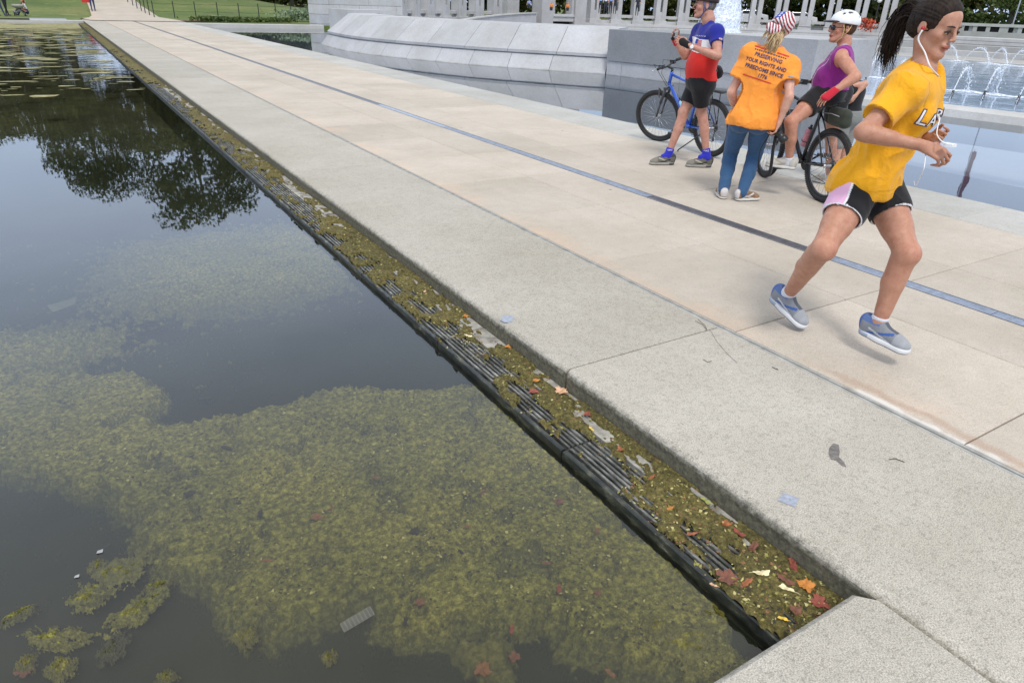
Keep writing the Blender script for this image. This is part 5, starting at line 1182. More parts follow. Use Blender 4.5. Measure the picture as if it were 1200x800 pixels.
# ================================================================== THE RUNNER
def solve(px, py, frm, L, prefer='near'):
    frm = np.array(frm, float); d = ray(px, py); o = np.array([0, 0, CAM_H]); d = d/np.linalg.norm(d); q = frm-o; t0 = q@d; h2 = L*L-(q@q-t0*t0)
    t = t0 if h2 <= 0 else t0+(-1 if prefer == 'near' else 1)*math.sqrt(h2); return o+d*t
def body_field(pts, h, pad=.2): P = np.array(pts); return Field(P.min(0)-pad, P.max(0)+pad, h)
SK1 = (.49, .265, .18)
def runner():
    pel = oX(1016, 216, 3.36); chest = oX(1061, 121, 3.36); neck = oX(1083, 80, 3.36); head = oX(1096, 33, 3.36)
    Fp = frame_of((.10, -1, 0), (.0, -.10, 1)); Fc = frame_of((.36, -1, -.1), unit(neck-pel)); Fh = frame_of((-.10, -1, -.24), (0, -.24, 1))
    top = chest+(neck-chest)*.52; SR = top+Fc[0]*.165-Fc[2]*.005; SL = top-Fc[0]*.155
    ER = solve(1011, 155, SR, .275, 'near'); WR = solve(1082, 171, ER, .255, 'far')
    EL = SL+A3(.05, .10, -.25); WL = solve(1090, 162, EL, .235, 'near')
    hR = pel+Fp[0]*.085-Fp[2]*.02; hL = pel-Fp[0]*.085-Fp[2]*.02+Fp[1]*.035
    KR = solve(965, 291, hR, .385, 'near') ; AR = oX(925, 343, 3.27)
    KL = solve(1063, 297, hL, .385, 'near'); AL = oX(1030, 377, 3.345)
    print('runner', pel.round(2), chest.round(2), head.round(2), 'KR', KR.round(2), 'AR', AR.round(2), 'KL', KL.round(2), 'AL', AL.round(2), 'ER', ER.round(2), 'WR', WR.round(2), 'shins', np.linalg.norm(AR-KR).round(3), np.linalg.norm(AL-KL).round(3), 'fore', np.linalg.norm(WR-ER).round(3), np.linalg.norm(WL-EL).round(3))
    base = (float(AR[0]), float(AR[1]), 0.0)
    t = thing('person', 'dark-haired woman jogging in a yellow t-shirt and black shorts with earphones', 'person', base)
    heelR, toeR = oX(903, 349, 3.27), oX(934, 378, 3.27); toeR[2] = max(toeR[2], .005); heelL, toeL = oX(1007, 388, 3.345), oX(1060, 414, 3.345)
    hh = .0045
    fd = body_field([pel, chest, head+A3(0, 0, .06), SR, SL, ER, WR, WL, EL, KR, AR, KL, AL], hh, .17)
    torso_prims(fd, pel, chest, neck, SR, SL, Fc, Fp, 1.0)
    arm_prims(fd, SR, ER, WR); arm_prims(fd, SL, EL, WL)
    for H_, K_, A_, bk in ((hR, KR, AR, A3(0, .7, .7)), (hL, KL, AL, A3(0, .95, .2))): leg_prims(fd, H_, K_, A_, 1.06, back=unit(bk), top=.088)
    for A_, he, to in ((AR, heelR, toeR), (AL, heelL, toeL)): fd.cap(A_, he*.55+to*.45+A3(0, 0, .035), .036, .028, .02)
    Ph = head_prims(fd, head, Fh, .99, .72, True, neck, .045)
    dR = unit(WR-ER); hand_prims(fd, WR, unit(dR+A3(0, -.2, -.28)), A3(.62, .15, -.75), A3(.25, -.2, .9), [(.45, .85, .5), (.6, .95, .55), (.75, 1.0, .6), (.85, 1.05, .6)], .95, .7)
    dL = unit(WL-EL); hand_prims(fd, WL, unit(dL+A3(-.35, -.4, .25)), A3(-.75, .35, .35), A3(-.1, -.3, .9), [(.35, .7, .5), (.5, .8, .5), (.6, .9, .5), (.75, .9, .5)], .90, .6)
    fc = face_col(head, Fh, 1.0, SK1, (.50, .17, .13), .75)
    def colf(V, n):
        c = fc(V)
        for K_ in (KR, KL): w_ = np.exp(-(np.linalg.norm(V-K_-A3(0, -.045, 0), axis=1)/.05)**2)[:, None]; c = c*(1-w_*.3)+np.array([.56, .25, .18])*w_*.3
        w_ = (V[:, 2] < 1.2)[:, None]; c = np.where(w_, c*np.array([.97, .93, .90]), c)
        return c
    field_obj('body', fd, M['skin'], t, colf)
    # shorts: black with a pink side panel and white piping
    fd = body_field([pel+A3(0, 0, .08), pel-A3(0, 0, .1), KR, KL], hh, .2)
    fd.ell(pel+Fp[2]*.015, Fp, (.172, .122, .12), .04)
    for q in (-1, 1): fd.ell(pel+Fp[0]*q*.078-Fp[1]*.045-Fp[2]*.03, Fp, (.096, .096, .10), .04)
    mR = hR+(KR-hR)*.37; mL = hL+(KL-hL)*.33
    fd.cap(hR, mR, .104, .103, .03); fd.cap(hL, mL, .104, .102, .03)
    for m_, K_, H_ in ((mR, KR, hR), (mL, KL, hL)):
        n = unit(K_-H_); fd.cap(m_+n*.138, m_+n*.25, .13, .13, .008, op='sub'); fd.cap(m_-n*.015, m_+n*.1, .090, .09, .006, op='sub')
    def sc(V, n):
        c = np.tile(np.array([.014, .014, .016]), (len(V), 1)); q = (V-pel)@Fp.T; x, y, z = q.T
        for s_, H_, m_, K_ in ((1, hR, mR, KR), (-1, hL, mL, KL)):
            nn = unit(K_-H_); u = (V-H_)@nn; L_ = np.linalg.norm(m_-H_); rr = V-H_-u[:, None]*nn; side = x*s_ > .0
            la = (rr@Fp[1]); lat = rr@Fp[0]*s_; ang = np.arctan2(la, lat)
            near = side & (lat > 0)
            w_ = .95-.45*np.clip((L_-u)/L_, 0, 1.3)+.1; pk = near & (np.abs(ang+.55) < w_*.72)
            wh = near & (np.abs(ang+.55) < w_*.72+.16); c[wh] = (.75, .75, .76); c[pk] = (.72, .42, .60)
            hem = (u > L_+.034) & (np.linalg.norm(rr, axis=1) < .16) & (x*s_ > -.03); c[hem] = (.78, .78, .80)
        return c
    field_obj('shorts', fd, M['cloth_vc'], t, sc, folds(.005, (12, 12, 7), 3))
    # shirt
    fd = body_field([pel-A3(0, 0, .05), chest, neck, SR, SL, ER, EL], hh, .2)
    torso_prims(fd, pel+A3(0, 0, .03), chest, neck-Fc[2]*.02, SR, SL, Fc, Fc, 1.03, .020, True)
    up = unit(chest-pel); hem = pel-A3(0, -.0, .045)
    fd.cap(pel-A3(0, 0, .06), chest, .128, .120, .05, Fc[1], .86); fd.ell(pel-A3(0, -.01, .0), Fp, (.178, .142, .12), .05)
    for S_, E_, q in ((SR, ER, .93), (SL, EL, .8)):
        d = E_-S_; fd.cap(S_, S_+d*q, .066, .077, .03); fd.cap(S_+d*(q+.03), S_+d*(q+.5), .11, .11, .006, op='sub') ; fd.cap(S_+d*(q-.10), S_+d*1.2, .062, .062, .006, op='sub')
    fd.cap(neck+Fc[1]*.022+Fc[2]*.02, neck+Fc[1]*.04+Fc[2]*.12, .064, .08, .008, op='sub'); fd.cap(neck-Fc[1]*.005, neck+Fc[1]*.02+Fc[2]*.2, .058, .08, .008, op='sub')
    fd.plane(pel-A3(0, 0, .035), A3(.02, .06, -1), .006, (pel-A3(.5, .5, .3), pel+A3(.5, .5, .2)))
    Y1 = np.array([.82, .385, .014])
    def shc(V, n):
        c = np.tile(Y1, (len(V), 1)); r = vnoise(V[:, 0]*6, V[:, 1]*6, V[:, 2]*6)[:, None]; c = c*(.95+.08*r)
        for S_, E_, q in ((SR, ER, .93),):
            u = (V-S_)@unit(E_-S_)/np.linalg.norm(E_-S_); st = (np.abs(u-(q-.085)) < .008) & (np.linalg.norm(V-S_, axis=1) < .34) & (np.abs((V-S_)@Fc[0]) < .2); c[st] *= .8
        u = (V-SR)@unit(Fc[0]*1-Fc[2]*.2); seam = (np.abs(u+.012) < .003) & (np.linalg.norm(V-SR, axis=1) < .11); c[seam] *= .72
        st = (np.abs(V[:, 2]-(pel[2]-.035)-.024+.12*(V[:, 1]-pel[1])) < .0035); c[st] *= .82
        return c
    fo = folds(.020, (8, 8, 4.5), 1.7, .6)
    def fd2(V): return fo(V)*(.25+.75*np.clip(np.abs(V[:, 2]-chest[2]-.02)/.14, 0, 1))
    o, V, F = field_obj('t_shirt', fd, M['shirt_y'], t, shc, fd2)
    V2, F2 = V, F; bv = bvh_of(V2, F2)
    # chest lettering, wrapping round the front
    org = chest-Fc[2]*.005+Fc[1]*.02
    for nm, off_, mt, fat in (('lettering_outline', .0025, 'print_navy', .0045), ('lettering', .0045, 'print_white', .0)):
        for i, (ch, ang) in enumerate((('L', 1.02), ('A', .72), ('K', .42), ('E', .10), ('R', -.2), ('S', -.5))):
            vf = tri_text(ch, .070 if i else .092, .18, fat); nn = Fc[1]*math.cos(ang)+Fc[0]*math.sin(ang); rt = -(Fc[0]*math.cos(ang)-Fc[1]*math.sin(ang))
            decal(nm, vf, org+nn*.1-Fc[2]*.03, rt, Fc[2], bv, M[mt], o, off_)
    for ang in (.55, .45): decal('print_number', tri_text('1', .06), org+(Fc[1]*math.cos(ang)+Fc[0]*math.sin(ang))*.1-Fc[2]*.115, -(Fc[0]*math.cos(ang)-Fc[1]*math.sin(ang)), Fc[2], bv, M['print_grey'], o, .003) if ang > .5 else None
    # collar band
    # hair
    fd = Field(head-.26, head+.2, .004)
    e = lambda p, r, k, op='add': fd.ell(Ph(*p), Fh, r, k, op)
    e((0, -.022, .040), (.084, .105, .092), .01); e((0, .010, .085), (.060, .055, .036), .03); e((0, -.075, -.005), (.062, .05, .07), .03)
    e((0, .118, -.005), (.110, .082, .100), .016, 'sub'); e((0, .075, -.075), (.12, .10, .075), .01, 'sub')
    for q in (-1, 1): e((q*.098, -.004, -.012), (.034, .026, .036), .008, 'sub')
    fd.plane(Ph(0, -.03, -.075), -Fh[2]-Fh[1]*.3, .01); e((0, -.118, .055), (.036, .045, .036), .02)
    def strands(V):
        q = (V-head)@Fh.T; a = np.arctan2(q[:, 0], q[:, 2]-.03); return (.005*(vnoise(a*14, q[:, 1]*6, 0)-.5)+.003*(vnoise(a*40, q[:, 1]*10, 3)-.5))*np.clip((.075-q[:, 1])/.05, 0, 1)
    ho, V, F = field_obj('hair', fd, M['hair_dark'], t, None, strands)
    b = MB(); r = random.Random(5); p0 = Ph(0, -.135, .055)
    tips = [oX(1038, 70, 3.38), oX(1045, 58, 3.38), oX(1041, 63, 3.40), oX(1050, 48, 3.38)]
    for i in range(480):
        a = Vector(tuple(Ph(r.gauss(0, .016), -.120+r.gauss(0, .010), .055+r.gauss(0, .016)))); tip = Vector(tuple(tips[min(3, int(abs(r.gauss(0, 1.25))))]))+Vector((r.gauss(0, .016), r.gauss(0, .018), r.gauss(0, .03)))
        m1 = a+Vector((r.gauss(0, .012), .075+r.gauss(0, .022), r.gauss(.01, .02))); m2 = m1.lerp(tip, .55)+Vector((r.gauss(0, .015), .022+r.gauss(0, .02), r.gauss(0, .02)))
        pts = []
        for k in range(8):
            u = k/7; p = (a*(1-u)**3+m1*3*u*(1-u)**2+m2*3*u*u*(1-u)+tip*u**3); pts.append(p+Vector((math.sin(u*7+i)*.004, math.cos(u*6+i)*.004, 0)))
        w_ = r.uniform(.0012, .0028); b.tube(pts, [w_*.8, w_, w_*1.2, w_*1.2, w_, w_*.8, w_*.5, .0005], 5)
    for i in range(36):       # loose hairs round the nape and hairline
        a = Vector(tuple(Ph(r.choice((-1, 1))*r.uniform(.045, .078), r.uniform(-.08, -.03), r.uniform(-.05, .08)))); d = Vector((r.gauss(0, .01), .03+r.gauss(0, .015), r.gauss(0, .015)))
        b.tube([a, a+d*.6+Vector((0, 0, .006)), a+d*1.3], [.0012, .001, .0004], 4)
    b.build('ponytail', M['hair_dark'], t, smooth=True)
    b = MB(); b.torus(tuple(Ph(0, -.132, .055)), tuple(Fh[1]*-1+Fh[2]*.1), .021, .006, 16, 6); b.build('hair_tie', M['black_cloth'], t, smooth=True)
    # eyes, brows, lashes
    for q in (1, -1):
        b = MB(); c = Ph(q*.032, .0815, .0035); b.lathe(tuple(c), tuple(Fh[1]), [(-.009, .004), (-.005, .008), (0, .0098), (.005, .008), (.0088, .004)], 14); eo = b.build('eye', M['eye_white'], t, smooth=True)
        b = MB(); b.lathe(tuple(Ph(q*.032+.001, .0925, -.001)), tuple(Fh[1]*.95-Fh[2]*.3), [(-.003, .0052), (.0, .0048), (.0012, .002)], 12); b.build('iris', M['iris'], eo, smooth=True, base=t['_b'])
        b = MB(); b.tube([tuple(Ph(q*(.0155+.0085*k), .0895+.0058*math.sin(PI*(k/4))-.0016*k, .0078+.0034*math.sin(PI*k/4)-.001*k)) for k in range(5)], [.003, .0048, .0052, .0048, .003], 6); b.build('eyelashes', M['lash'], t, smooth=True)
        b = MB(); b.tube([tuple(Ph(q*(.012+.0098*k), .0985-.0011*k*k*.9, .0245+.0055*math.sin(PI*min(1, (k+.6)/5)))) for k in range(5)], [.0022, .0036, .0036, .0028, .0010], 6, flat=(.7, 1)); b.build('eyebrow', M['brow'], t, smooth=True)
    # earphones with cord down to the player in her hand
    ph = thing('music_player', 'small white music player with red earbuds and a white cord, carried by the jogging woman', 'music player', tuple(WR))
    b = MB(); c = Ph(.086, .004, -.004); b.lathe(tuple(c), tuple(Fh[0]), [(-.004, .004), (0, .0085), (.006, .008), (.009, .004)], 12); b.build('earbud', M['red_plastic'], ph, smooth=True)
    pc = oX(1113, 170, WR[0]+.02)
    pts = [Ph(.090, .006, -.010), Ph(.091, .010, -.05), oX(1084, 62, 3.285), oX(1090, 78, 3.26), neck+Fc[1]*.075-Fc[2]*.01+Fc[0]*.03]
    b = MB(); pp = crs(pts, 6); b.tube([tuple(p) for p in pp], [.0042-.0014*k/len(pp) for k in range(len(pp))], 6); b.build('cord', M['white_plastic'], ph, smooth=True)
    pts = [chest-Fc[2]*.02+Fc[1]*.135-Fc[0]*.0, oX(1101, 138, 3.34), oX(1099, 148, 3.28), oX(1098, 158, 3.20), oX(1104, 166, 3.14), pc]
    b = MB(); b.tube([tuple(p) for p in crs(pts, 6)], .0026, 6); b.build('cord', M['white_plastic'], ph, smooth=True)
    b = MB(); b.tube([tuple(p) for p in crs([WR+A3(.03, 0, -.02), oX(1083, 196, 3.10), oX(1078, 208, 3.15), oX(1073, 218, 3.2), oX(1071, 212, 3.22)], 5)], .0022, 5); b.build('cord', M['white_plastic'], ph, smooth=True)
    b = MB(); q = pc; b.box(q[0]-.018, q[1]-.02, q[2]-.006, q[0]+.018, q[1]+.022, q[2]+.006); b.build('player_body', M['white_plastic'], ph)
    # socks and shoes
    st = dict(main=(.22, .23, .25), toe=(.30, .31, .33), tongue=(.09, .10, .12), stripe=(.05, .11, .32), stripe2=(.50, .52, .54), collar=(.10, .16, .34), heel=(.06, .12, .34), sole=(.62, .63, .64), solea=(.30, .36, .46), tread=(.10, .10, .12))
    for A_, he, to, K_ in ((AR, heelR, toeR, KR), (AL, heelL, toeL, KL)):
        fd = Field(A_-.14, A_+.14, .0035); ax = unit(K_-A_); fq = unit(to-he); uq = unit(np.cross(np.cross(fq, A_-he), fq)); fd.cap(he+fq*.055+uq*.065, A_+ax*.03, .029, .0415, .02);  fd.plane(A_+ax*.036, ax, .005)
        field_obj('sock', fd, M['sock'], t)
        f = unit(to-he); L_ = np.linalg.norm(to-he); upv = unit(np.cross(np.cross(f, A_-he), f))
        shoe(t, he, f, upv, st, .99)
    return t
M['shirt_y'] = cloth_mat('yellow_knit', None, .85, .8, 9, 900, wd=.02); M['sock'] = cloth_mat('white_sock', (.62, .63, .68), .95, .4, 60, 900)
runner()
# ================================================================== BICYCLES
def bike(label, rear, bearing, steer, frame_m, roll=0, rack=False, bag=False, bottle=None, susp=True, hb=.31, extra=None):
    t = thing('bicycle', label, 'bicycle', (rear[0], rear[1], 0)); a = math.radians(bearing)
    B = Matrix.Translation((rear[0], rear[1], 0)) @ Matrix.Rotation(PI/2-a, 4, 'Z') @ Matrix.Rotation(math.radians(roll), 4, 'X')
    R_ = .338; WB = 1.06; hub = (0, 0, R_); ht, hb_ = Vector((.845, 0, .90)), Vector((.885, 0, .76)); sax = (ht-hb_).normalized()
    S_ = B @ Matrix.Translation(hb_) @ Matrix.Rotation(math.radians(steer), 4, sax) @ Matrix.Translation(-hb_)
    def mk(mb, name, mat, par=t, X=B, sm=True): return mb.build(name, mat, par, smooth=sm, base=t['_b'], M4=X)
    def wheel(cx, X):
        b = MB(); b.torus((cx, 0, R_), (0, 1, 0), R_-.026, .026, 60, 10)
        for i in range(96):       # tread knobs
            q = 2*PI*i/96
            for s in (-.016, 0, .016):
                qq = q+(PI/96 if s == 0 else 0); rr = R_-.002 if s == 0 else R_-.007; c = Vector((cx+math.cos(qq)*rr, s, R_+math.sin(qq)*rr)); d = Vector((math.cos(qq), 0, math.sin(qq))); tt = Vector((-d.z, 0, d.x)); w_ = .0055
                vs = [c+tt*(w_*u)+Vector((0, v*.005, 0))+d*h for h in (-.003, .005) for u, v in ((-1, -1), (1, -1), (1, 1), (-1, 1))]; b.add(vs, [(4, 5, 6, 7), (0, 1, 5, 4), (1, 2, 6, 5), (2, 3, 7, 6), (3, 0, 4, 7)])
        w_ = mk(b, 'wheel', M['black_rubber'], X=X)
        b = MB(); b.torus((cx, 0, R_), (0, 1, 0), R_-.058, .011, 60, 8, sq=1.2); mk(b, 'rim', M['rim'], w_, X)
        b = MB(); b.torus((cx, 0, R_), (0, 1, 0), R_-.070, .0025, 60, 6); mk(b, 'rim_edge', M['chrome'], w_, X)
        b = MB(); b.lathe((cx, -.05, R_), (0, 1, 0), [(0, .008), (.01, .02), (.02, .014), (.08, .014), (.09, .02), (.1, .008)], 14); mk(b, 'hub', M['chrome'], w_, X)
        b = MB()
        for i in range(28):
            q = 2*PI*i/28; s = -1 if i % 2 else 1; q0 = q+(.5 if (i//2) % 2 else -.5)
            b.tube([(cx+math.cos(q0)*.017, s*.03, R_+math.sin(q0)*.017), (cx+math.cos(q)*(R_-.066), 0, R_+math.sin(q)*(R_-.066))], .0016, 4)
        o = mk(b, 'spokes', M['chrome'], w_, X); o['kind'] = 'stuff'; return w_
    wheel(0, B); wheel(WB, S_)
    BBk = (.425, 0, .295); ST = (.285, 0, .78)
    f = MB(); T_ = f.tube; T_([BBk, ST], .017, 10); T_([ST, tuple(ht-sax*.02)], .0165, 10); T_([BBk, tuple(hb_+sax*.01)], .021, 10); T_([tuple(hb_-sax*.01), tuple(ht+sax*.01)], .022, 12)
    for s in (-1, 1): T_([(0, s*.062, R_), (.2, s*.055, .315), BBk], .010, 8); T_([(0, s*.062, R_), (.25, s*.03, .70), ST], .008, 8)
    f.lathe((.425, -.036, .295), (0, 1, 0), [(0, .024), (.072, .024)], 14); fr = mk(f, 'frame', frame_m)
    b = MB(); b.tube([ST, (.262, 0, .875)], .0135, 8); mk(b, 'seat_post', M['black_metal'])
    sd_ = Field((-.05, -.12, .84), (.42, .12, .97), .006); sd_.cap((.12, 0, .905), (.14, 0, .905), .07, .07, .03, (0, 0, 1), .42); sd_.cap((.1, -.045, .905), (.1, .045, .905), .045, .045, .03, (0, 0, 1), .5); sd_.cap((.16, 0, .90), (.37, 0, .895), .042, .02, .03, (0, 0, 1), .7)
    V, F = sd_.mesh(); V = smooth_verts(V, F, 2); Vw = np.array([tuple(B @ Vector(v)) for v in V]); np_mesh('saddle', Vw, F, M['black_rubber'], t)
    for s in (-1, 1):
        b = MB(); x = WB; b.tube([tuple(hb_-sax*.05+Vector((0, s*.066, 0))), tuple(hb_*.45+Vector((x, 0, R_))*.55+Vector((0, s*.066, 0)))], .0185, 10); b.tube([tuple(hb_*.5+Vector((x, 0, R_))*.5+Vector((0, s*.066, 0))), (x-.01, s*.066, R_+.01)], .014, 10)
        mk(b, 'fork_leg', frame_m if not susp else M['fork'], X=S_)
    b = MB(); b.box(.87, -.085, .70, .92, .085, .735); b.tube([(1.0, -.066, .60), (1.035, 0, .70), (1.0, .066, .60)], .009, 6); mk(b, 'fork_crown', M['fork'], X=S_, sm=False)
    top = ht+sax*.05; sc_ = top+Vector((.075, 0, .03)); b = MB(); b.tube([tuple(ht), tuple(top)], .016, 8); b.tube([tuple(top), tuple(sc_)], .016, 8); mk(b, 'stem', M['black_metal'], X=S_)
    b = MB(); b.tube([(sc_.x-.045, -hb, sc_.z+.035), (sc_.x-.01, -hb*.45, sc_.z+.03), (sc_.x, -.05, sc_.z), (sc_.x, .05, sc_.z), (sc_.x-.01, hb*.45, sc_.z+.03), (sc_.x-.045, hb, sc_.z+.035)], .0125, 8); mk(b, 'handlebar', M['black_metal'], X=S_)
    for s in (-1, 1):
        b = MB(); b.tube([(sc_.x-.046, s*hb, sc_.z+.035), (sc_.x-.024, s*(hb-.12), sc_.z+.033)], .0175, 10); mk(b, 'grip', M['black_rubber'], X=S_)
        b = MB(); b.tube([(sc_.x-.012, s*(hb-.15), sc_.z+.03), (sc_.x+.035, s*(hb-.13), sc_.z+.02), (sc_.x+.045, s*(hb-.05), sc_.z+.01), (sc_.x+.035, s*(hb-.0), sc_.z+.01)], .006, 6); mk(b, 'brake_lever', M['chrome'], X=S_)
        b = MB(); b.box(sc_.x-.03, s*(hb-.17)-.025, sc_.z+.0, sc_.x+.03, s*(hb-.17)+.025, sc_.z+.05); mk(b, 'shifter', M['black_plastic'], X=S_, sm=False)
        b = MB(); b.tube([(sc_.x+.02, s*(hb-.15), sc_.z+.03), (sc_.x+.13, s*.12, sc_.z+.05), (sc_.x+.10, s*.02, sc_.z-.10), (.90, s*.02, .72), (.93, s*.05, .62)], .0032, 5); mk(b, 'brake_cable', M['black_rubber'], X=S_)
    b = MB(); b.lathe((.425, -.055, .295), (0, 1, 0), [(0, .088), (.004, .092), (.006, .06)], 28); b.torus((.425, -.05, .295), (0, 1, 0), .075, .006, 30, 4); mk(b, 'chainring', M['chain'])
    for s, q in ((-1, 2.6), (1, 2.6+PI)):
        e = (.425+.17*math.cos(q), s*.085, .295+.17*math.sin(q)); b = MB(); b.tube([(.425, s*.075, .295), e], .011, 8); c = mk(b, 'crank_arm', M['chain'])
        b = MB(); b.box(e[0]-.045, min(e[1], e[1]+s*.10), e[2]-.012, e[0]+.045, max(e[1], e[1]+s*.10), e[2]+.012); mk(b, 'pedal', M['black_plastic'], c, sm=False)
    b = MB(); b.lathe((0, -.052, R_), (0, 1, 0), [(0, .05), (.02, .03)], 20); b.tube([(0, -.05, R_-.05), (.03, -.055, .21), (.02, -.055, .17)], .012, 6); b.tube([(0, -.05, R_+.045), (.42, -.05, .295+.088)], .004, 4); b.tube([(.02, -.05, .16), (.42, -.05, .295-.088)], .004, 4); mk(b, 'derailleur', M['chain'])
    b = MB(); b.tube([(.03, .05, R_-.02), (.36, .20, .04), (.37, .21, .005)], .008, 6) if roll else b.tube([(.30, .05, .3), (.05, .06, .34)], .006, 6); mk(b, 'kickstand', M['black_metal'])
    if rack:
        b = MB()
        for s in (-1, 1):
            b.tube([(-.20, s*.06, .77), (.24, s*.055, .77)], .006, 6); b.tube([(0, s*.075, R_+.02), (-.03, s*.06, .77)], .006, 6); b.tube([(0, s*.075, R_+.02), (.14, s*.06, .77)], .006, 6)
        for x in (-.20, -.1, 0, .1, .2): b.tube([(x, -.06, .77), (x, .06, .77)], .005, 6)
        b.box(-.19, -.05, .774, .20, .05, .782); mk(b, 'rear_rack', M['black_metal'])
    if bag:
        fb = Field((-.26, -.13, .62), (.24, .13, .90), .008); fb.cap((-.09, 0, .80), (.07, 0, .80), .062, .062, .02, (0, 1, 0), .9); fb.cap((-.10, 0, .745), (.06, 0, .75), .055, .055, .02, (0, 1, 0), 1.1); V, F = fb.mesh(); V = smooth_verts(V, F, 2)
        np_mesh('saddle_bag', np.array([tuple(B @ Vector(v)) for v in V]), F, M['bag'], t)
        b = MB(); b.tube([(-.12, -.088, .80), (0, -.09, .81), (.12, -.088, .80)], .004, 5); b.tube([(-.12, .088, .80), (0, .09, .81), (.12, .088, .80)], .004, 5); mk(b, 'zip', M['print_grey'])
    if bottle:
        u = (Vector(tuple(hb_))-Vector(BBk)).normalized() if rack else (Vector(ST)-Vector(BBk)).normalized(); n = Vector((-u.z, 0, u.x)) if rack else Vector((u.z, 0, -u.x)); c = Vector(BBk)+u*(.17 if rack else .14)+n*.058
        b = MB(); b.lathe(tuple(c), tuple(u), [(0, .034), (.02, .037), (.07, .037), (.085, .033), (.10, .037), (.155, .036), (.175, .024)], 18); bo = mk(b, 'bottle', M[bottle])
        b = MB(); b.lathe(tuple(c+u*.176), tuple(u), [(0, .024), (.012, .024), (.016, .011), (.04, .011)], 14); mk(b, 'bottle_cap', M['black_plastic'], bo)
        b = MB(); b.torus(tuple(c+u*.05), tuple(u), .040, .003, 20, 5); b.tube([tuple(c+n*-.04), tuple(c+n*-.04+u*.15)], .004, 5); b.tube([tuple(c+n*.04-u*.0), tuple(c+n*.04+u*.1)], .003, 5); mk(b, 'bottle_cage', M['black_metal'])
    return t, B, S_, sc_, hb
M['rim'] = basic('black_rim', (.03, .03, .032), .4, var=.2, bs=0); M['fork'] = basic('fork_paint', (.05, .05, .055), .3, bs=0); M['chain'] = steel('drivetrain_metal', (.10, .10, .10), .45)
M['frame_blue'] = paint('blue_frame_paint', (.03, .10, .50)); M['frame_black'] = paint('black_frame_paint', (.018, .018, .02)); M['bag'] = cloth_mat('dark_green_nylon', (.035, .042, .03), .7, .3)
M['bottle_blue'] = basic('light_blue_bottle', (.30, .58, .70), .3, bs=0); M['bottle_pink'] = basic('pink_bottle', (.55, .22, .27), .35, bs=0, var=.3, scale=40); M['fork_silver'] = steel('fork_alloy', (.45, .47, .5), .3)
bk1 = bike('blue mountain bike with a rear rack and light blue bottle, behind the standing cyclist', (6.66, 6.05), 6., 24, M['frame_blue'], roll=-5, rack=True, bottle='bottle_blue')
bk2 = bike('black mountain bike with a pink bottle and saddle bag, under the woman in purple', (5.99, 3.97), 20.5, -8, M['frame_black'], roll=0, bag=True, bottle='bottle_pink')
# ================================================================== THREE OTHER ADULTS AND A CHILD
def generic(t, J, Fc, Fp, Fh, head, skin, lip, hh=.0065, female=True, sc=1., belly=0, neck_r=.05, foot=True, backs=None, hands=None, hs=1.0, armsc=1.0, legsc=1.0, nose=1., exa=None):
    fd = body_field([J[k] for k in J], hh, .2)
    torso_prims(fd, J['pel'], J['chest'], J['neck'], J['SR'], J['SL'], Fc, Fp, sc, 0, female, belly)
    for s in 'RL':
        arm_prims(fd, J['S'+s], J['E'+s], J['W'+s], armsc); leg_prims(fd, J['h'+s], J['K'+s], J['A'+s], legsc, back=(backs or {}).get(s, -Fp[1]))
        if hands and s in hands: hand_prims(fd, J['W'+s], *hands[s])
    P = head_prims(fd, head, Fh, hs, nose, female, J['neck'], neck_r)
    if exa: exa(fd, P)
    fc = face_col(head, Fh, hs, skin, lip, .7); o, V, F = field_obj('body', fd, M['skin'], t, lambda V, n: fc(V)); return P
def eyes(t, P, s=1.):
    for q in (1, -1):
        b = MB(); b.tube([tuple(P(q*(.012+.0098*k), .0985-.0009*k*k, .0245+.0045*math.sin(PI*min(1, (k+.6)/5)))) for k in range(5)], .0028*s, 5); b.build('eyebrow', M['brow'], t, smooth=True)
        b = MB(); b.lathe(tuple(P(q*.032, .0865, .0035)), tuple(P(0, 1, 0)-P(0, 0, 0)), [(-.004, .0055), (0, .007), (.004, .004)], 10); b.build('eye', M['iris'], t, smooth=True)
def helmet(t, P, Fh, shell, inner, name='helmet', visor=True, s=1.0):
    c = P(0, -.01, .055); fd = Field(np.array(c)-.2, np.array(c)+.2, .0045)
    fd.ell(P(0, -.015, .055), Fh, (.100*s, .128*s, .098*s), .01); fd.ell(P(0, -.015, .045), Fh, (.084*s, .110*s, .095*s), .01, 'sub')
    fd.plane(P(0, 0, .040), -Fh[2]+Fh[1]*.10, .008)
    for x in (-.055, -.019, .019, .055):
        for y0, y1 in ((.035, .085), (-.055, -.005), (-.115, -.085)): 
            z0 = .055+.095*math.sqrt(max(0, 1-(x/.1)**2-((y0+y1)/2/.13)**2)); fd.cap(P(x, y0, z0+.008), P(x*1.05, y1, z0-.006), .0150, .0135, .004, op='sub')
    h_, V, F = field_obj(name, fd, M['cloth_vc'] if False else shell, t)
    ic = Field(np.array(c)-.2, np.array(c)+.2, .006); ic.ell(P(0, -.015, .05), Fh, (.087*s, .113*s, .084*s), .01); ic.plane(P(0, 0, .042), -Fh[2]+Fh[1]*.1, .004); field_obj('helmet_liner', ic, inner, h_)
    if visor:
        vf = Field(np.array(P(0, .12, .05))-.13, np.array(P(0, .12, .05))+.13, .005); vf.ell(P(0, .085, .058), Fh, (.078*s, .095*s, .012), .01); vf.ell(P(0, .02, .05), Fh, (.080*s, .085*s, .06), .006, 'sub'); field_obj('visor', vf, inner, h_)
    return h_
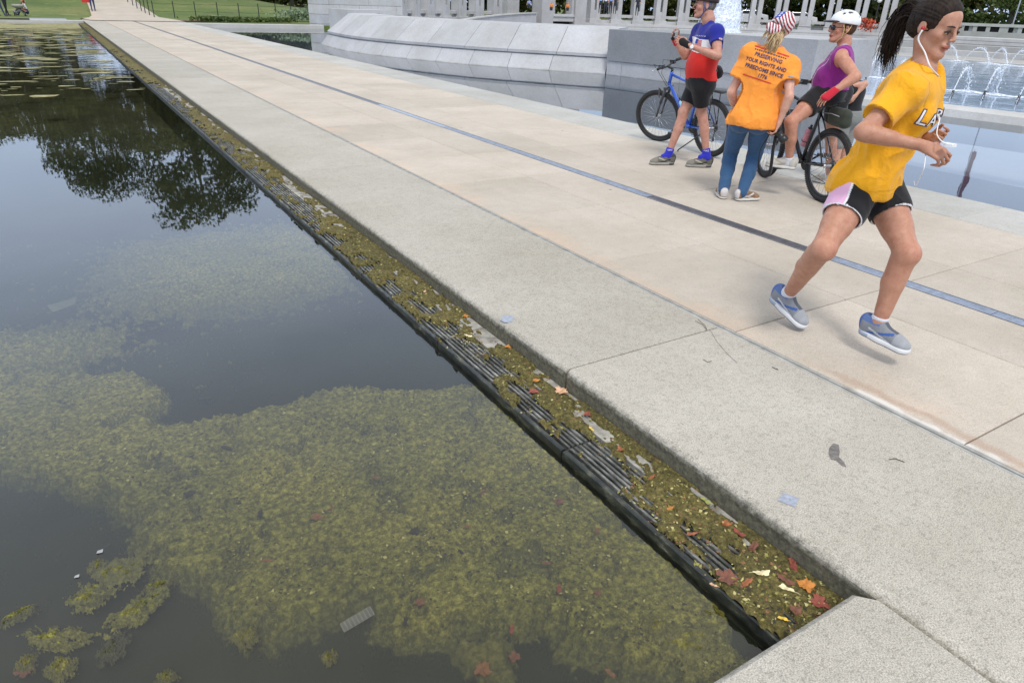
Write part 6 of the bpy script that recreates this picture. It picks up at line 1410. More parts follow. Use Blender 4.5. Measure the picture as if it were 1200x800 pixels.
def strap(t, P, mat, w=.006):
    for q in (1, -1):
        b = MB(); b.tube([tuple(P(*p)) for p in ((q*.079, .035, .045), (q*.080, .018, -.01), (q*.070, .020, -.065), (q*.035, .045, -.108), (0, .055, -.113))], w, 5, flat=(1, .4)); b.tube([tuple(P(*p)) for p in ((q*.080, -.045, .04), (q*.083, -.02, -.015), (q*.074, .012, -.05))], w*.9, 5, flat=(1, .4)); b.build('chin_strap', mat, t, smooth=True)
def man():
    D = 8.30; F0 = frame_of((-.88, .47, 0)); 
    pel = onD(820, 96, D); chest = onD(829, 54, D); neck = onD(830, 23, D); head = onD(826, 7.5, D)
    Fc = frame_of((-.90, .30, 0), unit(neck-pel)); Fh = frame_of((-.85, .60, .03), (0, 0, 1)); Fp = frame_of((-.85, .5, 0), (0, 0, 1))
    J = dict(pel=pel, chest=chest, neck=neck); top = chest+(neck-chest)*.52
    J['SL'] = top-Fc[0]*.185; J['SR'] = top+Fc[0]*.185
    J['EL'] = solve(841, 66, J['SL'], .28, 'near'); J['WL'] = solve(806, 53, J['EL'], .245, 'far'); J['ER'] = solve(803, 66, J['SR'], .27, 'near'); J['WR'] = solve(792, 50, J['ER'], .2, 'near')
    hL, hR = pel-Fp[0]*.09-A3(0, 0, .03), pel+Fp[0]*.09-A3(0, 0, .03); J['hL'], J['hR'] = hL, hR
    # the leg further left in the picture carries the front foot
    J['AR'] = onD(784, 179, 8.25); J['KR'] = solve(801, 131, J['AR'], .42, 'far'); J['AL'] = onD(828, 180, 8.28); J['KL'] = solve(822, 132, J['AL'], .42, 'far')
    g = J['AR']; base = (float(g[0]), float(g[1]), 0.); t = thing('person', 'cyclist in a red, white and blue flag jersey and black shorts standing by his bike', 'person', base)
    print('man', {k: v.round(2) for k, v in J.items()}, 'thigh', np.linalg.norm(J['KR']-hR).round(2), np.linalg.norm(J['KL']-hL).round(2))
    dl = unit(J['WL']-J['EL']); drr = unit(J['WR']-J['ER'])
    hands = dict(L=(unit(dl+A3(-.1, .1, .25)), A3(.3, .8, -.3)*1, A3(0, 0, 1), [(.5, .9, .6)]*4, 1.05, .7), R=(unit(drr+A3(0, 0, .5)), A3(.2, -.7, -.2), A3(0, 0, 1), [(.6, .9, .6)]*4, 1.05, .7))
    SKM = (.50, .27, .20)
    P = generic(t, J, Fc, Fp, Fh, head, SKM, (.38, .12, .10), .0065, False, 1.04, .004, .064, hands=hands, hs=1.03, legsc=1.02, armsc=1.08, nose=1.15)
    eyes(t, P)
    # jersey
    fd = body_field([pel, chest, neck, J['SL'], J['SR'], J['EL'], J['ER']], .006, .2)
    torso_prims(fd, pel+A3(0, 0, .03), chest, neck-Fc[2]*.03, J['SR'], J['SL'], Fc, Fc, 1.06, .022, False, .012)
    fd.cap(pel+A3(0, 0, .02), chest, .145, .14, .05, Fc[1], .85)
    for s in 'LR':
        S_, E_ = J['S'+s], J['E'+s]; d = E_-S_; fd.cap(S_, S_+d*.72, .068, .064, .03); fd.cap(S_+d*.75, S_+d*1.2, .1, .1, .006, op='sub'); fd.cap(S_+d*.66, S_+d*1.2, .052, .052, .006, op='sub')
    fd.plane(pel+A3(0, 0, .02), (0, 0, -1), .006, (pel-A3(.4, .4, .3), pel+A3(.4, .4, .3))); fd.cap(neck+Fc[1]*.02, neck+Fc[1]*.03+Fc[2]*.2, .066, .08, .008, op='sub')
    BL, RD, WH = (.018, .025, .25), (.55, .025, .02), (.78, .78, .80)
    def jc(V, n):
        u = (V-chest)@Fc[2]; x = (V-chest)@Fc[0]; c = np.tile(np.array(BL), (len(V), 1)); front = (V-chest)@Fc[1]; wv = .012*np.sin(x*14)
        inarm = ((V-J['SL'])@unit(J['EL']-J['SL']) > .04) & (np.linalg.norm(np.cross(V-J['SL'], unit(J['EL']-J['SL'])), axis=1) < .08)
        inarm |= ((V-J['SR'])@unit(J['ER']-J['SR']) > .04) & (np.linalg.norm(np.cross(V-J['SR'], unit(J['ER']-J['SR'])), axis=1) < .08)
        low = (u < -.005+wv) & ~inarm; c[low] = RD; m_ = (u > -.03+wv) & (u < .075+wv) & (front > -.02) & ~inarm; c[m_] = WH
        m2 = (u > -.055+wv) & (u < -.045+wv) & (front > -.05) & ~inarm; c[m2] = WH; return c
    o, V, F = field_obj('jersey', fd, M['cloth_vc'], t, jc, folds(.006, (9, 9, 6), 8)); bv = bvh_of(V, F)
    rt = -Fc[0]; ang = -.35; nn = unit(Fc[1]*math.cos(ang)+Fc[0]*math.sin(ang)); rt = np.cross(Fc[2], nn)
    fo = chest+Fc[2]*.025+nn*.05+rt*.0
    k_ = 0
    for i in range(7): decal('flag_stripe', rect2(-.055, -.035+i*.0105, .055, -.0295+i*.0105), fo, rt, Fc[2], bv, M['print_red'], o, .003)
    decal('flag_canton', rect2(-.055, .0, -.008, .042), fo, rt, Fc[2], bv, M['print_blue'], o, .0045)
    for i in range(6):
        st_ = ([(math.cos(PI/2+k*PI/5)*(.010 if k % 2 == 0 else .004), math.sin(PI/2+k*PI/5)*(.010 if k % 2 == 0 else .004)) for k in range(10)]+[(0, 0)], [(k, (k+1) % 10, 10) for k in range(10)])
        decal('star', st_, chest+Fc[2]*(.098)+nn*.05+rt*(-.085+i*.034), rt, Fc[2], bv, M['print_white'], o, .003)
    side = -Fc[0]; sdir = unit(J['EL']-J['SL'])
    decal('sleeve_flag', rect2(-.022, -.014, .022, .014), J['SL']+sdir*.13, np.cross(side, -sdir)*-1, -sdir, bv, M['print_red'], o, .003); 
    for i in range(3): decal('sleeve_flag_stripe', rect2(-.022, -.010+i*.009, .022, -.006+i*.009), J['SL']+sdir*.13, np.cross(side, -sdir)*-1, -sdir, bv, M['print_white'], o, .0045)
    # belt and waist pack
    b = MB(); c = chest*.28+pel*.72+A3(0, 0, .02); b.torus(tuple(c), tuple(Fc[2]), .152, .014, 40, 6, sq=1.3); b.build('belt', M['black_cloth'], t, smooth=True, base=t['_b'])
    wp = c-Fc[1]*.175-Fc[0]*.0-A3(0, 0, .015); fb = Field(wp-.16, wp+.16, .007); fb.ell(wp, Fc, (.11, .055, .065), .02); fb.ell(wp-A3(0, 0, .03), Fc, (.09, .06, .045), .02); field_obj('waist_pack', fb, M['black_cloth'], t, None, folds(.006, (20, 20, 20)))
    # shorts to just above the knee
    fd = body_field([pel+A3(0, 0, .06), J['KR'], J['KL']], .006, .2); fd.ell(pel+A3(0, 0, .02), Fp, (.185, .155, .15), .04)
    for q in (-1, 1): fd.ell(pel+Fp[0]*q*.07-Fp[1]*.05-A3(0, 0, .03), Fp, (.11, .11, .12), .04)
    for s in 'LR': H_, K_ = J['h'+s], J['K'+s]; d = K_-H_; fd.cap(H_, H_+d*.96, .112, .078, .02); fd.cap(H_+d*.98, H_+d*1.3, .12, .12, .006, op='sub')
    fd.plane(pel+A3(0, 0, .12), (0, 0, 1), .006); field_obj('shorts', fd, M['black_cloth'], t, None, folds(.005, (14, 14, 8), 4))
    # helmet low on the forehead, blue straps
    helmet(t, P, Fh, M['helmet_dark'], M['black_plastic']); strap(t, P, M['strap_blue'], .0075)
    fd = Field(head-.2, head+.2, .006); fd.ell(P(0, -.028, .02), Fh, (.079, .092, .085), .01); fd.ell(P(0, .085, -.02), Fh, (.1, .095, .09), .01, 'sub'); fd.plane(P(0, 0, -.055), -Fh[2], .01)
    for q in (-1, 1): fd.ell(P(q*.09, -.004, -.01), Fh, (.02, .024, .034), .008, 'sub')
    field_obj('hair', fd, M['hair_grey'], t)
    # gloves: fingerless, black with red
    for s in 'LR':
        W_ = J['W'+s]; D_, Np, T_ = hands[s][0], hands[s][1], hands[s][2]; fd = Field(W_-.15, W_+.15, .0055); fd.cap(W_-unit(D_)*.01, W_+unit(D_)*.066, .034, .041, .02, Np, .72)
        for i, tt in enumerate((.03, .01, -.01, -.028)):
            pass
        field_obj('glove', fd, M['cloth_vc'], t, lambda V, n, W_=W_, D_=D_: np.where((((V-W_)@unit(D_)) > .045)[:, None], np.array([[.014, .014, .015]]), np.array([[.014, .014, .015]]) if s == 'L' else np.array([[.45, .02, .03]])))
    b = MB(); w0 = J['WL']-dl*.045; b.torus(tuple(w0), tuple(dl), .031, .006, 20, 6, sq=1.6); wt = b.build('watch_strap', M['chrome'], t, smooth=True)
    b = MB(); n_ = unit(np.cross(dl, A3(0, 0, 1))); n_ = n_ if n_@(-w0) > 0 else -n_; b.lathe(tuple(w0+n_*.030), tuple(n_), [(0, .019), (.008, .019), (.009, .014)], 16); b.build('watch_face', M['white_plastic'], wt, base=t['_b'])
    cm = (J['WL']+unit(hands['L'][0])*.11)*.5+(J['WR']+unit(hands['R'][0])*.11)*.5
    ct = thing('camera', 'small silver camera held in the hands of the cyclist in the flag jersey', 'camera', tuple(cm)); b = MB(); q = cm+A3(0, 0, .015)
    for (a, c_, nm, mt) in (((-.045, -.014, -.028), (.045, .014, .028), 'camera_body', 'chrome'),):
        X_ = unit(A3(.6, .8, 0)); Y_ = unit(A3(-.8, .6, 0)); vs = [tuple(q+X_*x+Y_*y+A3(0, 0, z)) for x in (a[0], c_[0]) for y in (a[1], c_[1]) for z in (a[2], c_[2])]; b.add(vs, [(0, 1, 3, 2), (4, 6, 7, 5), (0, 4, 5, 1), (2, 3, 7, 6), (0, 2, 6, 4), (1, 5, 7, 3)]); b.build(nm, M[mt], ct)
    b = MB(); b.lathe(tuple(q+Y_*.012), tuple(Y_), [(0, .02), (.015, .02), (.018, .012)], 16); b.build('lens', M['lens'], ct)
    # socks, shoes
    st = dict(main=(.13, .12, .10), toe=(.20, .19, .16), tongue=(.03, .03, .03), stripe=(.36, .35, .30), stripe2=(.02, .02, .02), collar=(.05, .05, .05), heel=(.05, .05, .05), sole=(.30, .29, .26), solea=(.07, .07, .07), lace='lace_dark')
    for s, dr2 in (('R', A3(-.92, .38, 0)), ('L', A3(-.86, .5, 0))):
        A_ = J['A'+s]; K_ = J['K'+s]; ax = unit(K_-A_); fd = Field(A_-.16, A_+.16, .006); fd.cap(A_-ax*.05, A_+ax*.055, .045, .046, .02); fd.cap(A_-A3(0, 0, .03), A_+unit(dr2)*.06-A3(0, 0, .045), .04, .034, .02); fd.plane(A_+ax*.055, ax, .004)
        so_, V, F = field_obj('sock', fd, M['sock_blue'], t); d2 = unit(dr2); he = A3(A_[0], A_[1], 0)-d2*.075; shoe(t, he, d2, (0, 0, 1), st, 1.06)
        fo = A_+ax*.03; nn = unit(A3(-fo[0], -fo[1], 0)); decal('sock_lettering', tri_text('NIKE', .026), fo, np.cross(A3(0, 0, 1), nn), (0, 0, 1), bvh_of(V, F), M['print_white'], so_, .004)
M['sock_blue'] = cloth_mat('blue_sock', (.03, .035, .42), .95, .4, 60); M['hair_grey'] = hair_mat('grey_hair', (.10, .09, .08), (.22, .20, .18))
M['helmet_dark'] = basic('dark_helmet_shell', (.03, .015, .015), .35, bs=0, var=.3)
def flagger():
    D = 6.86; pel = onD(881, 137, D); chest = onD(897, 86, D+.02); neck = onD(907, 58, D+.04); head = onD(913, 34, D+.06); bear = math.radians(52)
    f = A3(math.sin(bear), math.cos(bear), 0); Fp = frame_of(f); Fc = frame_of(f+A3(0, 0, -.2), unit(neck-pel)); fh = A3(math.sin(bear-.25), math.cos(bear-.25), -.42); Fh = frame_of(fh, unit(A3(.62, -.35, 1)))
    J = dict(pel=pel, chest=chest, neck=neck); top = chest+(neck-chest)*.55; sl = unit(Fc[0]-A3(0, 0, .12)); J['SR'] = top+sl*.175; J['SL'] = top-sl*.175
    J['ER'] = solve(925, 113, J['SR'], .275, 'near'); J['WR'] = solve(913, 144, J['ER'], .235, 'far'); J['EL'] = solve(857, 108, J['SL'], .275, 'near'); J['WL'] = solve(862, 132, J['EL'], .225, 'far')
    J['hL'], J['hR'] = pel-Fp[0]*.09-A3(0, 0, .03), pel+Fp[0]*.09-A3(0, 0, .03)
    J['AL'] = onD(848, 222, 6.85); J['AR'] = onD(870, 225, 6.83); J['KL'] = solve(856, 181, J['AL'], .385, 'far'); J['KR'] = solve(884, 183, J['AR'], .385, 'far')
    print('flagger', {k: v.round(2) for k, v in J.items()})
    g = J['AR']; t = thing('person', 'blond woman seen from behind in an orange printed t-shirt, blue jeans and a flag bandana', 'person', (float(g[0]), float(g[1]), 0.)); SKW = (.60, .35, .26)
    dR = unit(J['WR']-J['ER']); dL = unit(J['WL']-J['EL']); hands = dict(R=(dR, -A3(*Fc[0]), Fc[1], [(.7, .9, .5)]*4, .9, .6), L=(dL, A3(*Fc[0]), Fc[1], [(.4, .5, .4)]*4, .9, .4))
    P = generic(t, J, Fc, Fp, Fh, head, SKW, (.45, .15, .13), .0065, True, 1.0, 0.0, .048, hands=hands, hs=.98, backs={}, legsc=.98)
    fd = body_field([pel-A3(0, 0, .05), chest, neck, J['SR'], J['SL'], J['ER'], J['EL']], .006, .2)
    torso_prims(fd, pel+A3(0, 0, .02), chest, neck-Fc[2]*.02, J['SR'], J['SL'], Fc, Fc, 1.05, .026, True)
    fd.cap(pel-A3(0, 0, .10), chest+Fc[2]*.0, .245, .185, .06, Fc[1], .60)
    for q in (-1, 1): fd.cap(pel+Fp[0]*q*.13-A3(0, 0, .10), chest+Fc[0]*q*.115, .105, .105, .05); fd.ell(pel-A3(0, 0, .03), Fp, (.205, .165, .12), .05)
    for s in 'LR':
        S_, E_ = J['S'+s], J['E'+s]; d = E_-S_; fd.cap(S_, S_+d*.92, .070, .088, .03); fd.cap(S_+d*.93, S_+d*1.5, .13, .13, .006, op='sub'); fd.cap(S_+d*.75, S_+d*1.2, .070, .072, .006, op='sub')
    fd.plane(pel-A3(0, 0, .075), A3(0, 0, -1)+Fc[0]*-.05, .006, (pel-A3(.5, .5, .4), pel+A3(.5, .5, .1))); fd.cap(neck+Fc[2]*.02, neck+Fc[2]*.15, .058, .07, .008, op='sub')
    OR = (.86, .30, .045)
    def oc(V, n): return np.tile(np.array(OR), (len(V), 1))*(.96+.08*vnoise(V[:, 0]*8, V[:, 1]*8, V[:, 2]*8))[:, None]
    o, V, F = field_obj('t_shirt', fd, M['shirt_o'], t, oc, folds(.013, (8, 8, 5), 12, .6)); bv = bvh_of(V, F)
    rt, up = unit(Fc[0]-A3(0, 0, .10)), Fc[2]; og = chest+Fc[2]*.055-Fc[1]*.1-rt*.012
    def put(txt, y, sz, mt='print_navy', dx=0): decal('lettering', tri_text(txt, sz, 0, .0012), og+up*y+rt*dx, rt, up, bv, M[mt], o, .004)
    put('PRESERVING', .052, .044); put('YOUR RIGHTS AND', .0, .041, dx=-.004); put('FREEDOMS SINCE', -.052, .043, dx=-.004); put('1776', -.100, .042)
    decal('print_line', rect2(-.155, .120, -.05, .131, 10, 2), og, rt, up, bv, M['print_red'], o, .004); decal('print_line', rect2(.045, .120, .150, .131, 10, 2), og, rt, up, bv, M['print_red'], o, .004); decal('print_line', rect2(-.155, -.122, .10, -.113, 14, 2), og, rt, up, bv, M['print_red'], o, .004)
    r2_ = random.Random(4); x = -.145
    while x < .14:                        # the tiny illegible line above
        w_ = r2_.uniform(.010, .022); decal('print_mark', rect2(x, .098, x+w_, .108, 2, 1), og, rt, up, bv, M['print_navy'], o, .004); x += w_+.006
    for i in range(3): decal('sleeve_print', rect2(-.03, -.01-i*.028, .03, .002-i*.028, 4, 1), J['SR']+(J['ER']-J['SR'])*.5, rt, unit(J['SR']-J['ER']), bv, M['print_navy'] if i == 1 else M['print_grey'], o, .004)
    # jeans
    fd = body_field([pel+A3(0, 0, .05), J['KL'], J['KR'], J['AL'], J['AR']], .006, .2); fd.ell(pel, Fp, (.175, .125, .12), .04)
    for q in (-1, 1): fd.ell(pel+Fp[0]*q*.078-Fp[1]*.05-A3(0, 0, .035), Fp, (.098, .095, .105), .04)
    for s in 'LR': H_, K_, A_ = J['h'+s], J['K'+s], J['A'+s]; fd.cap(H_, K_, .100, .066, .02); d = A_-K_; fd.cap(K_, A_+d*.02, .063, .050, .02); fd.cap(K_+d*.1-Fp[1]*.012, K_+d*.5-Fp[1]*.008, .060, .056, .03)
    field_obj('jeans', fd, M['denim'], t, None, folds(.0065, (14, 14, 9), 30, .4))
    # bandana tied at the back, stars and stripes pattern of the cloth
    fd = Field(head-.2, head+.2, .0045); fd.ell(P(0, -.024, .042), Fh, (.095, .116, .104), .01); fd.ell(P(0, .11, -.03), Fh, (.10, .07, .09), .008, 'sub'); fd.plane(P(0, 0, -.02), -Fh[2]-Fh[1]*.25, .01)
    fd.ell(P(-.045, -.125, -.055), Fh, (.055, .022, .040), .012); fd.ell(P(-.005, -.118, -.03), Fh, (.035, .022, .03), .015)
    def bc(V, n):
        q = (V-head)@Fh.T; x, y, z = q.T; c = np.tile(np.array([.72, .70, .70]), (len(V), 1)); u = z*1.0+.35*x+.012*np.sin(y*26)+.012*np.sin(x*30); red = np.sin(u*2*PI/.028) > 0; c[red] = (.28, .02, .035)
        blue = (x < -.018+.25*y) & (z > .03) ; c[blue] = (.03, .06, .32); sx_ = np.modf(np.abs(x)*38)[0]-.5; sz_ = np.modf(np.abs(y+z)*30)[0]-.5; st_ = blue & (np.hypot(sx_, sz_) < .27); c[st_] = (.75, .75, .78)
        kn = (y < -.105) & (z < -.015); u2 = x*.8+z*.6; c[kn & (np.sin(u2*2*PI/.024) > 0)] = (.30, .02, .04); c[kn & (np.sin(u2*2*PI/.024) <= 0)] = (.75, .72, .72); return c
    field_obj('bandana', fd, M['cloth_vc'], t, bc, folds(.005, (25, 25, 25), 2))
    b = MB(); r = random.Random(9)
    for i in range(120):
        a = r.uniform(-1.9, 1.9); s0 = P(math.sin(a)*.070, -.03-math.cos(a)*.068, r.uniform(-.035, .0)); s0 = Vector(tuple(s0))
        k = r.random(); end = Vector(tuple(P(math.sin(a)*.085+.01, -.06-math.cos(a)*.075, -.10-.10*k)))+Vector((0, 0, -.03*k))
        if i % 3 == 0: end = Vector(tuple(neck+Fc[0]*(r.gauss(-.02, .03))-Fc[1]*(.085+.02*k)-Fc[2]*(.02+.07*k)))
        mid = s0.lerp(end, .5)-Vector(tuple(Fc[1]))*.02; b.tube([s0, mid+Vector((r.gauss(0, .004), r.gauss(0, .004), 0)), end], [.0040, .0036, .0008], 4)
    b.build('hair', M['hair_blond'], t, smooth=True)
    st = dict(main=(.20, .12, .07), toe=(.26, .15, .09), stripe=(.55, .52, .48), tongue=(.2, .13, .09), collar=(.4, .36, .3), heel=(.55, .52, .5), sole=(.55, .53, .48), lace='lace')
    for s, d2 in (('L', unit(A3(.55, .80, 0))), ('R', unit(A3(.93, -.25, 0)))): A_ = J['A'+s]; shoe(t, A3(A_[0], A_[1], 0)-d2*.06, d2, (0, 0, 1), st, .92)
    # camera hanging from her right hand
    W_ = J['WR']+dR*.09; cam_ = thing('camera', 'black camera with a neck strap dangling from the hand of the woman in orange', 'camera', tuple(W_))
    q = onD(908, 152, D-.02); fb = Field(q-.14, q+.14, .006); Fk = frame_of(unit(A3(.7, -.5, -.35)), unit(A3(.5, .4, 1))); fb.ell(q, Fk, (.070, .036, .048), .01); fb.cap(q-Fk[0]*.04, q+Fk[0]*.045, .038, .036, .01); fb.ell(q+Fk[2]*.045, Fk, (.028, .03, .02), .01); field_obj('camera_body', fb, M['black_plastic'], cam_)
    b = MB(); ax = unit(oXd(926, 172, D-.05)-q); b.lathe(tuple(q+ax*.02), tuple(ax), [(0, .034), (.03, .036), (.035, .031), (.075, .033), (.08, .038), (.12, .038), (.125, .03)], 20); b.build('lens_barrel', M['black_plastic'], cam_, smooth=True)
    def sp_(px): return [tuple(onD(x, y, D-.03)) for x, y in px]
    b = MB(); pts = sp_([(903, 156), (897, 165), (891, 176), (889, 188), (889, 197), (892, 205), (897, 207), (902, 203), (904, 192), (906, 176), (909, 160)]); P_ = crs([p for p in pts], 5); b.tube([tuple(p) for p in P_], [.0045+.012*max(0, min(1, (k-12)/14)) for k in range(len(P_))], 6, flat=(1, .35)); sp2 = b.build('neck_strap', M['black_cloth'], cam_, smooth=True)
def oXd(x, y, D): return onD(x, y, D)
M['shirt_o'] = cloth_mat('orange_knit', None, .85, .8, 9, 900, wd=.02)
def rider():
    t0, B, S_, sc_, hb = bk2; bl = lambda x, y, z: np.array(B @ Vector((x, y, z))); sl = lambda x, y, z: np.array(S_ @ Vector((x, y, z)))
    hd = unit(bl(1, 0, 0)-bl(0, 0, 0)); lf = unit(bl(0, 1, 0)-bl(0, 0, 0)); pel = bl(.21, 0, .985); Dp = float(np.hypot(pel[0], pel[1])); chest = onD(982, 83, Dp-.02); neck = onD(990, 50, Dp-.02)
    print('rider pel px', 'chest', chest.round(2))
    head = onD(987, 34, float(np.hypot(neck[0], neck[1]))-.02); Fp = frame_of(hd*.9+lf*.5); Fc = frame_of(hd*.60+lf*.85, unit(neck-pel)); Fh = frame_of(hd*.17+lf*.985+A3(0, 0, -.06), (0, 0, 1))
    J = dict(pel=pel, chest=chest, neck=neck); top = chest+(neck-chest)*.55; J['SR'] = top+Fc[0]*.18; J['SL'] = top-Fc[0]*.18
    gr = sl(sc_.x-.03, -hb+.07, sc_.z+.07); J['WR'] = gr-hd*.08+A3(0, 0, .03); m_ = (J['SR']+J['WR'])/2; J['ER'] = m_+A3(0, 0, -.10)-lf*.05
    J['EL'] = solve(1003, 90, J['SL'], .26, 'near'); J['WL'] = solve(977, 107, J['EL'], .21, 'near')
    J['hL'], J['hR'] = pel+lf*.09-A3(0, 0, .03), pel-lf*.09-A3(0, 0, .03); J['KL'] = solve(927, 143, J['hL'], .40, 'near'); J['AL'] = solve(925, 187, J['KL'], .375, 'far')
    J['AR'] = np.array(G(970, 216))+A3(0, 0, .09); J['KR'] = (J['hR']+J['AR'])/2+hd*.05
    print('rider', {k: v.round(2) for k, v in J.items()}, [proj2(J[k]) for k in ('pel', 'chest', 'neck', 'WR', 'KL', 'AL', 'SL')])
    t = thing('person', 'woman in a purple sleeveless top, white helmet and sunglasses sitting on her bike', 'person', (float(J['AR'][0]), float(J['AR'][1]), 0.)); SKR = (.52, .265, .18)
    dR = unit(gr-J['WR']+A3(0, 0, -.02)); dL = unit(J['WL']-J['EL']); hands = dict(R=(unit(hd-A3(0, 0, .2)), A3(0, 0, -1), lf, [(.8, .9, .7)]*4, .95, .6), L=(unit(dL+A3(0, 0, -.15)), A3(.3, .3, -1), hd, [(.25, .35, .25)]*4, .95, .3))
    P = generic(t, J, Fc, Fp, Fh, head, SKR, (.42, .14, .12), .0065, True, 1.06, .01, .055, hands=hands, hs=1.0, armsc=1.15, legsc=1.05, backs=dict(L=-lf*.0-hd*.2+A3(0, 0, -.2)-hd, R=-hd))
    fd = body_field([pel, chest, neck, J['SR'], J['SL']], .006, .2); torso_prims(fd, pel+A3(0, 0, .03), chest, neck-Fc[2]*.03, J['SR'], J['SL'], Fc, Fc, 1.06, .016, True, .022)
    for s, q in (('R', 1), ('L', -1)):
        S0 = J['S'+s]; fd.cap(S0+Fc[0]*q*.075-Fc[2]*.13, S0+Fc[0]*q*.062+Fc[2]*.10, .062, .055, .012, op='sub')
    fd.cap(neck-Fc[2]*.03+Fc[1]*.035, neck+Fc[2]*.15+Fc[1]*.05, .070, .09, .008, op='sub'); fd.cap(neck, neck+Fc[2]*.2, .062, .08, .008, op='sub'); fd.plane(pel+A3(0, 0, .02), (0, 0, -1), .006, (pel-A3(.4, .4, .4), pel+A3(.4, .4, .1)))
    PU = (.24, .022, .22)
    def pc_(V, n):
        x = (V-chest)@Fc[0]; u = (V-chest)@Fc[2]; y = (V-chest)@Fc[1]; c = np.tile(np.array(PU), (len(V), 1)); ln = (np.abs(x+.075+.03*np.sin(u*9)+.10*np.clip(u, 0, 1)) < .0045) & (y > 0); c[ln] = (.6, .55, .62)
        dd = np.linalg.norm(V-(neck+Fc[1]*.03), axis=1); c[(u > .14) & (dd < .092)] = (.42, .34, .42); return c
    field_obj('sleeveless_top', fd, M['cloth_vc'], t, pc_, folds(.008, (10, 10, 7), 21))
    fd = body_field([pel, J['KL'], J['KR']], .006, .2); fd.ell(pel, Fp, (.185, .15, .13), .04)
    for q in (-1, 1): fd.ell(pel+Fp[0]*q*.078-Fp[1]*.06-A3(0, 0, .02), Fp, (.108, .105, .10), .04)
    for s, e_ in (('L', .72), ('R', .66)): H_, K_ = J['h'+s], J['K'+s]; d = K_-H_; fd.cap(H_, H_+d*e_, .107, .094, .03); fd.cap(H_+d*(e_+.02), H_+d*1.3, .125, .125, .006, op='sub')
    fd.plane(pel+A3(0, 0, .085), (0, 0, 1), .006); so2, V, F = field_obj('shorts', fd, M['black_cloth'], t, None, folds(.008, (11, 11, 9), 5))
    helmet(t, P, Fh, M['helmet_white'], M['black_plastic'], s=1.03); strap(t, P, M['strap_yellow'], .0055)
    fd = Field(head-.2, head+.2, .006); fd.ell(P(0, -.028, .02), Fh, (.081, .096, .088), .01); fd.ell(P(0, .080, -.02), Fh, (.1, .09, .09), .01, 'sub'); fd.plane(P(0, 0, -.065), -Fh[2], .01)
    for q in (-1, 1): fd.ell(P(q*.09, -.004, -.01), Fh, (.02, .024, .034), .008, 'sub')
    field_obj('hair', fd, M['hair_brown'], t)
    sg = MB()
    for q in (1, -1): sg.lathe(tuple(P(q*.034, .098, .006)), tuple(Fh[1]+Fh[0]*q*.3), [(-.008, .018), (-.002, .0215), (.004, .019), (.006, .008)], 18)
    sg.tube([tuple(P(-.012, .108, .011)), tuple(P(.012, .108, .011))], .003, 6)
    for q in (1, -1): sg.tube([tuple(P(q*.055, .088, .012)), tuple(P(q*.078, .04, .010)), tuple(P(q*.084, -.012, .008))], .0035, 6)
    sg.build('sunglasses', M['lens'], t, smooth=True)
    for s, mt, q in (('L', (.50, .02, .04), 1), ('R', (.014, .014, .015), -1)):
        W_ = J['W'+s]; D_, Np = hands[s][0], hands[s][1]; fd = Field(W_-.15, W_+.15, .0055); fd.cap(W_-unit(D_)*.02, W_+unit(D_)*.078, .036, .041, .02, Np, .7); field_obj('glove', fd, M['cloth_vc'], t, lambda V, n, mt=mt: np.tile(np.array(mt), (len(V), 1)))
    st = dict(main=(.52, .50, .45), toe=(.55, .53, .48), stripe=(.40, .36, .28), tongue=(.5, .48, .44), collar=(.45, .43, .4), heel=(.45, .42, .36), sole=(.60, .58, .54), lace='lace')
    for s, d2 in (('L', unit(-lf*-.55+hd*.75+A3(-.25, 0, 0))), ('R', unit(hd+lf*.5))):
        A_ = J['A'+s]; fd = Field(A_-.14, A_+.14, .006); ax = unit(J['K'+s]-A_); fd.cap(A_-ax*.05, A_+ax*.03, .044, .045, .02); fd.cap(A_-A3(0, 0, .03), A_+d2*.06-A3(0, 0, .045), .04, .034, .02); fd.plane(A_+ax*.03, ax, .004); field_obj('sock', fd, M['sock'], t)
        he = A_-A3(0, 0, .088)-d2*.07; shoe(t, he, d2, (0, 0, 1), st, 1.0)
def proj2(p):
    d = np.array(p, float)-np.array([0, 0, CAM_H]); z = d@CF; return (round(600+800*(d@CR)/z), round(400-800*(d@CU)/z))
M['helmet_white'] = basic('white_helmet_shell', (.74, .75, .76), .3, bs=0, var=.04)
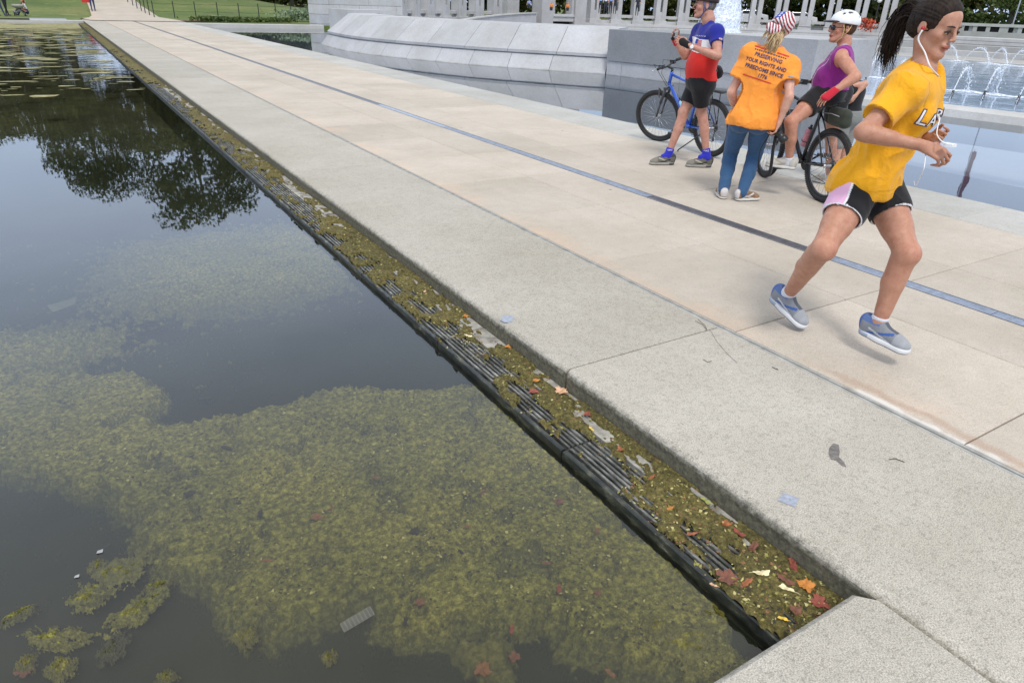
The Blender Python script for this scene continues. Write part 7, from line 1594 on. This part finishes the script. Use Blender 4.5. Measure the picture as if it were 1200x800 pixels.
def child():
    D = 8.15; pel = onD(996, 136, D); chest = onD(1000, 110, D); neck = onD(996, 94, D); head = onD(988, 80, D); bb = math.radians(70); f = A3(math.sin(bb-1.2), math.cos(bb-1.2), 0); F_ = frame_of(f); s = .66
    J = dict(pel=pel, chest=chest, neck=neck, SR=chest+(neck-chest)*.5+F_[0]*.115, SL=chest+(neck-chest)*.5-F_[0]*.115)
    J['EL'] = onD(1014, 98, D-.05); J['WL'] = onD(1003, 112, D-.12); J['ER'] = J['SR']+A3(0, 0, -.18)+F_[0]*.05; J['WR'] = J['ER']+A3(0, 0, -.13)+f*.08
    for q, k in ((1, 'R'), (-1, 'L')): J['h'+k] = pel+F_[0]*q*.06; g = J['h'+k]; J['A'+k] = A3(g[0], g[1], .07); J['K'+k] = (g+J['A'+k])/2+f*.01
    t = thing('person', 'child in a dark vest mostly hidden behind the woman in purple, one elbow sticking out', 'person', (float(pel[0]), float(pel[1]), 0.)); fd = body_field(list(J.values()), .008, .16)
    torso_prims(fd, pel, chest, neck, J['SR'], J['SL'], F_, F_, s, 0, False)
    for k in 'RL': arm_prims(fd, J['S'+k], J['E'+k], J['W'+k], .7); leg_prims(fd, J['h'+k], J['K'+k], J['A'+k], .68, back=-f); fd.cap(J['A'+k]-A3(0, 0, .03), J['A'+k]+f*.12-A3(0, 0, .04), .033, .028, .02)
    hand_prims(fd, J['WL'], J['WL']-J['EL'], f, A3(0, 0, 1), [(.5, .5, .5)]*4, .75); P = head_prims(fd, head, F_, .86, .8, False, neck, .04); field_obj('body', fd, M['skin'], t, lambda V, n: np.tile(np.array([.55, .31, .22]), (len(V), 1)))
    fd = body_field([pel, chest, neck, J['SR'], J['SL']], .008, .16); torso_prims(fd, pel, chest, neck-A3(0, 0, .03), J['SR'], J['SL'], F_, F_, s, .016, False); fd.plane(pel+A3(0, 0, .03), (0, 0, -1)); field_obj('vest', fd, M['black_cloth'], t)
    fd = body_field([pel, J['KR'], J['KL']], .008, .16); torso_prims(fd, pel, pel+A3(0, 0, .05), pel+A3(0, 0, .1), pel, pel, F_, F_, s, .02, False, shoulders=False)
    for k in 'RL': d = J['K'+k]-J['h'+k]; fd.cap(J['h'+k], J['h'+k]+d*.9, .07, .062, .02)
    fd.plane(pel+A3(0, 0, .06), (0, 0, 1)); field_obj('shorts', fd, M['grey_cloth'], t)
    fd = Field(head-.16, head+.16, .007); fd.ell(P(0, -.02, .04), F_, (.080*.86, .1*.86, .09*.86), .01); fd.ell(P(0, .09, -.02), F_, (.08, .07, .08), .01, 'sub'); field_obj('hair', fd, M['hair_brown'], t)
M['grey_cloth'] = cloth_mat('grey_cotton', (.22, .23, .22), .9)
man(); flagger(); rider(); child()
# ================================================================== FALLEN LEAVES, LITTER, STAINS
def leaf_mat(n, c, r=.6): M[n] = basic(n, c, r, var=.35, scale=70, bs=.5, bd=.002)
for n, c in dict(leaf_orange=(.50, .20, .04), leaf_red=(.24, .06, .04), leaf_brown=(.16, .06, .035), leaf_black=(.018, .016, .015), leaf_cream=(.68, .60, .36), leaf_tan=(.60, .36, .22), leaf_yellow=(.70, .48, .07), leaf_sunk=(.20, .085, .035), leaf_green=(.30, .32, .10), leaf_rust=(.30, .10, .035)).items(): leaf_mat(n, c)
def leaf(px, py, size, colr, label, z=-.100, shape=0, rot=None, group=None, curl=.25, name='fallen_leaf', cat='leaf'):
    r = random.Random(int(px*13+py*7)); c = G(px, py, z); k = (c-Vector((0, 0, CAM_H))).length/800/.92; L_ = size*k; rot = r.uniform(0, 6.28) if rot is None else rot; n = 26; V = [(0, 0, 0)]
    for i in range(n):
        a = 2*PI*i/n
        if shape == 0: q = (abs(math.cos(a))**1.6*.62+.34)*(1+.12*math.sin(7*a)); x, y = q*math.cos(a), q*math.sin(a)*.78
        else: q = (.62+.30*abs(math.cos(2.5*a+.3*math.sin(a)))**1.3)*(1+.16*math.sin(11*a+px)+.12*math.sin(3*a+py)); x, y = q*math.cos(a), q*math.sin(a)
        V.append((x*L_*.5, y*L_*.5, 0))
    cu = curl*r.uniform(.5, 1.3); ax = r.uniform(0, 3.14)
    W = []
    for x, y, _ in V:
        u = x*math.cos(ax)+y*math.sin(ax); v = -x*math.sin(ax)+y*math.cos(ax); zz = cu*(u*u/(L_*.5))*1.0-cu*.5*abs(v)*.5+r.uniform(-1, 1)*.03*L_; X = x*math.cos(rot)-y*math.sin(rot); Y = x*math.sin(rot)+y*math.cos(rot); W.append((c.x+X, c.y+Y, c.z+.004+zz))
    t = thing(name, label, cat, tuple(c), group); b = MB(); b.add(W, [(0, i+1, (i+1) % n+1) for i in range(n)]); b.build('leaf_blade', M[colr], t)
    b = MB(); tip = Vector(W[1]); tail = Vector(W[1+n//2]); d = (tail-tip).normalized(); b.tube([tip*.9+Vector(W[0])*.1, Vector(W[0])+Vector((0, 0, .0008)), tail, tail+d*L_*.25], [.0006, .001, .001, .0008], 4); b.build('leaf_stem', M[colr], t)
gl, pl = 'fallen leaves lying in the gutter', 'sunken leaves caught in the algae mat'
for a in [(658, 459, 17, 'leaf_tan', 'pinkish tan curled leaf against the kerb, alone in the middle of the gutter', 1), (892, 672, 17, 'leaf_cream', 'pale grey-green pear-shaped leaf on the moss near the stone corner', 0),
          (922, 690, 15, 'leaf_cream', 'cream yellow oval leaf between the pale leaf and the orange leaf', 0), (944, 686, 19, 'leaf_orange', 'bright orange pointed leaf nearest the kerb by the stone corner', 1), (929, 661, 18, 'leaf_red', 'rusty red leaf above the orange leaf at the kerb foot', 0),
          (852, 677, 24, 'leaf_brown', 'largest brown-purple leaf hanging over the gutter edge', 1), (875, 683, 15, 'leaf_rust', 'rust leaf right of the largest brown leaf', 0), (917, 725, 10, 'leaf_yellow', 'small bright yellow leaf near the pool coping', 0),
          (960, 706, 20, 'leaf_red', 'dull red leaf touching the coping edge', 1), (882, 642, 17, 'leaf_brown', 'dark brown folded leaf above the pale leaf', 0), (866, 625, 14, 'leaf_red', 'wine-red leaf upstream of the dark brown folded leaf', 0),
          (850, 614, 11, 'leaf_rust', 'small red leaf near the kerb, third leaf cluster from the corner', 1), (836, 686, 8, 'leaf_tan', 'small pinkish leaf over the water at the gutter edge', 0), (827, 587, 14, 'leaf_green', 'olive green leaf lying beside the kerb foot', 0),
          (920, 680, 18, 'leaf_brown', 'dark brown leaf under the orange and cream leaves', 0), (810, 626, 11, 'leaf_rust', 'small rust leaf on the grating bars near the edge', 0), (932, 716, 13, 'leaf_brown', 'small dark leaf beside the yellow leaf near the coping', 1),
          (545, 371, 8, 'leaf_orange', 'tiny orange leaf on the moss upstream of the kerb paint spot', 1), (595, 407, 8, 'leaf_orange', 'tiny orange leaf at the kerb foot just below the blue kerb spot', 1), (628, 446, 9, 'leaf_orange', 'tiny orange leaf left of the pinkish tan curled leaf', 1),
          (549, 394, 10, 'leaf_cream', 'small cream leaf on the grating above the dark water', 0), (625, 459, 12, 'leaf_red', 'dark red shredded leaf on the moss left of the tan leaf', 1), (688, 486, 10, 'leaf_red', 'dark red leaf right below the tan leaf', 1),
          (693, 503, 8, 'leaf_yellow', 'small yellow leaf on the grating below the tan leaf', 0), (727, 527, 9, 'leaf_rust', 'rust leaf at the kerb foot halfway to the corner', 1), (763, 560, 10, 'leaf_rust', 'orange-brown leaf beside the kerb, below the halfway point', 0),
          (785, 596, 9, 'leaf_orange', 'small orange leaf on the bars upstream of the green leaf', 0), (498, 342, 7, 'leaf_tan', 'tan leaf on pale ledge tile far up the gutter', 0), (470, 303, 6, 'leaf_orange', 'orange fleck of leaf farthest up the gutter', 1)]:
    leaf(a[0], a[1], a[2], a[3], a[4], -.102, a[5], group=gl)
for a in [(222, 579, 15, 'leaf_black', 'black leaf on the left half of the algae mat', 1), (305, 603, 14, 'leaf_black', 'black angular leaf above the red leaf in the algae mat', 0), (265, 525, 15, 'leaf_black', 'black elongated leaf near the upper left of the mat', 0),
          (372, 606, 17, 'leaf_rust', 'rust red leaf in the centre of the mat', 1), (388, 596, 8, 'leaf_red', 'small red leaf right of the rust red one in the mat', 0), (486, 623, 17, 'leaf_black', 'round black leaf in the middle of the mat', 1),
          (547, 618, 9, 'leaf_red', 'small dark red leaf right of the round black leaf', 0), (567, 577, 12, 'leaf_brown', 'orange-brown blurred leaf in the upper right of the mat', 0), (655, 588, 15, 'leaf_brown', 'brown leaf in the mat nearest the gutter edge', 1),
          (700, 622, 11, 'leaf_rust', 'orange-red leaf in the mat closest to the grating', 0), (313, 657, 13, 'leaf_rust', 'red leaf in the lower left of the mat', 0), (492, 706, 15, 'leaf_brown', 'dark brown leaf near the bottom edge of the mat', 1),
          (475, 729, 14, 'leaf_black', 'black leaf on the bottom fringe of the mat', 0), (540, 647, 11, 'leaf_black', 'short black leaf below the small dark red one', 0), (600, 738, 14, 'leaf_red', 'dark red leaf on the lower fringe of the mat', 0),
          (566, 785, 24, 'leaf_rust', 'largest rusty red leaf clump at the bottom edge of the picture', 1), (603, 770, 17, 'leaf_brown', 'brown leaf just above right of the largest rusty clump', 1), (715, 789, 15, 'leaf_rust', 'orange leaf near the coping at the bottom edge', 0),
          (30, 785, 22, 'leaf_brown', 'dark red round leaf in the lower left corner of the pool', 1), (240, 467, 14, 'leaf_black', 'dark leaf floating in open water above the mat', 0), (640, 660, 12, 'leaf_brown', 'small brown leaf near the right side of the mat', 0),
          (655, 690, 14, 'leaf_red', 'faded red leaf low on the right side of the mat', 0), (440, 560, 9, 'leaf_red', 'tiny red leaf upper middle of the mat', 0), (125, 640, 9, 'leaf_black', 'tiny dark leaf in clear water left of the mat', 0),
          (280, 590, 8, 'leaf_black', 'tiny black fleck of leaf left of the black angular leaf', 0), (700, 695, 11, 'leaf_brown', 'brown leaf near the lower right lobe of the mat', 1), (345, 585, 9, 'leaf_brown', 'thin brown leaf above the rust red centre leaf', 0)]:
    leaf(a[0], a[1], a[2]*.82, {'leaf_rust': 'leaf_sunk'}.get(a[3], a[3]), a[4], -.178, a[5], group=pl, curl=.1)
# plastic mesh scrap, paper bits, sunken pale sheet
t = thing('plastic_scrap', 'torn piece of white plastic mesh floating in the dark water below the mat', 'litter', tuple(G(419, 725, -.165))); c = G(419, 725, -.165); ux = (G(437, 714, -.165)-G(402, 734, -.165)); uy = (G(421, 729, -.165)-G(416, 720, -.165)); b = MB()
for i in range(7): b.tube([c+uy*(i/6-.5)-ux*.5, c+uy*(i/6-.5)+ux*.5+Vector((0, 0, .003))], .0013, 4)
for i in range(9): b.tube([c-uy*.5+ux*(i/8-.5), c+uy*.5+ux*(i/8-.5)], .0013, 4)
b.build('mesh_strands', M['print_grey'], t); pass
for x, y, s, l in ((117, 646, 4, 'small white paper square floating left of the mat'), (90, 675, 3, 'tiny white paper crumb floating in the lower left water')):
    g = G(x, y, WZ+.003); k = s*.0028; b = MB(); b.add([(g.x-k, g.y-k*.4, g.z), (g.x+k*.7, g.y-k*.8, g.z), (g.x+k, g.y+k*.5, g.z+.003), (g.x-k*.6, g.y+k*.8, g.z)], [(0, 1, 2, 3)]); tag(b.build('paper_scrap', M['print_grey']), l, 'litter')
b = MB(); P4 = [G(x, y, -.24) for x, y in ((55, 358), (90, 348), (88, 356), (62, 366))]; b.add([tuple(p) for p in P4], [(0, 1, 2, 3)]); tag(b.build('paper_sheet', basic('soaked_paper', (.22, .25, .18), .8)), 'pale soaked sheet under water at the left of the pool', 'litter')
# paint marks and stains on the kerb, twigs and cracks
def patch(name, pts, mat, z=.0016, par=None): b = MB(); b.add([tuple(G(x, y, z)) for x, y in pts], [tuple(range(len(pts)))[::-1]]); return b.build(name, mat, par or kerb, base=(0, 0, 0))
M['paint_blue'] = basic('blue_grey_paint', (.30, .33, .40), .7, world=True, scale=60, var=.25); M['stain'] = basic('dark_stain', (.15, .14, .13), .8, world=True, scale=50, var=.4)
patch('paint_patch', [(911, 586), (918, 577), (936, 583), (932, 594)], M['paint_blue']); patch('paint_patch', [(586, 375), (589, 370), (598, 369), (603, 372), (600, 377), (592, 378)], M['paint_blue'])
patch('stain', [(972, 524), (977, 519), (983, 521), (984, 530), (983, 535), (989, 541), (992, 547), (986, 545), (980, 539), (974, 538), (971, 531)], M['stain'])
for i, (pts, w_) in enumerate([([(832, 386), (840, 400), (852, 414), (863, 424)], .0007), ([(815, 376), (823, 380), (829, 387), (826, 381), (818, 374)], .0011), ([(824, 421), (829, 424), (834, 423)], .0013), ([(1042, 538), (1049, 537), (1060, 541)], .0015), ([(905, 430), (912, 433)], .002)]):
    b = MB(); b.tube([tuple(G(x, y, .003)) for x, y in pts], w_, 5); tag(b.build('twig', M['bark'], smooth=True), ['long thin twig on the kerb pointing away from the slab joint', 'bent twig tangle at the kerb joint', 'short curled bark shred on the kerb', 'thin twig on the near kerb below the runner', 'tiny straw on the kerb'][i], 'twig')
# ================================================================== DISTANT FIGURES
def mini(px, py, zg, h, shirt, pant, label, pose='stand', face=0, skin=(.5, .27, .18), D=None, hair=(.05, .03, .02)):
    g = np.array(G(px, py, zg)) if D is None else None
    if D is not None: q = onD(px, py, D); g = A3(q[0], q[1], q[2]) if zg is None else A3(q[0], q[1], zg)
    if zg == 0 and D is None: g = np.array(GL(px, py))
    f = A3(math.sin(face), math.cos(face), 0); r = np.cross(f, A3(0, 0, 1)); F_ = np.array([r, f, A3(0, 0, 1)]); s = h/1.72; vx = .03 if h > .8 else .02
    if pose == 'stand': hip = g+A3(0, 0, .90*s); K = [g+r*q*.10*s+f*(.06*q)+A3(0, 0, .48*s) for q in (1, -1)]; A_ = [g+r*q*.10*s+f*(.16*q)+A3(0, 0, .07*s) for q in (1, -1)]
    else: hip = g+A3(0, 0, .22*s); K = [g+r*q*.14*s+f*.40*s+A3(0, 0, .38*s) for q in (1, -1)]; A_ = [g+r*q*.12*s+f*.55*s+A3(0, 0, .07*s) for q in (1, -1)]
    lean = f*.08*s if pose != 'bend' else f*.45*s
    ch = hip+A3(0, 0, .36*s)+lean; nk = ch+A3(0, 0, .20*s)+lean*.4; hd_ = nk+A3(0, 0, .15*s)+lean*.2; fd = body_field([g, hd_, hip, ch]+K+A_, vx*.75, .35*s)
    fd.ell(hip, F_, (.16*s, .12*s, .13*s), .04); fd.cap(hip, ch, .13*s, .14*s, .04, f, .75); fd.cap(ch+r*.17*s+A3(0, 0, .12*s), ch-r*.17*s+A3(0, 0, .12*s), .06*s, .06*s, .04); fd.cap(ch, nk, .09*s, .05*s, .03); fd.ell(hd_, F_, (.08*s, .1*s, .12*s), .02)
    for i, q in ((0, 1), (1, -1)):
        fd.cap(hip+r*q*.09*s, K[i], .085*s, .06*s, .03); fd.cap(K[i], A_[i], .058*s, .04*s, .02); fd.cap(A_[i]-A3(0, 0, .03*s), A_[i]+f*.16*s-A3(0, 0, .03*s), .04*s, .035*s, .02)
        sh_ = ch+r*q*.19*s+A3(0, 0, .12*s); el = sh_+r*q*.05*s-A3(0, 0, .27*s)+f*.03; wr = el+f*.18*s+A3(0, 0, .02 if i else -.12)*s; fd.cap(sh_, el, .05*s, .042*s, .02); fd.cap(el, wr, .04*s, .03*s, .02); fd.ell(wr+f*.05*s, F_, (.03*s, .06*s, .04*s), .02)
    t = thing('person', label, 'person', tuple(g))
    V, F = fd.mesh(); V = smooth_verts(V, F, 2); z = V[:, 2]-g[2]; zs, zp = (ch-g)[2]-.10*s, None
    o = np_mesh('body', V, F, M['cloth_vc'], t); c = np.tile(np.array(skin, float), (len(V), 1)); up = (V-ch)@F_[2]; lat = np.abs((V-ch)@r)
    c[(up < -.14*s)] = pant; c[(up >= -.14*s) & (V[:, 2] < nk[2]-.01)] = shirt; arm_ = (lat > .2*s) & (up < -.03*s) & (up > -.32*s); c[arm_] = skin; hr = (np.linalg.norm(V-hd_-A3(0, 0, .03*s)+f*.03*s, axis=1) < .115*s) & ((V-hd_)@f < .045*s); c[hr] = hair
    ft = V[:, 2] < g[2]+.06*s; c[ft] = (.1, .1, .1); cc = np.ones((len(V), 4), np.float32); cc[:, :3] = c; o.data.color_attributes.new('Col', 'FLOAT_COLOR', 'POINT').data.foreach_set('color', cc.ravel()); return t
W_, K_, B_ = (.7, .7, .7), (.03, .03, .035), (.04, .05, .12)
PZ = -1.6
mini(1132, 55.5, PZ+.2, 1.7, (.65, .65, .25), (.45, .42, .36), 'person in a pale yellow top standing before the window wall', 'stand', 2.0)
mini(1143, 56, PZ+.2, 1.75, K_, K_, 'person in black standing before the window wall, leftmost of the touching pair', 'stand', 4.0); mini(1146.5, 55.5, PZ+.2, 1.72, (.1, .1, .12), B_, 'person in dark clothes close behind the one in black by the window wall', 'stand', 5.0)
for (x, y, D, c, l) in [(674, 15, 66, (.70, .22, .03), 'person in orange sitting on the pavilion balcony, between its piers'), (655, 14.5, 67, (.72, .24, .03), 'person in orange sitting left inside the pavilion'), (629, 11, 64, (.25, .3, .5), 'person in blue by the left pavilion pier')]:
    mini(x-9, y-1, None, 1.25, c, K_, l, 'sit', 3.8, D=D)
for (x, y, c, l) in [(648, 28, W_, 'person in white whose head shows over the sloping wall, under the pavilion'), (678, 30, (.6, .03, .04), 'person in red behind the sloping wall, just right of the pavilion'), (690, 31, K_, 'dark-clothed person behind the sloping wall next to the one in red'), (727, 33, (.75, .7, .72), 'person in pale pink behind the grey block wall'),
                     (753, 35, (.02, .35, .18), 'person in bright green behind the grey block wall'), (762, 35.5, (.12, .05, .05), 'person in dark maroon right of the one in bright green'), (952, 44, W_, 'seated figure in white left of the white helmet')]:
    mini(x, y, PZ+.05, 1.7, c, B_, l, 'stand', x*.37, D=44 if x < 900 else 52)
for (x, y, c, l) in [(703, 12, (.3, .5, .7), 'person in light blue leaning on the rail, second gap right of the pavilion'), (709, 12.5, W_, 'person in white leaning on the rail in the second gap'), (715, 12.5, (.25, .35, .6), 'person in mid blue right of the white one at the rail'), (720, 13, K_, 'person in black rightmost of the four at the rail'), (746, 15, K_, 'small dark figure before the third pillar right of the pavilion')]:
    q = onD(x, y, 66); mini(x, y+4, None, 1.5, c, K_, l, 'stand', 3.9, D=66)
# upper left: group on the lawn, and a walker on the path
mini(2, 19, 0, 1.7, B_, B_, 'person in dark blue trousers standing at the far left corner of the lawn', 'stand', 1.2); mini(9, 18.5, 0, 1.7, K_, K_, 'person in black standing beside the stroller on the lawn', 'stand', 2.2)
mini(19, 18.5, .0, 1.5, K_, (.3, .3, .28), 'person in black bending over at the pool end on the lawn', 'bend', 1.6); mini(33, 18.5, 0, 1.62, (.75, .75, .76), B_, 'person in a white top sitting at the grass edge', 'sit', 4.6, hair=(.35, .12, .05))
mini(110, 14, 0, 1.72, (.5, .03, .04), B_, 'person walking on the far path in dark trousers and white shoes', 'stand', 3.2)
bag_ = thing('shopping_bag', 'red bag carried by the walker on the far path', 'bag', tuple(G(105, 10, .0))); q = GL(106, 13); b = MB(); b.slab(q.x-.45, q.y-.12, q.x+.1, q.y+.12, q.z+.55, q.z+1.05, .02); b.tube([(q.x-.3, q.y, q.z+1.05), (q.x-.17, q.y, q.z+1.3), (q.x-.05, q.y, q.z+1.05)], .012, 5); b.build('bag_body', M['print_red'], bag_)
strl = thing('stroller', 'dark stroller with a pale seat on the lawn edge at the far left', 'stroller', tuple(G(23, 19, 0))); q = np.array(G(24, 19, 0))
b = MB(); b.lathe(tuple(q+A3(0, 0, .55)), (0, 0, 1), [(-.12, .1), (0, .34), (.12, .38), (.14, .3)], 14); b.build('seat', basic('pale_fabric', (.35, .34, .30), .9), strl, smooth=True)
for dx, dy in ((-.3, -.25), (.3, -.25), (-.3, .25), (.3, .25)): b = MB(); b.torus((q[0]+dx, q[1]+dy, .14), (1, 0, 0), .11, .025, 16, 6); b.build('wheel', M['black_rubber'], strl, smooth=True)
b = MB(); b.tube([tuple(q+A3(-.3, .25, .14)), tuple(q+A3(0, 0, .5)), tuple(q+A3(.45, -.2, 1.0))], .02, 6); b.tube([tuple(q+A3(.3, -.25, .14)), tuple(q+A3(0, 0, .5)), tuple(q+A3(-.3, -.25, .14))], .018, 6); b.build('stroller_frame', M['black_metal'], strl, smooth=True)
